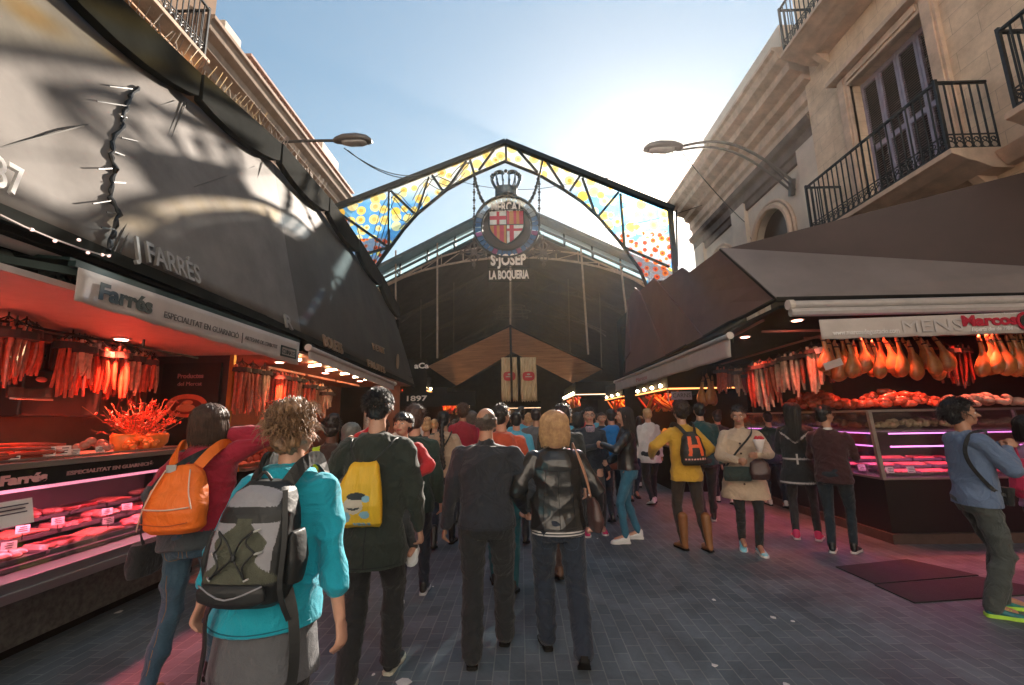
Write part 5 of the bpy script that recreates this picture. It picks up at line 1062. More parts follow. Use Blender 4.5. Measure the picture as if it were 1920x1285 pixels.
kiosk(2.3, 4.2, 18.5, 23.5, 3.1, 1, 'bright stall with slanting gold lamps on the right inside the hall', 0, nb=7)
kiosk(3.2, 5.2, 26, 34, 3.0, 1, 'warm lit stall deepest on the right', 0, nb=6)
kiosk(-1.4, 1.6, 36, 37, 3.0, 1, 'far end stall closing the view along the aisle', 0, nb=4)
# white panel with illegible letters beside the dark stall
p = at(1278, 742, Y=9.6); SGN = thing('stall_sign', (p.x, 9.6, p.z-.15), 'small grey lettered panel with upright bar under the right awning', 'sign'); m = MB(); m.b2((p.x-.22, 9.6, p.z-.09), (p.x+.22, 9.62, p.z+.09)); m.build('panel', mat('grey_violet_panel', (.35, .33, .38), .6), SGN)
m = MB(); m.b2((p.x-.3, 9.6, p.z-.12), (p.x-.27, 9.62, p.z+.1)); m.build('upright_bar', M_white, SGN); text('lettering', 'CARNS', .13, (p.x, 9.595, p.z-.04), (1, 0, 0), (0, 0, 1), M_ink2, SGN, ext=.003, width=.38)
# ================================================================ street lamps and cables
def wall_lamp(a, tipp, label, dbl, wall):
    t_ = thing('street_lamp', wall, label, 'street lamp', 'wall mounted street lamps'); m = MB(); n = 12
    pts = [Vector(wall).lerp(Vector(tipp), i/n)+Vector((0, 0, a*math.sin(PI*min(1, i/n*1.0)))) for i in range(n+1)]; m.tube(pts, .035, 8)
    if dbl: m.tube([p+Vector((.0, .12, -.18*(1-i/n)-.02)) for i, p in enumerate(pts)], .03, 8); m.bar(Vector(wall)+Vector((-.05, 0, .1)), Vector(wall)+Vector((-.05, .1, -.3)), .12); m.bar(pts[0]+Vector((0, 0, -.2)), pts[3]+Vector((0, 0, 0)), .03)
    m.build('arm', mat('lamp_arm', (.10, .09, .085), .5, metal=.5), t_, smooth=True)
    tp_ = Vector(tipp); s = -1 if tp_.x > 0 else 1; m = MB()
    m.loft([(tp_+Vector((s*x, 0, zz)), ry, rz, (0, 1, 0), (0, 0, 1)) for x, zz, ry, rz in ((-.12, 0, .05, .04), (-.05, .01, .1, .07), (.15, .03, .16, .10), (.5, .03, .18, .11), (.75, .0, .15, .09), (.86, -.03, .08, .04))], 18, 2.6)
    hd = m.build('lamp_head', mat('lamp_grey', (.16, .15, .145), .4, metal=.4), t_, smooth='all'); m = MB(); m.loft([(tp_+Vector((s*x, 0, zz)), ry, .05, (0, 1, 0), (0, 0, 1)) for x, zz, ry in ((.12, -.06, .08), (.3, -.09, .13), (.6, -.09, .13), (.74, -.07, .08))], 16); m.build('lamp_glass', mat('lamp_bowl', (.45, .43, .42), .2, var=.1), hd, smooth='all')
wall_lamp(.05, at(634, 264, Y=10), 'street lamp with slim straight arm on the left wall', False, (-6.85, 10, 8.6))
wall_lamp(.55, at(1272, 276, Y=10), 'street lamp on a curved double arm on the right wall', True, (7.0, 10.3, 7.35))
def cable(pts, lb, r=.014, sag=.3):
    m = MB(); P = []
    for a, b_ in zip(pts, pts[1:]):
        for k in range(12): t = k/12; P.append(a.lerp(b_, t)-Vector((0, 0, sag*4*t*(1-t))))
    P.append(pts[-1]); m.tube(P, r, 5); o = m.build('cable', M_iron, smooth=True); tag(o, lb, 'cable')
cable([at(645, 278, Y=10), at(790, 327, Y=13.4)], 'slack cable from the left lamp to the arch'); cable([at(652, 282, Y=10), at(800, 330, Y=13.4)], 'second slack cable just below the one from the left lamp', sag=.35)
cable([at(1262, 286, Y=10), at(1115, 331, Y=13.4)], 'slack cable from the right lamp to the arch'); cable([at(845, 335, Y=13.45), at(1085, 340, Y=13.45)], 'thin cable spanning the arch behind the crown', sag=.35, r=.01)
cable([at(1278, 285, Y=10), at(1400, 420, X=7.0), at(1420, 480, X=7.0)], 'thin wire from the right lamp down to the wall', r=.012, sag=.1)
cable([at(1100, 430, Y=16), at(1330, 380, X=7.0)], 'pale wire running right from the hall to the wing wall', r=.012, sag=.2)
m = MB(); m.bar(at(1268, 395, Y=14), at(1270, 500, Y=14), .05); m.bar(at(1262, 395, Y=14), at(1264, 500, Y=14), .03); o = m.build('antenna_pole', M_iron); tag(o, 'thin double pole beside the right end of the arch', 'pole')
# ================================================================ people
def remesh(mb, vox, smooth=4, amp=0.0, seed=0, fr=(8, 8, 13), big=0.0):
    """fuse overlapping closed shapes into one skin; then cloth folds"""
    me = bpy.data.meshes.new('tmp'); me.from_pydata(mb.v, [], mb.f)
    bm = bmesh.new(); bm.from_mesh(me); bmesh.ops.recalc_face_normals(bm, faces=bm.faces); bm.to_mesh(me); bm.free()
    o = bpy.data.objects.new('tmp', me)
    r = o.modifiers.new('r', 'REMESH'); r.mode = 'VOXEL'; r.voxel_size = vox; r.adaptivity = 0
    if smooth: s_ = o.modifiers.new('s', 'SMOOTH'); s_.factor = .5; s_.iterations = smooth
    m2 = evaluated(o); bpy.data.meshes.remove(me)
    n = len(m2.vertices); P = np.empty(n*3); m2.vertices.foreach_get('co', P); P = P.reshape(-1, 3)
    if amp:
        Nn = np.empty(n*3); m2.vertices.foreach_get('normal', Nn); Nn = Nn.reshape(-1, 3); rs = np.random.RandomState(seed); d = np.zeros(n)
        Q = P*np.array(fr)
        for k in range(6):
            a = rs.uniform(-1, 1, 3); a[2] = rs.choice([-1, 1])*rs.uniform(.25, .9); b_ = rs.uniform(-.6, .6, 3); ph = rs.uniform(0, 6, 2)
            f = .8+.5*k; w_ = np.sin((Q*.35)@b_*2+ph[1]); v = np.sin((Q@a)*f+2.4*w_+ph[0]); msk = np.clip(.5+.9*np.sin(P@rs.uniform(-7, 7, 3)+ph[1]), 0, 1); d += (1-2*np.abs(v)**.7)*(.85**k)*msk*.55
        P = P+Nn*(amp*d)[:, None]
        if big: P = P+Nn*(big*np.sin(P@rs.uniform(-9, 9, 3)+2*np.sin(P@rs.uniform(-6, 6, 3))))[:, None]
    return m2, P
def ik(a, b, l1, l2, pole):
    a, b, pole = Vector(a), Vector(b), Vector(pole); d = b-a; L = min(d.length, (l1+l2)*.999)
    if d.length > L: b = a+d.normalized()*L; d = b-a
    u = d.normalized(); x = (l1*l1-l2*l2+L*L)/(2*L); h = math.sqrt(max(0, l1*l1-x*x)); p = pole-u*pole.dot(u); p = p.normalized() if p.length > 1e-5 else u.orthogonal().normalized()
    return a+u*x+p*h, b
M_skin = [mat('skin_fair', (.52, .28, .19), .5, var=.10, vscale=14), mat('skin_tan', (.42, .21, .13), .5, var=.10, vscale=14), mat('skin_dark', (.16, .07, .045), .5, var=.10, vscale=14)]
M_lip = mat('lips', (.42, .10, .09), .4); M_eyew = mat('eye_white', (.7, .68, .65), .25); M_iris = mat('eye_iris', (.03, .02, .015), .15)
def cloth(name, col, rough=.85, **k): return mat('cloth_'+name, col, rough, var=k.pop('var', .14), vscale=k.pop('vscale', 5), bump=k.pop('bump', .35), bscale=k.pop('bscale', 260), wr=k.pop('wr', .55), sheen=k.pop('sheen', .15), **k)
def hairm(name, col, col2=None): return mat('hair_'+name, col, .45, var=.4, vscale=30, col2=col2, spec=.6)
H_blk, H_brn, H_dbr, H_gry = hairm('black', (.010, .008, .008)), hairm('brown', (.06, .028, .016)), hairm('dark_brown', (.022, .012, .009)), hairm('grey', (.10, .075, .06))
H_bld = hairm('blond', (.38, .20, .09), (.62, .38, .18)); H_mix = hairm('dishevelled', (.11, .055, .028), (.38, .22, .11))
def ringz(lst, lean, bw, pad=0.0, dy=0.0):
    return [((0, lean*(z-.95)+dy+oy, z), (rx+pad)*bw, ry+pad) for z, rx, ry, oy in lst]
class Fig: pass
def figure(label, x, y, yaw, H, skin=0, hair=None, top=None, legs=None, shoes=None, pose=None, vox=.011, group=None, name='person', bw=1.0, z0=0.0, cat='person', female=False, face=False, age=1.0):
    F = Fig(); s = H/1.75; hs = 1.0
    pose = pose or {}; lean = pose.get('lean', .02); side = pose.get('side', 0.0)
    F.o = thing(name, (x, y, z0), label, cat, group)
    F.M = Matrix.Translation((x, y, z0)) @ Matrix.Rotation(yaw, 4, 'Z') @ Matrix.Scale(s, 4); F.s = s; F.lean = lean
    hd = age  # head enlargement for a child
    def place(part, P, me, mats, fn=None, parent=None):
        A_ = np.array(F.M); W_ = P@A_[:3, :3].T+A_[:3, 3]-np.array(origin(parent or F.o))
        me.vertices.foreach_set('co', W_.ravel()); me.materials.clear()
        mats = mats if isinstance(mats, (list, tuple)) else [mats]
        for m_ in mats: me.materials.append(m_)
        nf = len(me.polygons)
        if fn:
            idx = np.empty(len(me.loops), dtype=np.int32); me.loops.foreach_get('vertex_index', idx); ls = np.empty(nf, dtype=np.int32); me.polygons.foreach_get('loop_start', ls)
            me.polygons.foreach_set('material_index', np.clip(fn(P[idx[ls]]), 0, len(mats)-1).astype(np.int32))
        else: me.polygons.foreach_set('material_index', np.zeros(nf, dtype=np.int32))
        me.polygons.foreach_set('use_smooth', [True]*nf); me.update(); me.name = part
        o = bpy.data.objects.new(part, me); C.objects.link(o); o.parent = parent or F.o; return o
    F.place = place
    def skinpart(part, mb, mats, fn=None, v=None, smooth=4, amp=0, seed=0, fr=(8, 8, 13), big=0, parent=None):
        me, P = remesh(mb, v or vox, smooth, amp, seed, fr, big); return place(part, P, me, mats, fn, parent)
    F.skin = skinpart
    def solid(part, mb, mats, parent=None, smooth='all'):
        mb.v = [tuple(F.M @ Vector(v)) for v in mb.v]; return mb.build(part, mats, parent or F.o, smooth=smooth)
    F.solid = solid
    # ---- skeleton
    hipz = pose.get('hip', .925); sw = (.152 if female else .170)*bw
    L = lambda z: lean*(z-.95)
    Sd = lambda z: side*(z-.95)
    ft = pose.get('feet', ((-.10, -.05, 0, 0), (.10, .12, 0, 0)))   # x, y, lift, toe pitch (deg, + toe down)
    J = {}
    for k, (fx, fy, fz, fp) in zip('lr', ft):
        sg = -1 if k == 'l' else 1; hip = Vector((sg*.09*bw, 0, hipz)); an = Vector((fx, fy, .09+fz))
        kn, an = ik(hip, an, .44, .42, (sg*.08, 1, 0)); J[k+'hip'], J[k+'kn'], J[k+'an'], J[k+'fp'] = hip, kn, an, fp
    hands = pose.get('hands', ((-.26, .05, .80), (.26, .05, .80))); poles = pose.get('poles', ((-.5, -1, -.2), (.5, -1, -.2)))
    for k, h_, pl in zip('lr', hands, poles):
        sg = -1 if k == 'l' else 1; sh = Vector((sg*sw+Sd(1.39), L(1.39)-.005, 1.385+(.03 if h_[2] > 1.3 else 0))); el, wr = ik(sh, h_, .28, .25, pl); J[k+'sh'], J[k+'el'], J[k+'wr'] = sh, el, wr
    F.J = J; hy, hp, hr = [math.radians(a) for a in pose.get('head', (0, 0, 0))]
    HC = Vector((Sd(1.52), L(1.5)+.005, 1.52)); HR = Matrix.Rotation(hy, 3, 'Z') @ Matrix.Rotation(hp, 3, 'X') @ Matrix.Rotation(hr, 3, 'Y')
    hdp = lambda px_, py_, pz_: HC+HR @ (Vector((px_, py_, pz_-1.52))*hd); F.hdp = hdp; F.HR = HR; F.hd = hd
    # ---- body
    b = MB(); nk = -.012
    b.loft([((Sd(z), lean*(z-.95)+oy, z), rx*bw, ry*(.5+.5*bw)) for z, rx, ry, oy in ((.84, .12, .09, 0), (.92, .160, .112, -.01), (1.0, .145, .10, 0), (1.12, .130, .092, 0), (1.25, .148, .10, .0), (1.34, .150, .095, -.005), (1.40, .12, .075, -.01), (1.47, .06, .052, -.01))], 22)
    b.caps((Sd(1.44), L(1.44)-.005, 1.44), hdp(0, -.015, 1.57), .06, .053)
    b.ell(hdp(0, -.006, 1.66), (.077*hd, .097*hd, .093*hd), HR, 24, 16); b.ell(hdp(0, .028, 1.605), (.057*hd, .064*hd, .072*hd), HR, 18, 12); b.ell(hdp(0, .066, 1.563), (.024*hd, .022*hd, .018*hd), HR)
    b.caps(hdp(0, .094, 1.645), hdp(0, .112, 1.616), .009*hd, .0135*hd); b.ell(hdp(0, .073, 1.668), (.052*hd, .022*hd, .012*hd), HR)
    b.ell(hdp(0, .089, 1.587), (.023*hd, .011*hd, .0095*hd), HR)
    for sg in (-1, 1):
        b.ell(hdp(sg*.078, -.008, 1.635), (.012*hd, .021*hd, .033*hd), HR); b.ell(hdp(sg*.04, .066, 1.615), (.024*hd, .022*hd, .025*hd), HR)
    for k in 'lr':
        sg = -1 if k == 'l' else 1
        b.caps(J[k+'sh'], J[k+'el'], .047*bw, .038); b.caps(J[k+'el'], J[k+'wr'], .037, .025)
        b.caps(J[k+'hip'], J[k+'kn'], .08*bw, .052); b.caps(J[k+'kn'], J[k+'an'], .05, .036); b.caps(J[k+'an'], J[k+'an']+Vector((0, .12, -.04)), .034, .03)
        # hand: palm, four fingers, thumb
        d = (J[k+'wr']-J[k+'el']).normalized(); cfg = pose.get('grip'+k, (.45, None)); curl = cfg[0]
        pn = Vector(cfg[1]) if cfg[1] else Vector((-sg, .15, 0)); pn = (pn-d*pn.dot(d)).normalized(); w_ = d.cross(pn)*(1 if sg > 0 else -1)*-1; w_ = w_ if w_.y*1 > -2 else -w_
        if w_.y < 0 and not cfg[1]: w_ = -w_
        wr = J[k+'wr']; kn = wr+d*.085; b.caps(wr+d*.015, kn-d*.01, .030, .036, .45, pn); J[k+'hand'] = kn; J[k+'pn'] = pn; J[k+'d'] = d
        if vox < .0125:
            for i, fl in enumerate((.072, .08, .075, .058)):
                base = kn+w_*(.027-.018*i)-d*.012; a1 = curl*.9+.06*i; d1 = (d*math.cos(a1)+pn*math.sin(a1)); a2 = a1+curl*1.3; d2 = (d*math.cos(a2)+pn*math.sin(a2)); q1 = base+d1*fl*.52; q2 = q1+d2*fl*.5
                b.caps(base, q1, .0098, .0088, k=8); b.caps(q1, q2, .0088, .0074, k=8)
            t0 = wr+d*.03+w_*.026; t1 = t0+(d*.75+w_*.5+pn*.3).normalized()*.036; t2 = t1+(d*.9+w_*.1+pn*.4).normalized()*.03; b.caps(t0, t1, .0125, .0105, k=8); b.caps(t1, t2, .0105, .0085, k=8)
    def bf(P):
        r_ = np.zeros(len(P), dtype=int); q = (P-np.array(hdp(0, .096, 1.587)))@np.array(HR)
        if bald: r_[(q[:, 1] < -.080) & (q[:, 2] > -.005) & (q[:, 2] < .105+.02*np.sin(q[:, 0]*40)) & ((np.abs(q[:, 0]) < .079))] = 2; return r_
        r_[(np.abs(q[:, 0]) < .023*hd) & (np.abs(q[:, 2]) < .0085*hd) & (q[:, 1] > -.018)] = 1; return r_
    bald = bool(hair and hair['style'] == 'bald')
    F.body = skinpart('body', b, [M_skin[skin], M_lip]+([hair['mat']] if bald else []), bf if (face or bald) else None, smooth=2 if face else 3, v=min(vox, .0075) if face else vox)
    if face:
        for sg in (-1, 1):
            e = MB(); c = hdp(sg*.031, .0795, 1.642); e.ell(c, (.0135*hd, .010*hd, .0068*hd), HR, 10, 8); eo = solid('eye', e, M_eyew); e = MB(); e.ell(hdp(sg*.031, .0875, 1.642), (.0058*hd, .004*hd, .0058*hd), HR, 8, 6); solid('iris', e, M_iris, eo)
            e = MB(); e.tube([hdp(sg*.014, .092, 1.662), hdp(sg*.031, .095, 1.669), hdp(sg*.052, .083, 1.662)], [.0025*hd, .0042*hd, .002*hd], 6); solid('eyebrow', e, H_dbr)
    # ---- legs
    if legs:
        lm = legs.get('mat'); pad = legs.get('pad', .012); t = MB(); end = legs.get('end', .0)
        hw = legs.get('hip', 1.0)
        t.loft([((Sd(z), lean*(z-.95)*.6+oy, z), (rx+min(pad, .014)*.6)*bw*hw, (ry+min(pad, .014)*.6)*bw) for z, rx, ry, oy in ((.80, .135, .10, -.005), (.86, .160, .115, -.012), (.93, .166, .122, -.014), (1.02, .148, .105, 0), (1.06, .14, .10, 0))], 22)
        for k in 'lr':
            sg = -1 if k == 'l' else 1
            t.caps(J[k+'hip']-Vector((0, .01, 0)), J[k+'kn'], (.088+min(pad, .02)*.5)*bw, .056+pad); q = J[k+'an']-(J[k+'an']-J[k+'kn']).normalized()*end; q = q+Vector((0, -.008, 0))
            t.caps(J[k+'kn'], q, .056+pad, legs.get('cuff', .044)+pad*.6); c2 = J[k+'kn'].lerp(J[k+'an'], .35)+Vector((0, -.018, 0)); t.ell(c2, (.044+pad, .045+pad, .10))
        F.legs = skinpart(legs.get('name', 'trousers'), t, lm, amp=min(legs.get('amp', .011), pad*.55+.002), seed=int(abs(x*31+y*17)), fr=(7, 7, 15), fn=legs.get('fn'))
    if legs and legs.get('skirt'):
        sk = legs['skirt']; t = MB(); zt, zb, rt, rb = sk[1]
        t.loft([((Sd(zt), 0, zt), rt*bw, rt*.75), ((0, -.01, (zt+zb)/2), (rt+rb)/2*bw, (rt+rb)/2*.78), ((0, .0, zb), rb*bw, rb*.8)], 24); skinpart('skirt', t, sk[0], amp=.008, fr=(16, 16, 4), seed=3)
    # ---- shoes
    if shoes:
        for k in 'lr':
            sg = -1 if k == 'l' else 1; an = J[k+'an']; R = Matrix.Rotation(math.radians(sg*-7), 3, 'Z') @ Matrix.Rotation(math.radians(-J[k+'fp']), 3, 'X'); big = shoes.get('big', 1.0); hl = shoes.get('heel', 0.0)
            f = lambda yy, zz, xx=0: an+R @ Vector((xx, yy, zz-.085))
            up = MB(); ex = R @ Vector((1, 0, 0)); ez = R @ Vector((0, 0, 1)); ey = R @ Vector((0, 1, 0))
            up.loft([(f(a, z_), rx*big, rz, ex, ez) for a, z_, rx, rz in ((-.062, .045+hl, .018, .02), (-.055, .05+hl, .033, .036), (-.02, .058+hl, .036, .044), (.03, .052+hl*.7, .037, .04), (.08, .04+hl*.2, .042, .028), (.13, .033, .043, .022), (.17, .03, .034, .018), (.186, .028, .018, .010))], 16)
            up.caps(f(-.02, .05+hl), f(-.02, shoes.get('top', .095)), .039*big, shoes.get('tr', .042))
            sh = skinpart('shoe', up, shoes['mat'], v=max(.008, min(vox, .011)), smooth=3)
            so_ = MB(); so_.mi = 0; outl = [(-.068, .02), (-.055, .034), (0, .036), (.05, .036), (.1, .047), (.15, .045), (.185, .027), (.196, .0)]
            pl_ = [f(a, .004, w*big) for a, w in outl]+[f(a, .004, -w*big) for a, w in outl[-2::-1]]; so_.prism(pl_, ez*shoes.get('sole', .02))
            if hl: so_.prism([f(-.06, -.0, .025), f(-.06, 0, -.025), f(-.01, 0, -.022), f(-.01, 0, .022)], ez*(hl+.01))
            solid('sole', so_, shoes.get('smat', M_dark), sh, smooth=False)
            if shoes.get('lace'): la = MB(); [la.bar(f(.03+.018*i, .095-.008*i, -.02), f(.038+.018*i, .095-.008*i, .02), .005) for i in range(4)]; solid('laces', la, shoes['lace'], sh)
    # ---- upper garment
    if top:
        pad = top.get('pad', .022); hem = top.get('hem', .82); t = MB(); fl = top.get('flare', 0.0); sl_ = top.get('sleeve', 1.0)
        prof = [(hem, .163+fl, .122+fl*.7, -.008), ((hem+1.0)/2, .160+fl*.6, .118+fl*.5, -.006), (1.0, .150, .108, 0), (1.12, .146, .104, 0), (1.25, .158, .108, 0), (1.34, .162, .104, -.004), (1.395, .140, .090, -.01), (1.44, .098, .072, -.012), (1.475, .062, .056, -.012)]
        if hem > .95: prof = [(hem, .150, .108, 0)]+[q for q in prof if q[0] > hem+.03]
        t.loft([((Sd(z), lean*(z-.95)+oy, z), (rx+pad)*bw, (ry+pad)*(.5+.5*bw)) for z, rx, ry, oy in prof], 26)
        for k in 'lr':
            sg = -1 if k == 'l' else 1; sh, el, wr = J[k+'sh'], J[k+'el'], J[k+'wr']; sp_ = top.get('sl', .016)
            t.ell(sh+Vector((-sg*.018, 0, -.004)), (.056+pad*.3, .056+pad*.3, .056)); t.caps((Sd(1.44)+sg*.035, L(1.44)-.012, 1.435), sh+Vector((-sg*.01, 0, .002)), .052+pad*.3, .050+pad*.35)
            if sl_ >= .5: t.caps(sh, el, .052*bw+sp_, .044+sp_); e2 = el.lerp(wr, min(1, (sl_-.5)*2)-.04); t.caps(el, e2, .044+sp_, .034+sp_*.8)
            else: t.caps(sh, sh.lerp(el, sl_*2), .054*bw+sp_, .052+sp_)
        if top.get('collar', 1): t.loft([((Sd(1.44), L(1.44)-.008, 1.43), .075, .068), ((Sd(1.47), L(1.47)-.005, 1.475+.01*top.get('collar', 1)), .066, .064), ((Sd(1.5), L(1.5), 1.49+.02*top.get('collar', 1)), .064, .064)], 18)
        if top.get('hood'):
            t.ell((Sd(1.42), L(1.4)-.085, 1.415), (.13, .062, .085)); t.ell((Sd(1.45)-.07, L(1.44)-.04, 1.455), (.05, .07, .045)); t.ell((Sd(1.45)+.07, L(1.44)-.04, 1.455), (.05, .07, .045)); t.ell((Sd(1.44), L(1.43)-.10, 1.36), (.07, .045, .07))
        F.top = skinpart(top.get('name', 'jacket'), t, top['mat'], fn=top.get('fn'), amp=min(top.get('amp', .015), pad*.45), seed=int(abs(x*13+y*29))+1, fr=top.get('fr', (8, 8, 12)), big=top.get('big', .004), smooth=3)
    # ---- hair
    if hair:
        st_, hm = hair['style'], hair['mat']; h = MB(); E_ = lambda c, r: h.ell(hdp(*c), (r[0]*hd, r[1]*hd, r[2]*hd), HR, 20, 12)
        if st_ != 'bald': E_((0, -.016, 1.680), (.085, .103, .088)); E_((0, -.05, 1.63), (.074, .062, .075)); E_((0, .03, 1.715), (.066, .058, .045))
        if st_ == 'volume': E_((0, -.03, 1.70), (.10, .11, .095)); E_((0, -.05, 1.64), (.09, .08, .10))
        if st_ == 'bob': E_((0, -.03, 1.67), (.108, .112, .108)); h.loft([(hdp(0, -.035, 1.68), .108*hd, .095*hd), (hdp(0, -.04, 1.61), .118*hd, .092*hd), (hdp(0, -.04, 1.54), .114*hd, .080*hd), (hdp(0, -.04, 1.495), .095*hd, .065*hd)], 24)
        if st_ == 'long': E_((0, -.03, 1.66), (.094, .10, .10)); h.loft([(hdp(0, -.03, 1.66), .094*hd, .082*hd), (hdp(0, -.05, 1.55), .098*hd, .066*hd), (hdp(0, -.085, 1.42), .095*hd, .04*hd), (hdp(0, -.10, 1.26), .065*hd, .025*hd)], 20)
        if st_ in ('bun', 'messy'): E_((.02, -.06, 1.76), (.062, .062, .048)); E_((0, -.02, 1.69), (.094, .107, .09)); E_((0, -.06, 1.62), (.08, .06, .075))
        if st_ == 'fringe': E_((0, .03, 1.69), (.083, .074, .05)); E_((0, -.02, 1.68), (.096, .10, .09)); E_((.0, -.03, 1.62), (.098, .07, .06))
        if st_ == 'braid': pass
        if not bald: F.hair = skinpart('hair', h, hm, v=min(vox, .010), amp=hair.get('amp', .006), fr=(60, 60, 22), seed=5, smooth=3)
        n = hair.get('n', 0); rnd = random.Random(int(abs(x*7+y*3)*10)+2)
        if n:
            q = MB(); ln = {'short': .035, 'crop': .02, 'volume': .06, 'bob': .0, 'long': .0, 'messy': .075, 'bun': .05, 'fringe': .03, 'bald': .015}.get(st_, .03)
            for _ in range(n):
                if st_ in ('bob', 'long'):
                    a = rnd.uniform(-2.5, 2.5); el0 = rnd.uniform(.2, 1.3); zt = 1.50 if st_ == 'bob' else 1.24; pts = []
                    for t in range(9):
                        u = t/8; e = el0-(el0+.25)*min(1, u*1.9); rr = (.113 if st_ == 'bob' else .103)+.004*rnd.random(); z = 1.675+.098*math.sin(e) if u < .55 else None
                        if z is not None: p = hdp(math.sin(a)*rr*math.cos(e), -.03-math.cos(a)*rr*math.cos(e), z); last = (math.sin(a)*rr*math.cos(e), -.03-math.cos(a)*rr*math.cos(e), z)
                        else: w2 = (u-.5)/.5; sh_ = 1+(.10*math.sin(w2*PI)-.06*w2 if st_ == 'bob' else -.22*w2); p = hdp(last[0]*sh_+rnd.uniform(-.003, .003), last[1]*(1-.05*w2)-(.05*w2 if st_ == 'long' else 0), last[2]+(zt+rnd.uniform(-.02, .03)-last[2])*w2)
                        pts.append(p)
                    if last[1] > .035: continue
                    q.tube(pts, [.0022*hd]*6+[.002*hd, .0016*hd, .0005], 3, cap=False)
                else:
                    a = rnd.uniform(0, 2*PI); e = rnd.uniform(-.5 if st_ != 'bald' else -.45, 1.45 if st_ != 'bald' else .28); dd = Vector((math.cos(a)*math.cos(e), math.sin(a)*math.cos(e), math.sin(e)))
                    if dd.y > .35 and dd.z < .5: continue
                    k_ = 1.03 if st_ not in ('volume', 'messy') else 1.1; r0 = Vector((dd.x*.085*k_, -.018+dd.y*.103*k_, 1.678+dd.z*.088*k_)); 
                    if st_ == 'bald':
                        if dd.y > .15: continue
                        r0 = Vector((dd.x*.078, -.006+dd.y*.098, 1.655+dd.z*.09))
                    gdir = Vector((rnd.uniform(-1, 1), rnd.uniform(-1, 1), rnd.uniform(-1.2, .5)))*.8; l_ = ln*rnd.uniform(.5, 1.3); v1 = (dd*(.55 if st_ != 'messy' else .25)+gdir*.6+(Vector((0, -.3, .5)) if st_ == 'messy' else Vector((0, 0, 0)))).normalized(); v2 = (dd*.1+gdir+Vector((0, 0, -.6))).normalized()
                    p0 = r0-dd*.008; q.tube([hdp(*p0), hdp(*(r0+v1*l_*.5)), hdp(*(r0+v1*l_*.5+v2*l_*.5))], [.0024*hd, .002*hd, .0004], 3, cap=False)
            solid('hair' if bald else 'hair_strands', q, hm, None if bald else F.hair)
    return F
# ---------------------------------------------------------------- wardrobe
JEANS = cloth('jeans', (.018, .052, .085), bscale=400, col2=(.04, .09, .13)); NAVY = cloth('navy', (.012, .020, .035)); BLK = cloth('black', (.013, .014, .015)); CHAR = cloth('charcoal', (.03, .032, .034)); OLIVE = cloth('olive_black', (.020, .026, .018))
LEATH = mat('black_leather', (.016, .015, .014), .32, var=.3, vscale=9, bump=.35, bscale=22, coat=.35)
BEIGE = cloth('beige', (.48, .34, .23)); TRENCH = cloth('trench', (.50, .38, .27)); RUST = cloth('rust_orange', (.50, .075, .03)); TEAL = cloth('teal', (.003, .33, .44), var=.10); MAROON = cloth('maroon', (.045, .012, .014))
REDJ = cloth('raspberry', (.34, .008, .03)); SLATE = cloth('slate', (.035, .048, .055)); GREY = cloth('grey', (.10, .105, .115)); DENIM = cloth('dusty_blue', (.10, .15, .25), col2=(.14, .20, .31)); GGRN = cloth('grey_green', (.06, .07, .065)); MUST = cloth('mustard', (.60, .34, .035)); DTEAL = cloth('dark_teal', (.010, .07, .075)); PINK = cloth('hot_pink', (.55, .02, .08)); BBLUE = cloth('bright_blue', (.01, .17, .50)); BROWN = cloth('brown', (.07, .035, .025)); DKGRN = cloth('dark_green', (.012, .04, .03)); HIVIS = cloth('hi_vis', (.55, .75, .03)); SKYB = cloth('sky_blue', (.08, .42, .62)); RED = cloth('scarlet', (.50, .015, .02)); LILAC = cloth('lilac', (.3, .18, .3)); WHT = cloth('white', (.65, .62, .60))
S_blk = mat('shoe_black', (.012, .012, .012), .3, coat=.3); S_wht = mat('shoe_white', (.72, .72, .70), .45, var=.04); S_brn = mat('shoe_brown', (.10, .045, .02), .4); S_pnk = mat('shoe_pink', (.65, .04, .14), .5); S_cy = mat('shoe_cyan', (.25, .60, .70), .5, var=.2, vscale=20); S_lime = mat('sole_lime', (.45, .80, .08), .5)
RED_L = (1, .115, .06)
def strap(F, pts, w, th, m_, name, parent, off=.0):
    """flat webbing through local points"""
    mb = MB(); P = [Vector(p) for p in pts]; C_ = Vector((0, F.lean*.3, 1.2)); vs = []; n = len(P)
    for i, p in enumerate(P):
        t = (P[min(i+1, n-1)]-P[max(0, i-1)]).normalized(); o_ = (p-Vector((C_.x, C_.y, p.z))); o_ = (o_-t*o_.dot(t)).normalized() if o_.length > 1e-4 else Vector((0, -1, 0)); s_ = t.cross(o_).normalized()
        vs += [p+s_*w/2, p+s_*w/2+o_*th, p-s_*w/2+o_*th, p-s_*w/2]
    fs = [(i*4+j, i*4+(j+1) % 4, (i+1)*4+(j+1) % 4, (i+1)*4+j) for i in range(n-1) for j in range(4)]+[(3, 2, 1, 0), tuple(range((n-1)*4, n*4))]
    mb.add(vs, fs); mb.v = [tuple(F.M @ Vector(v)) for v in mb.v]; return mb.build(name, m_, parent)
def smooth_path(P, k=4):
    P = [Vector(p) for p in P]; out = []
    for i in range(len(P)-1):
        p0, p1, p2, p3 = P[max(0, i-1)], P[i], P[i+1], P[min(len(P)-1, i+2)]
        for j in range(k):
            t = j/k; out.append(.5*((2*p1)+(p2-p0)*t+(2*p0-5*p1+4*p2-p3)*t*t+(-p0+3*p1-3*p2+p3)*t**3))
    return out+[P[-1]]
def bagthing(F, name, loc, label, cat): 
    w = F.M @ Vector(loc); return thing(name, w, label, cat)
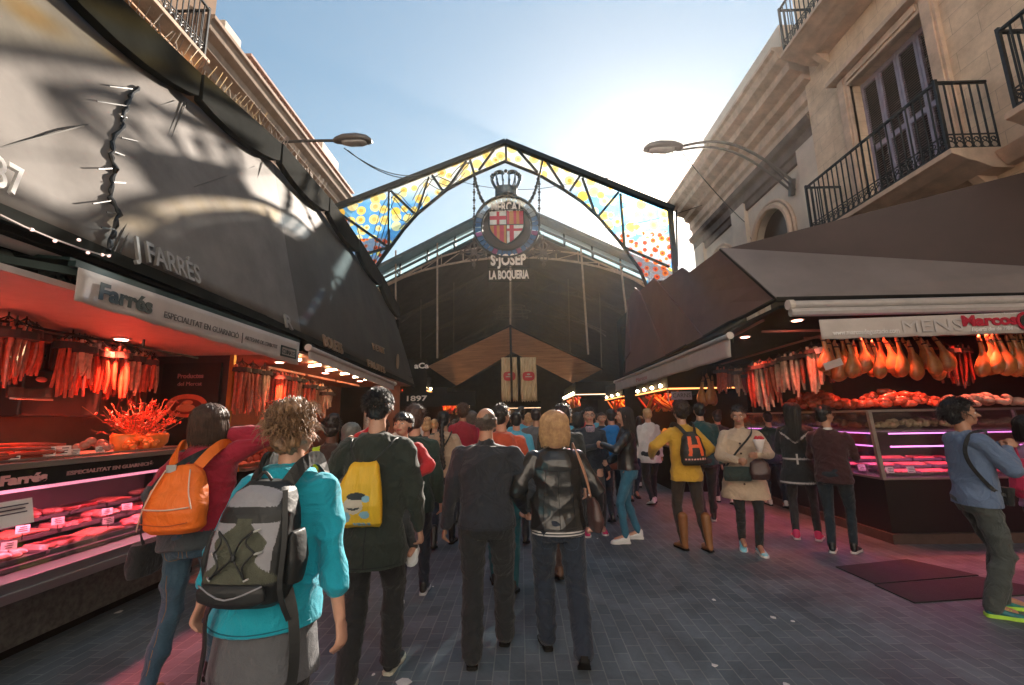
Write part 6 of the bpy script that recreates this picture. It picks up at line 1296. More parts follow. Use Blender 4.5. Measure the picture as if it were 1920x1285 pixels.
def bpart(F, t_, name, mb, m_, remsh=None, amp=0, fn=None, smooth='all', parent=None, fr=(8, 8, 13)):
    if remsh: me, P = remesh(mb, remsh, 3, amp, 4, fr); return F.place(name, P, me, m_, fn, parent or t_)
    mb.v = [tuple(F.M @ Vector(v)) for v in mb.v]; return mb.build(name, m_, parent or t_, smooth=smooth)

from mathutils.bvhtree import BVHTree
def seam(F, part, lines, m_, name, r=.0028, front=False):
    """stitched lines laid on a garment: (x, z) paths dropped onto its surface from behind (or in front)"""
    me = part.data; off = np.array(origin(part)); Mi = F.M.inverted(); P = [Mi @ (Vector(v.co)+Vector(off)) for v in me.vertices]
    bv = BVHTree.FromPolygons(P, [tuple(p.vertices) for p in me.polygons]); mb = MB(); sg = 1 if front else -1
    for ln in lines:
        pts = []
        for x, z in [tuple(q)[:2] for q in [(p.x, p.y) for p in smooth_path([(a, b, 0) for a, b in ln], 6)]]:
            h = bv.ray_cast(Vector((x, sg*1.0, z)), Vector((0, -sg, 0)))
            if h[0] is not None: pts.append(h[0]+Vector((0, sg*r*.2, 0)))
        if len(pts) > 1: mb.tube(pts, r, 5)
    if mb.v: F.solid(name, mb, m_, part)
# ================================================================ the figures nearest the camera
# -- woman in raspberry jacket with the orange backpack
def fnA(P):
    r = np.zeros(len(P), dtype=int); r[(P[:, 2] < .97)] = 1; r[(P[:, 0] < -.20) & (P[:, 2] < 1.24) & (P[:, 1] > -.40)] = 1
    r[(P[:, 2] > 1.36) & (np.abs(P[:, 0]) < .075) & (P[:, 1] < -.10) & (P[:, 2] < 1.47)] = 1; return r
A_ = figure('woman with brown bob in raspberry jacket and jeans carrying an orange backpack', -2.12, 2.96, .12, 1.74, hair=dict(style='bob', mat=H_brn, n=420), female=True, bw=1.06, vox=.009,
    top=dict(mat=[REDJ, SLATE], fn=fnA, hem=.86, pad=.034, hood=True, sl=.024, amp=.016), legs=dict(mat=JEANS, pad=.016), shoes=dict(mat=S_blk, smat=M_dark),
    pose=dict(feet=((-.09, -.18, .02, 12), (.10, .16, 0, 0)), hands=((-.24, .20, .98), (.15, .05, 1.56)), poles=((-1, -.6, .1), (.8, .1, -.75)), head=(12, 4, 0), lean=.07, gripr=(.9, (-1, .2, 0)), gripl=(.8, None)))
OB = bagthing(A_, 'backpack', (0, -.3, 1.0), 'bright orange backpack with pale piping on the raspberry jacket', 'backpack')
M_or = mat('orange_nylon', (.88, .17, .012), .6, var=.10, vscale=6, bump=.3, bscale=16, wr=.4); M_pip = mat('pale_piping', (.7, .5, .38), .5)
m = MB(); m.loft([((0.01, -.235, .985), .13, .06), ((0.01, -.25, 1.02), .165, .085), ((.01, -.25, 1.12), .175, .10), ((.01, -.235, 1.24), .155, .09), ((.01, -.215, 1.34), .11, .07), ((.01, -.20, 1.385), .06, .045)], 26, 2.6)
bpart(A_, OB, 'pack_body', m, M_or, remsh=.009, amp=.006)
for sg in (-1, 1):
    m = MB(); m.tube(smooth_path([(.01+sg*.075, -.285, 1.36), (.01+sg*.10, -.325, 1.24), (.01+sg*.135, -.342, 1.14)] if sg > 0 else [(.01-.06, -.29, 1.36), (-.085, -.33, 1.25), (-.125, -.343, 1.12), (-.15, -.325, 1.02)]), .004, 5); bpart(A_, OB, 'piping', m, M_pip)
    a = smooth_path([(.01+sg*.07, -.20, 1.37), (.01+sg*.105, -.13, 1.455), (.01+sg*.12, -.02, 1.50), (sg*.13, .09, 1.44), (sg*.15, .13, 1.30)]); strap(A_, a, .06, .014, M_or, 'shoulder_strap', OB)
m = MB(); m.tube(smooth_path([(-.12, -.348, 1.145), (0.01, -.358, 1.14), (.13, -.345, 1.15)]), .005, 5); bpart(A_, OB, 'pocket_seam', m, M_pip)
m = MB(); m.tube(smooth_path([(-.13, -.34, 1.065), (0.01, -.352, 1.05), (.13, -.34, 1.065)]), .003, 5); bpart(A_, OB, 'pocket_seam', m, mat('dark_orange', (.5, .08, .01), .6))  # lower pocket seam in a darker orange than the pack
SB = bagthing(A_, 'shoulder_bag', (-.2, -.15, .8), 'black shoulder bag with diagonal strap behind the orange backpack wearer', 'bag')
strap(A_, smooth_path([(.13, -.06, 1.49), (.03, -.20, 1.42), (-.09, -.27, 1.30), (-.17, -.25, 1.15), (-.23, -.16, .98), (-.25, -.08, .88)]), .032, .005, BLK, 'strap', SB)
m = MB(); m.box((-.035, -.265, 1.365), (.05, .012, .045), rot2(.3)); bpart(A_, SB, 'buckle', m, M_steel, smooth=False)
m = MB(); m.loft([((-.27, -.02, .70), .05, .13), ((-.275, -.02, .78), .065, .15), ((-.27, -.02, .9), .05, .13)], 18, 3); bpart(A_, SB, 'bag_body', m, BLK, remsh=.012, amp=.005)
# -- woman in teal hooded jacket with grey and black rucksack
bx = at(505, 1150, Y=1.95)
def fnB(P): return np.zeros(len(P), dtype=int)
B_ = figure('woman with messy blond hair in teal hooded jacket and a big rucksack', bx.x, 1.95, -.06, 1.68, hair=dict(style='messy', mat=H_mix, n=1500, amp=.012), female=True, bw=1.08, vox=.0085,
    top=dict(mat=TEAL, hem=.86, pad=.034, hood=True, sl=.028, sleeve=.80, amp=.020, fr=(8, 8, 13), flare=.02, big=.006), legs=dict(mat=BLK, pad=.006, hip=1.05, skirt=(GREY, (1.0, .66, .175, .215))), shoes=dict(mat=S_blk),
    pose=dict(feet=((-.09, .12, 0, 0), (.10, -.16, .03, 15)), hands=((-.36, .06, .90), (.34, -.02, .80)), poles=((-1, -.15, .25), (1, -.45, 0)), head=(-8, 6, 4), lean=.10, side=.05))
MB0 = B_.M.copy(); B_.M = MB0 @ Matrix.Translation((.035, .02, 1.275)) @ Matrix.Diagonal((.82, .85, .88, 1)) @ Matrix.Translation((0, 0, -1.23))
RU = bagthing(B_, 'rucksack', (0, -.35, .9), 'large grey and black rucksack with crossed elastic cords on the teal jacket', 'backpack')
M_gn = mat('grey_nylon', (.26, .26, .28), .55, bump=.3, bscale=30, var=.12); M_ol = mat('olive_mesh', (.075, .08, .055), .8, var=.2, vscale=25, bump=.5, bscale=180); M_bn = mat('black_nylon', (.016, .018, .018), .55, bump=.3, bscale=40); M_cd = mat('pale_cord', (.45, .45, .42), .5)
sx = .045
def rb(z): return (.05*(z-.95))   # the pack follows the wearer's sideways lean
m = MB(); m.loft([((rb(.93), -.22, .90), .13, .06), ((rb(.95), -.25, .94), .185, .105), ((rb(1.0), -.26, 1.02), .20, .13), ((rb(1.15), -.25, 1.15), .20, .13), ((rb(1.3), -.235, 1.30), .175, .115), ((rb(1.4), -.215, 1.39), .14, .09), ((rb(1.43), -.20, 1.435), .09, .05)], 30, 3.0)
def fnR(P):
    x = P[:, 0]-.05*(P[:, 2]-.95); z = P[:, 2]; r = np.full(len(P), 2); bk = P[:, 1] < -.27
    r[bk & (z > 1.335) & (np.abs(x) < .13)] = 1                                   # pale grey lid
    pan = bk & (z < 1.29) & (z > 1.03) & (np.abs(x) < .055+.10*(1.30-z)/.26+.03*np.cos(z*42)); r[pan] = 0   # olive mesh panel
    side = bk & (z < 1.27) & (z > 1.03) & (np.abs(x) > .055+.10*(1.30-z)/.26+.03*np.cos(z*42)) & (np.abs(x) < .155); r[side] = 1
    return r
bpart(B_, RU, 'pack_body', m, [M_ol, M_gn, M_bn], remsh=.0048, amp=.005, fn=fnR)
m = MB(); m.loft([((rb(.9), -.36, .935), .10, .02), ((rb(.95), -.375, .965), .165, .035), ((rb(1.0), -.385, 1.01), .165, .03), ((rb(1.02), -.38, 1.035), .14, .02)], 24, 2.5); bpart(B_, RU, 'lower_pocket', m, M_bn, remsh=.009, amp=.004)
m = MB(); m.tube(smooth_path([(rb(1)-.15, -.395, 1.03), (rb(.95), -.422, .985), (rb(1)+.15, -.395, 1.03)]), .004, 5); bpart(B_, RU, 'zip', m, M_gn)
m = MB(); hooks = [(-.11, 1.245), (.10, 1.25), (-.125, 1.155), (.12, 1.16), (-.13, 1.055), (.075, 1.055)]
for hx, hz in hooks: m.tube([(rb(hz)+hx, -.375, hz), (rb(hz)+hx*.78, -.397, hz-.005)], .005, 5)
bpart(B_, RU, 'cord_hook', m, M_cd)
m = MB(); cen = (rb(1.15), -.402, 1.14)
for hx, hz in hooks[:2]+hooks[4:]: m.tube(smooth_path([(rb(hz)+hx*.8, -.394, hz), (rb(1.15)+hx*.3, -.404, (hz+1.14)/2+.01), cen]), .0045, 5)
for a, b_ in ((0, 2), (2, 4), (1, 3), (3, 5)): h1, h2 = hooks[a], hooks[b_]; m.tube(smooth_path([(rb(h1[1])+h1[0]*.8, -.395, h1[1]), (rb(1.1)+(h1[0]+h2[0])*.26, -.402, (h1[1]+h2[1])/2), (rb(h2[1])+h2[0]*.8, -.395, h2[1])]), .0045, 5)
m.ell(cen, (.013, .010, .016)); bpart(B_, RU, 'elastic_cord', m, M_bn)
m = MB(); m.tube(smooth_path([(rb(1.4)-.04, -.24, 1.435), (rb(1.45), -.25, 1.475), (rb(1.4)+.04, -.24, 1.435)]), .008, 6); bpart(B_, RU, 'grab_loop', m, M_bn)
for sg in (-1, 1):
    strap(B_, smooth_path([(rb(1.4)+sg*.08, -.19, 1.40), (rb(1.45)+sg*.115, -.10, 1.50), (rb(1.45)+sg*.125, .03, 1.505), (rb(1.3)+sg*.15, .16, 1.32)]), .065, .016, M_bn, 'shoulder_strap', RU)
    m = MB(); m.loft([((rb(1.1)+sg*.205, -.24, 1.0), .03, .06), ((rb(1.1)+sg*.215, -.24, 1.1), .035, .075), ((rb(1.2)+sg*.20, -.24, 1.22), .02, .06)], 16); bpart(B_, RU, 'side_pocket', m, M_bn, remsh=.01)
    x0 = rb(.95)+sg*.17
    strap(B_, smooth_path([(x0, -.22, .96), (x0+sg*.045, -.24, .86), (x0+sg*.035+(.03 if sg > 0 else 0), -.245, .72), (x0+sg*.055, -.235, .60), (x0+sg*.04, -.25, .50)]), .045, .008, M_bn, 'hip_belt_end', RU)
m = MB(); m.box((rb(.9)-.20, -.25, .52), (.05, .02, .11), Matrix.Rotation(.5, 3, 'Y')); bpart(B_, RU, 'buckle', m, M_bn, smooth=False)
strap(B_, smooth_path([(rb(1.4)+.15, -.30, 1.40), (rb(1.2)+.19, -.33, 1.2), (rb(1)+.2, -.34, 1.0), (rb(.9)+.22, -.28, .86)]), .022, .004, M_bn, 'compression_strap', RU)
B_.M = MB0
# -- man in olive-black hooded coat, child on his arm, yellow bag on his back
C_ = figure('tall man in dark olive hooded coat holding a child', -.99, 3.03, .03, 1.82, hair=dict(style='short', mat=H_blk, n=1400, amp=.010), vox=.009, bw=1.06,
    top=dict(mat=OLIVE, hem=.68, pad=.035, hood=True, sl=.024, amp=.018, flare=.02, name='coat'), legs=dict(mat=BLK, pad=.028, cuff=.055), shoes=dict(mat=S_blk, smat=mat('cream_sole', (.5, .48, .38), .6)),
    pose=dict(feet=((-.09, -.12, .02, 10), (.10, .14, 0, 0)), hands=((-.20, .22, 1.05), (.285, .10, .80)), poles=((-.8, -.6, -.2), (.7, -1, -.1)), lean=.03, head=(4, 0, 0), gripl=(.8, (1, 0, 0)), gripr=(.7, None)))
MC0 = C_.M.copy(); C_.M = MC0 @ Matrix.Translation((0, -.005, 1.12)) @ Matrix.Diagonal((1.12, 1, 1.05, 1)) @ Matrix.Translation((0, 0, -1.21))
YB = bagthing(C_, 'drawstring_bag', (-.02, -.24, 1.05), 'yellow drawstring bag on the back of the olive coat', 'bag')
M_yl = mat('yellow_nylon', (.78, .42, .015), .5, var=.08, vscale=7, bump=.5, bscale=14, stretch=(3, 1, .6))
m = MB(); m.loft([((-.035, -.175, 1.035), .118, .012), ((-.035, -.195, 1.06), .132, .035), ((-.03, -.205, 1.16), .128, .045), ((-.02, -.20, 1.28), .105, .038), ((-.012, -.185, 1.375), .075, .025), ((-.01, -.175, 1.40), .06, .012)], 26, 3.2)
def fnY(P):
    r = np.zeros(len(P), dtype=int); x, z = P[:, 0], P[:, 2]; bk = P[:, 1] < -.19; e = np.hypot((x+.045)/.052, (z-1.165)/.046)
    r[bk & (e < 1)] = 1; r[bk & (np.hypot((x+.03)/.05, (z-1.215)/.02) < 1)] = 3; r[bk & (np.hypot((x-.02)/.022, (z-1.20)/.018) < 1)] = 2; r[bk & (np.hypot((x+.085)/.026, (z-1.105)/.03) < 1)] = 2; r[bk & (np.hypot((x-.015)/.028, (z-1.115)/.02) < 1)] = 2
    r[bk & (e < 1) & (np.abs(z-1.145-.9*(x+.045)**2*9) < .004) & (np.abs(x+.045) < .03)] = 3; r[bk & (np.abs(z-1.062) < .010) & (np.abs(x+.0) < .045) & ((x*40 % 1) < .75)] = 2; return r
bpart(C_, YB, 'bag_body', m, [M_yl, mat('print_cream', (.62, .48, .36), .6), mat('print_blue', (.25, .42, .5), .6), mat('print_black', (.03, .03, .03), .6)], remsh=.0045, amp=.007, fr=(22, 22, 5), fn=fnY)
for sg in (-1, 1): m = MB(); m.tube(smooth_path([(-.01+sg*.05, -.18, 1.40), (sg*.10, -.14, 1.47), (sg*.13, -.02, 1.52), (sg*.15, .1, 1.42)]), .005, 5); bpart(C_, YB, 'cord', m, M_bn)
C_.M = MC0
ch = at(757, 806, Y=3.26)
M_sup = cloth('royal_blue', (.01, .05, .35))
def fnK(P):
    r = np.zeros(len(P), dtype=int); r[(P[:, 0] < -.05) & (P[:, 2] > 1.2)] = 0; return r
K_ = figure('small child with black fringe in blue and red top held by the tall man', ch.x, 3.26, PI-.15, 1.06, z0=ch.z-.98, hair=dict(style='fringe', mat=H_blk, n=300), face=True, age=1.28, vox=.012, bw=1.1,
    top=dict(mat=[RED, M_sup], fn=lambda P: ((P[:, 0] > .10) & (P[:, 2] < 1.5) & (P[:, 1] > .0)).astype(int), hem=.84, pad=.03, sl=.03), legs=dict(mat=CHAR, pad=.02), shoes=dict(mat=S_wht, smat=S_wht, big=1.4),
    pose=dict(feet=((-.20, .10, .22, 30), (.16, .10, .25, 30)), hands=((-.2, .25, 1.1), (.52, .20, 1.54)), poles=((-1, 0, -.5), (.2, -.6, 1)), head=(0, 8, 6), gripr=(.3, None)))
# -- bald man
D_ = figure('bald man in plain dark navy jacket and black trousers seen from behind', -.27, 3.38, -.02, 1.70, skin=1, hair=dict(style='bald', mat=H_gry, n=900, amp=.002), vox=.009, bw=1.18,
    top=dict(mat=cloth('navy_black', (.016, .019, .026)), hem=.87, pad=.03, sl=.022, amp=.014, collar=1.6), legs=dict(mat=BLK, pad=.032, cuff=.06), shoes=dict(mat=S_blk, big=1.1),
    pose=dict(feet=((-.09, -.16, .0, 3), (.12, .15, .0, 0)), hands=((-.33, .06, .84), (.32, .13, .98)), poles=((-.6, -1, 0), (.8, -1, 0)), lean=.02, head=(-4, 0, 0), gripr=(.7, None)))
# -- blonde woman in leather jacket
stripe, N_, L_n, b_ = nodes('striped_jersey'); gn = N_.new('ShaderNodeNewGeometry'); sp_ = N_.new('ShaderNodeSeparateXYZ'); L_n.new(gn.outputs['Position'], sp_.inputs[0]); mm_ = N_.new('ShaderNodeMath'); mm_.operation = 'MULTIPLY'; mm_.inputs[1].default_value = 55; L_n.new(sp_.outputs[2], mm_.inputs[0])
fr_ = N_.new('ShaderNodeMath'); fr_.operation = 'FRACT'; L_n.new(mm_.outputs[0], fr_.inputs[0]); gt = N_.new('ShaderNodeMath'); gt.operation = 'GREATER_THAN'; gt.inputs[1].default_value = .5; L_n.new(fr_.outputs[0], gt.inputs[0])
mc_ = N_.new('ShaderNodeMix'); mc_.data_type = 'RGBA'; mc_.inputs[6].default_value = (.02, .022, .03, 1); mc_.inputs[7].default_value = (.55, .52, .50, 1); L_n.new(gt.outputs[0], mc_.inputs[0]); L_n.new(mc_.outputs[2], b_.inputs['Base Color'])
E_ = figure('blonde woman in black leather jacket over a striped top walking with the bald man', .25, 3.36, .04, 1.66, hair=dict(style='bob', mat=H_bld, n=800, amp=.004), female=True, vox=.009, bw=1.12,
    top=dict(mat=LEATH, hem=.88, pad=.034, sl=.026, amp=.015, fr=(9, 9, 12), big=.006), legs=dict(mat=NAVY, pad=.034, cuff=.055), shoes=dict(mat=S_brn, heel=.03),
    pose=dict(feet=((-.10, .10, 0, 0), (.12, -.24, .05, 40)), hands=((-.25, .16, .98), (.31, .10, .92)), poles=((-.9, -1, 0), (1, -.8, 0)), lean=.03, head=(-6, 2, 0)))
m = MB(); m.loft([((0, -.008, .838), .206, .148), ((0, -.008, .87), .205, .147), ((0, -.004, .93), .19, .135)], 30); E_.skin('striped_shirt', m, stripe, amp=.007, fr=(18, 18, 8))
HB = bagthing(E_, 'handbag', (.28, .05, .9), 'dark brown handbag on a tan strap under the leather jacket arm', 'handbag')
strap(E_, smooth_path([(.20, .12, 1.10), (.17, .10, 1.35), (.135, .02, 1.50), (.15, -.10, 1.44), (.20, -.13, 1.28), (.24, -.10, 1.12)]), .028, .007, mat('tan_strap', (.50, .25, .15), .5), 'strap', HB)
m = MB(); m.loft([((.285, .0, .86), .04, .13), ((.29, .0, .95), .055, .145), ((.28, .0, 1.06), .04, .12), ((.265, .0, 1.11), .02, .09)], 20, 3); bpart(E_, HB, 'bag_body', m, mat('brown_leather', (.07, .035, .03), .4, bump=.3), remsh=.010, amp=.004)
# seams, pockets and yokes on the nearest clothes
sm_d = mat('seam_dark', (.006, .006, .007), .8); pk_ = lambda sx_, z=.90, w=.06, h=.12: [(sx_-w, z+h/2), (sx_+w, z+h/2), (sx_+w*.95, z-h*.3), (sx_, z-h/2), (sx_-w*.95, z-h*.3), (sx_-w, z+h/2)]
seam(E_, E_.top, [[(-.17, 1.33), (0, 1.31), (.17, 1.33)], [(0, 1.31), (0, 1.1), (0, .90)], [(-.20, .905), (0, .90), (.20, .905)], [(-.09, 1.32), (-.11, 1.1), (-.12, .91)], [(.09, 1.32), (.11, 1.1), (.12, .91)]], sm_d, 'seam')
seam(D_, D_.top, [[(-.21, .895), (0, .89), (.21, .895)], [(-.15, 1.38), (-.19, 1.3), (-.185, 1.2)], [(.15, 1.38), (.19, 1.3), (.185, 1.2)]], sm_d, 'seam')
seam(C_, C_.top, [[(0, 1.03), (0, .85), (0, .70)], [(-.22, .71), (0, .705), (.22, .71)]], sm_d, 'seam')
seam(A_, A_.legs, [pk_(-.08, .85, .055, .12), pk_(.08, .85, .055, .12), [(0, 1.0), (0, .9), (0, .80)], [(-.11, .7), (-.10, .45), (-.09, .2)]], mat('seam_tan', (.25, .13, .05), .8), 'seam', r=.002)
seam(D_, D_.legs, [[(-.13, .84), (-.08, .83), (-.03, .845)], [(.03, .845), (.08, .83), (.13, .84)]], sm_d, 'pocket_seam')
seam(E_, E_.legs, [pk_(-.085, .80, .05, .11), pk_(.085, .80, .05, .11)], mat('seam_navy', (.03, .05, .08), .8), 'pocket_seam', r=.002)
seam(B_, B_.top, [[(-.24, .885), (0, .875), (.24, .885)]], mat('seam_teal', (.003, .12, .17), .8), 'seam')
# ================================================================ middle distance
def px_fig(px, y, *a, **k): p = at(px, 790, Y=y); return figure(a[0], p.x, y, *a[1:], **k)
walk1 = dict(feet=((-.09, -.14, .02, 12), (.10, .16, 0, 0))); walk2 = dict(feet=((-.09, .15, 0, 0), (.10, -.15, .02, 12)))
F_ = px_fig(832, 6.0, 'woman with long black braid in beige jacket and dark boots', .0, 1.72, hair=dict(style='short', mat=H_blk, n=300), female=True, vox=.012, bw=1.05, top=dict(mat=BEIGE, hem=.90, pad=.032, hood=True, sl=.024), legs=dict(mat=cloth('dark_jeans', (.012, .03, .05)), pad=.008), shoes=dict(mat=S_blk, top=.24, tr=.052), pose=dict(**walk1, hands=((-.28, .06, .82), (.26, .12, .90))))
m = MB(); pts = smooth_path([(0, -.10, 1.62), (.0, -.15, 1.48), (.015, -.165, 1.35), (.01, -.175, 1.2), (0.03, -.17, 1.08), (.03, -.17, 1.0)], 8); m.tube(pts, [.030+.007*math.sin(i*1.9) for i in range(len(pts)-4)]+[.024, .018, .012, .006], 8); F_.solid('braid', m, H_blk, F_.hair)
CB = bagthing(F_, 'crossbody_bag', (-.2, 0, .9), 'small black crossbody bag on the beige jacket of the braided woman', 'bag'); strap(F_, smooth_path([(.12, -.05, 1.50), (.08, -.15, 1.38), (-.05, -.165, 1.18), (-.18, -.12, 1.02)]), .02, .005, BLK, 'strap', CB)
m = MB(); m.loft([((-.22, -.06, .92), .05, .10), ((-.22, -.06, 1.04), .045, .09)], 14, 3); bpart(F_, CB, 'bag_body', m, BLK)
px_fig(940, 4.55, 'man with dark hair in rust orange hooded top behind the bald man', .0, 1.75, hair=dict(style='short', mat=H_blk, n=300), vox=.011, bw=1.08, top=dict(mat=RUST, hem=.86, hood=True, sl=.022), legs=dict(mat=cloth('teal_trousers', (.012, .11, .13)), pad=.016), shoes=dict(mat=S_blk), pose=dict(**walk2, head=(-20, 0, 0)))
px_fig(1050, 4.9, 'man with short hair and bare forearms in dark t shirt turning his head left', .1, 1.76, hair=dict(style='crop', mat=H_dbr, n=300), vox=.011, bw=1.1, top=dict(mat=cloth('dark_tee', (.018, .022, .02)), hem=.88, pad=.018, sleeve=.33, collar=0), legs=dict(mat=BROWN, pad=.018), shoes=dict(mat=S_brn), pose=dict(**walk1, head=(50, 6, 0)))
I_ = px_fig(1105, 6.6, 'man in glasses and dark blue sweater standing facing the camera', PI-.05, 1.76, hair=dict(style='short', mat=H_blk, n=300), face=True, vox=.011, bw=1.0, top=dict(mat=NAVY, hem=.88, pad=.02), legs=dict(mat=CHAR, pad=.014), shoes=dict(mat=S_pnk, smat=S_wht), pose=dict(feet=((-.12, .0, 0, 0), (.10, .10, 0, 0)), hands=((-.24, .06, .82), (-.05, .30, 1.22)), poles=((-.5, -1, 0), (1, -.6, -.4))))
m = MB()
for sg in (-1, 1): m.tube([I_.hdp(sg*.033+.021*math.cos(a), .108, 1.643+.017*math.sin(a)) for a in [j*PI/6 for j in range(13)]], .0028, 5); m.tube([I_.hdp(sg*.054, .108, 1.65), I_.hdp(sg*.08, .0, 1.65)], .0025, 4)
m.tube([I_.hdp(-.012, .11, 1.65), I_.hdp(.012, .11, 1.65)], .0025, 4); m.v = [tuple(I_.M @ Vector(v)) for v in m.v]; g_ = m.build('glasses', S_blk); tag(g_, 'dark framed glasses on the man facing the camera', 'glasses')
m = MB(); m.loft([((0, .075, 1.40), .06, .045), ((0, .07, 1.46), .072, .06), ((0, .05, 1.485), .066, .062)], 18); I_.skin('shirt_collar', m, mat('checked_shirt', (.5, .4, .42), .8, col2=(.15, .10, .2), vscale=40), v=.011)
J_ = px_fig(1172, 6.15, 'woman with long dark hair in black leather jacket and blue jeans facing left', 1.45, 1.74, hair=dict(style='long', mat=H_dbr, n=400), female=True, face=True, vox=.011, bw=1.0, top=dict(mat=LEATH, hem=.92, pad=.028, sl=.022, amp=.011), legs=dict(mat=cloth('bright_jeans', (.03, .14, .22), bscale=400), pad=.006), shoes=dict(mat=S_wht, smat=S_wht, big=1.15, lace=S_wht), pose=dict(feet=((-.12, .10, 0, 0), (.12, -.10, 0, 0)), hands=((-.10, .33, 1.26), (.12, .24, 1.02)), poles=((-1, -.5, -.6), (1, -1, -.3)), gripl=(.8, None)))
BB = bagthing(J_, 'handbag', (.22, 0, .95), 'reddish brown handbag hanging from the elbow of the long haired woman', 'handbag'); M_rb = mat('red_brown_leather', (.22, .055, .03), .4, bump=.3, bscale=30, coat=.2)
m = MB(); m.loft([((.24, .05, .90), .06, .15), ((.24, .05, .94), .085, .18), ((.24, .05, 1.02), .08, .18), ((.24, .05, 1.09), .04, .15)], 22, 2.8); bpart(J_, BB, 'bag_body', m, M_rb, remsh=.010, amp=.004)
for dx in (-.03, .03): m = MB(); m.tube(smooth_path([(.24+dx, -.04, 1.08), (.22+dx*.5, .0, 1.24), (.22+dx*.5, .10, 1.24), (.24+dx, .14, 1.08)]), .009, 6); bpart(J_, BB, 'handle', m, M_rb)
KB_ = px_fig(1278, 5.8, 'woman with big dark hair in mustard knit and brown boots wearing a striped backpack', .12, 1.78, hair=dict(style='volume', mat=H_dbr, n=700, amp=.012), female=True, vox=.011, bw=1.02,
    top=dict(mat=MUST, hem=.80, pad=.026, sl=.020, name='knit_top', flare=.015), legs=dict(mat=cloth('brown_leggings', (.035, .024, .018)), pad=.012), shoes=dict(mat=mat('boot_tan', (.24, .10, .035), .5, bump=.2), top=.38, tr=.062), pose=dict(feet=((-.12, -.04, 0, 0), (.13, -.16, .0, 8)), hands=((-.33, .24, 1.10), (.26, .18, 1.05)), poles=((-1, -.6, -.2), (1, -1, -.2))))
KP = bagthing(KB_, 'backpack', (0, -.25, 1.1), 'black backpack with bright orange stripes on the mustard knit', 'backpack')
m = MB(); m.loft([((0, -.20, 1.0), .12, .06), ((0, -.22, 1.04), .15, .09), ((0, -.22, 1.18), .15, .10), ((0, -.20, 1.32), .115, .08), ((0, -.18, 1.40), .06, .05)], 24, 2.5)
def fnP(P):
    r = np.zeros(len(P), dtype=int); x, z = P[:, 0], P[:, 2]; bk = P[:, 1] < -.24; k = (1.40-z)*.12
    r[bk & (z > 1.12) & (z < 1.35) & (np.abs(np.abs(x)-.045-k*.9) < .021)] = 1; r[bk & (np.abs(z-1.235) < .017) & (np.abs(x) < .04)] = 1; r[bk & (np.abs(z-1.085) < .010) & ((x*60 % 2) < 1.3)] = 2; return r
bpart(KB_, KP, 'pack_body', m, [M_bn, mat('neon_orange', (.85, .12, .03), .6), mat('coral_beads', (.8, .35, .28), .6)], remsh=.006, amp=.004, fn=fnP)
for sg in (-1, 1): strap(KB_, smooth_path([(sg*.06, -.18, 1.38), (sg*.10, -.10, 1.47), (sg*.12, .02, 1.49), (sg*.14, .12, 1.35)]), .045, .012, M_bn, 'shoulder_strap', KP)
px_fig(1313, 7.1, 'man in dark teal jacket half hidden behind the striped backpack wearer', -.2, 1.80, hair=dict(style='short', mat=H_blk, n=200), vox=.013, bw=1.1, top=dict(mat=DTEAL, hem=.84, pad=.026), legs=dict(mat=CHAR, pad=.02), shoes=dict(mat=S_blk, smat=S_wht), pose=walk1)
M_ = px_fig(1385, 5.65, 'woman in beige trench coat and black leggings walking towards the camera', 2.88, 1.72, skin=1, hair=dict(style='short', mat=H_dbr, n=300), female=True, face=True, vox=.011, bw=1.14, top=dict(mat=TRENCH, hem=.62, pad=.040, sl=.030, flare=.05, name='trench_coat', amp=.012), legs=dict(mat=BLK, pad=.008), shoes=dict(mat=S_cy, smat=S_wht, lace=S_wht),
    pose=dict(feet=((-.07, .08, 0, 0), (.08, -.10, .03, 18)), hands=((-.10, .36, 1.18), (.12, .30, 1.10)), poles=((-1, -.6, -.5), (1, -.6, -.5)), head=(-14, -10, 0), gripl=(.9, None), gripr=(.9, None)))
m = MB()
for i in range(5): m.ell((.045, .175+.004*i, 1.30-.12*i), (.013, .006, .013), None, 8, 5)
M_.solid('button', m, BROWN)
MBg = bagthing(M_, 'shoulder_bag', (.2, .2, .9), 'dark green shoulder bag in front of the beige trench coat', 'bag'); m = MB(); m.loft([((.12, .24, .86), .15, .03), ((.12, .25, .92), .165, .05), ((.12, .24, 1.03), .15, .035)], 20, 3.2); bpart(M_, MBg, 'bag_body', m, cloth('bottle_green', (.02, .035, .03)), remsh=.010, amp=.004)
strap(M_, smooth_path([(.25, .20, 1.0), (.10, .22, 1.2), (-.08, .17, 1.40), (-.12, .06, 1.50)]), .022, .005, BLK, 'strap', MBg)
MBh = bagthing(M_, 'leather_bag', (-.1, .3, 1), 'brown black leather bag held against the beige trench coat', 'bag'); m = MB(); m.loft([((-.12, .27, .88), .09, .04), ((-.12, .29, .95), .12, .06), ((-.12, .28, 1.08), .10, .04), ((-.12, .27, 1.12), .05, .02)], 18, 2.6); bpart(M_, MBh, 'bag_body', m, mat('brown_leather', (.07, .035, .03), .4, bump=.3), remsh=.010, amp=.006)
MC = bagthing(M_, 'paper_cone', (-.12, .38, 1.25), 'white paper cone of red fruit held by the trench coat woman', 'food'); m = MB(); m.loft([((-.12, .38, 1.20), .02, .015), ((-.12, .38, 1.34), .062, .05), ((-.13, .38, 1.36), .064, .05)], 16); bpart(M_, MC, 'cone', m, M_paper)
m = MB(); rnd = random.Random(3)
for i in range(16): m.ell((-.12+rnd.uniform(-.04, .04), .38+rnd.uniform(-.035, .035), 1.365+rnd.random()*.02), .017, k=7, m=5)
bpart(M_, MC, 'fruit', m, mat('berry_red', (.6, .03, .04), .3))
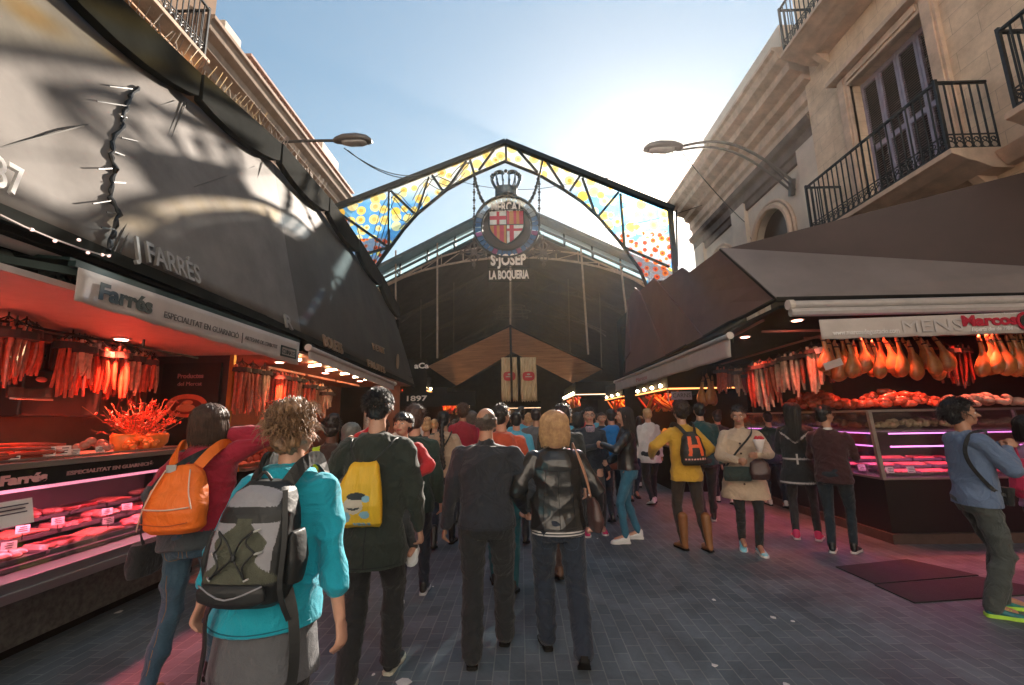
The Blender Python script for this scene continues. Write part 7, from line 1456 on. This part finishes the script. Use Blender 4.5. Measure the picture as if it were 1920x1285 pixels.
def trimfn(P):
    r = np.zeros(len(P), dtype=int); x, z = P[:, 0], P[:, 2]; bk = P[:, 1] < .02
    r[np.abs(z-.735) < .010] = 1; r[bk & (np.abs(z-1.03) < .011)] = 1; r[bk & (np.abs(z-(1.30+.8*np.abs(x)-.06)) < .014) & (np.abs(x) < .17)] = 1; r[bk & (np.abs(x) < .010) & (z > .97) & (z < 1.10)] = 1; return r
N_f = px_fig(1487, 6.1, 'woman with long black hair in black coat with white ribbon trim and pink trainers', -.55, 1.76, hair=dict(style='long', mat=H_blk, n=300), female=True, vox=.011, bw=1.02, top=dict(mat=[BLK, mat('white_ribbon', (.45, .42, .40), .7)], fn=trimfn, hem=.70, pad=.028, flare=.045, name='coat', amp=.005), legs=dict(mat=cloth('sheer_tights', (.03, .025, .026)), pad=.002), shoes=dict(mat=S_pnk, smat=mat('sole_pale', (.65, .55, .55), .6), big=1.1), pose=dict(feet=((-.12, .0, 0, 0), (.12, .05, 0, 0)), hands=((-.1, .30, 1.15), (.1, .30, 1.15))))
O_ = px_fig(1548, 5.55, 'woman with short dark hair in maroon jacket at the corner of the violet case', -.75, 1.70, skin=1, hair=dict(style='short', mat=H_blk, n=300), female=True, vox=.011, bw=1.1, top=dict(mat=MAROON, hem=.82, pad=.026), legs=dict(mat=cloth('ink_jeans', (.010, .022, .032)), pad=.008), shoes=dict(mat=S_blk, smat=S_wht, lace=S_wht), pose=dict(feet=((-.10, -.05, 0, 0), (.10, .08, 0, 0)), hands=((-.12, .32, 1.2), (.12, .32, 1.2)), head=(-35, 4, 0)))
m = MB(); m.loft([((0, -.01, 1.46), .066, .062), ((0, -.0, 1.495), .062, .06)], 16); O_.skin('shirt_collar', m, WHT, v=.011)
P_ = figure('person with short black hair in dusty blue hooded top facing right at the stall', 3.83, 3.95, -1.85, 1.70, skin=1, hair=dict(style='volume', mat=H_blk, n=1200, amp=.008), face=True, vox=.009, bw=1.06, top=dict(mat=DENIM, hem=.86, pad=.03, hood=True, sl=.024, amp=.012), legs=dict(mat=GGRN, pad=.024, cuff=.055, amp=.010), shoes=dict(mat=mat('shoe_blue_green', (.01, .08, .14), .45, col2=(.03, .25, .2), vscale=20), smat=S_lime, lace=S_lime, big=1.1, sole=.028),
    pose=dict(feet=((-.10, .10, 0, 0), (.12, -.08, .0, 0)), hands=((-.02, .26, 1.36), (.06, .24, 1.34)), poles=((-1, -.2, -.9), (1, -.5, -.9)), head=(-14, 3, 0), gripl=(.9, None), gripr=(.9, None)))
PS = bagthing(P_, 'sling_bag', (.1, -.1, 1.0), 'black sling strap and small bag across the dusty blue top', 'bag'); strap(P_, smooth_path([(-.04, .16, 1.40), (.10, .10, 1.49), (.16, -.04, 1.47), (.20, -.12, 1.34), (.21, -.10, 1.2), (.19, .02, 1.02), (.1, .15, .96)]), .028, .006, BLK, 'strap', PS)
m = MB(); m.loft([((.05, .17, .88), .07, .03), ((.05, .18, 1.02), .08, .04)], 14, 3); bpart(P_, PS, 'bag_body', m, BLK)
PG = bagthing(P_, 'hair_clip', (0, 0, 0), 'pale arm of glasses tucked in the black hair of the dusty blue top wearer', 'glasses'); m = MB(); m.tube([P_.hdp(-.106, -.02, 1.70), P_.hdp(-.108, -.03, 1.66)], .003, 5); bpart(P_, PG, 'temple', m, M_steel)
Q_ = figure('person in lilac top with a hot pink backpack cut off by the right edge', 4.62, 4.15, -1.2, 1.56, skin=0, hair=dict(style='bob', mat=H_blk, n=100), vox=.012, top=dict(mat=LILAC, hem=.85, pad=.028), legs=dict(mat=NAVY, pad=.012), shoes=dict(mat=S_wht, smat=S_wht), pose=dict(hands=((-.1, .30, 1.15), (.1, .30, 1.2))))
QB = bagthing(Q_, 'backpack', (0, -.2, 1.1), 'hot pink backpack at the right edge beside the dusty blue top', 'backpack'); m = MB(); m.loft([((0, -.19, .95), .12, .06), ((0, -.22, 1.05), .15, .10), ((0, -.20, 1.25), .12, .09), ((0, -.17, 1.34), .06, .05)], 20, 2.5); bpart(Q_, QB, 'pack_body', m, PINK, remsh=.012, amp=.004)
for sg in (-1, 1): strap(Q_, smooth_path([(sg*.06, -.18, 1.32), (sg*.11, -.06, 1.48), (sg*.13, .08, 1.42)]), .045, .01, PINK, 'shoulder_strap', QB)
# hi-vis person, beanie person, parent behind the child
px_fig(622, 4.5, 'dark haired person in brown top with yellow hi vis straps at the left stalls', .35, 1.66, skin=2, hair=dict(style='bun', mat=H_dbr, n=300), female=True, vox=.012, top=dict(mat=[BROWN, HIVIS], fn=lambda P: ((np.abs(np.abs(P[:, 0])-.13) < .032) & (P[:, 2] > 1.0)).astype(int) | ((np.abs(P[:, 2]-1.08) < .05)).astype(int), hem=.86, pad=.024), legs=dict(mat=JEANS, pad=.01), shoes=dict(mat=S_brn), pose=walk1)
px_fig(660, 4.1, 'person with grey hood drawn up behind the tall man\u2019s shoulder', .0, 1.58, hair=dict(style='volume', mat=hairm('grey_wool', (.10, .105, .09), (.16, .165, .14)), n=0, amp=.004), vox=.012, top=dict(mat=cloth('hood_grey', (.10, .105, .095)), hem=.8, hood=True), legs=dict(mat=NAVY), shoes=dict(mat=mat('shoe_maroon', (.12, .02, .03), .5)), pose=walk2)
px_fig(778, 4.3, 'brown haired person in dark green coat behind the child', .15, 1.74, hair=dict(style='volume', mat=H_brn, n=300), vox=.012, bw=1.05, top=dict(mat=DKGRN, hem=.78, pad=.028), legs=dict(mat=NAVY), shoes=dict(mat=S_blk, smat=S_wht), pose=walk1)
px_fig(1146, 7.3, 'person in bright blue jacket behind the man in glasses', 0, 1.74, hair=dict(style='short', mat=H_blk, n=60), vox=.016, top=dict(mat=BBLUE, hem=.84, hood=True), legs=dict(mat=NAVY), shoes=dict(mat=S_blk), pose=walk1)
px_fig(968, 6.2, 'person in sky blue top beside the rust orange one', 0, 1.70, hair=dict(style='short', mat=H_blk, n=60), vox=.016, top=dict(mat=SKYB, hem=.84), legs=dict(mat=CHAR), shoes=dict(mat=S_blk), pose=walk2)
px_fig(868, 7.4, 'man with curly brown hair and raspberry top seen over the crowd', .1, 1.86, skin=1, hair=dict(style='volume', mat=H_brn, n=300, amp=.014), vox=.014, top=dict(mat=REDJ, hem=.84), legs=dict(mat=NAVY), shoes=dict(mat=S_blk), pose=walk1)
px_fig(1083, 7.9, 'dark haired person in grey knit behind the man in glasses', .4, 1.70, hair=dict(style='bob', mat=H_blk, n=60), vox=.016, top=dict(mat=CHAR, hem=.84), legs=dict(mat=NAVY), shoes=dict(mat=S_blk), pose=walk1)
px_fig(1128, 8.6, 'dark haired person facing the camera beside the bright blue jacket', PI, 1.70, skin=1, hair=dict(style='short', mat=H_dbr, n=60), face=True, vox=.016, top=dict(mat=NAVY, hem=.84), legs=dict(mat=CHAR), shoes=dict(mat=S_blk), pose=dict(hands=((-.1, .28, 1.35), (.25, .05, .8)), poles=((-1, -.2, -.6), (.5, -1, 0))))
# ---------------------------------------------------------------- far crowd: every figure its own build of clothes and hair
rnd = random.Random(21); cols = [(NAVY, 'navy'), (BLK, 'black'), (CHAR, 'charcoal'), (RUST, 'rust orange'), (BEIGE, 'beige'), (DKGRN, 'dark green'), (BROWN, 'brown'), (GREY, 'grey'), (RED, 'scarlet'), (BBLUE, 'bright blue'), (LILAC, 'lilac'), (WHT, 'white'), (DTEAL, 'dark teal'), (PINK, 'pink'), (SKYB, 'sky blue')]
hs_ = [(H_blk, 'black'), (H_dbr, 'dark brown'), (H_brn, 'brown'), (H_bld, 'blond'), (H_gry, 'grey')]; sty = ['short', 'bob', 'long', 'volume', 'crop', 'bun']
spots_ = [(800, 7.0), (815, 8.4), (850, 9.2), (885, 8.2), (905, 9.6), (925, 7.8), (948, 9.0), (975, 8.2), (990, 10.2), (1005, 7.2), (1020, 8.9), (1060, 9.8), (1040, 10.8), (1095, 11.0), (780, 9.6), (835, 11.2), (870, 12.2), (900, 13.0), (930, 11.4), (960, 12.6), (985, 13.6), (1015, 12.2), (1070, 13.4), (1180, 9.2), (1200, 10.6), (1215, 8.6), (790, 12.6), (860, 15), (915, 16), (945, 15), (975, 16.5), (1000, 15), (1035, 15.5), (1120, 13), (1145, 11.6), (1165, 12.4), (745, 8.6), (722, 7.4), (890, 18), (955, 19), (1010, 18), (840, 14), (1085, 16.5), (925, 20), (985, 21), (1345, 8.6), (1440, 8.2)]
used = set()
for i, (px, y) in enumerate(spots_):
    p = at(px, 790, Y=y); cm, cn = cols[(i*4+rnd.randrange(3)) % len(cols)]; hm_, hn = hs_[rnd.choice((0, 0, 0, 1, 1, 2, 3, 4))]; st_ = rnd.choice(sty); lg = rnd.choice((NAVY, BLK, JEANS, CHAR)); facing = PI if rnd.random() < .2 else rnd.uniform(-.3, .3)
    near = 'deep in the aisle' if y > 14 else 'in the middle of the crowd' if y > 10 else 'in the front of the crowd'
    sd_ = 'left' if px < 860 else 'right' if px > 1060 else 'centre'
    lb = '%s %s haired person in %s top %s, %s' % ({'short': 'short', 'bob': 'bob', 'long': 'long', 'volume': 'bushy', 'crop': 'crop', 'bun': 'bun'}[st_], hn, cn, near, sd_)
    if lb in used: lb = lb.replace('person', 'second person')
    used.add(lb)
    figure(lb, p.x, y, facing, rnd.uniform(1.58, 1.80), skin=rnd.choice((0, 0, 1)), hair=dict(style=st_, mat=hm_, n=0), vox=.018 if y < 12 else .024, bw=rnd.uniform(.98, 1.12), female=rnd.random() < .5, top=dict(mat=cm, hem=rnd.choice((.84, .88, .74)), pad=.028, hood=rnd.random() < .3), legs=dict(mat=lg, pad=.014), shoes=dict(mat=rnd.choice((S_blk, S_wht, S_brn)), smat=M_dark), pose=rnd.choice((walk1, walk2)), group='people in the market crowd')
# ================================================================ haze volume added to veil the view and lift shade like lens flare
hm, N, L, b = nodes('haze_air'); N.remove(b); pv = N.new('ShaderNodeVolumePrincipled'); pv.inputs['Color'].default_value = (1, .93, .86, 1); pv.inputs['Density'].default_value = .0013; pv.inputs['Anisotropy'].default_value = .62
L.new(pv.outputs[0], N['Material Output'].inputs['Volume'])
m = MB(); m.b2((-30, -26, -1), (30, 70, 23)); o = m.build('haze', hm); tag(o, kind='stuff')
bpy.data.scenes.remove(TS)
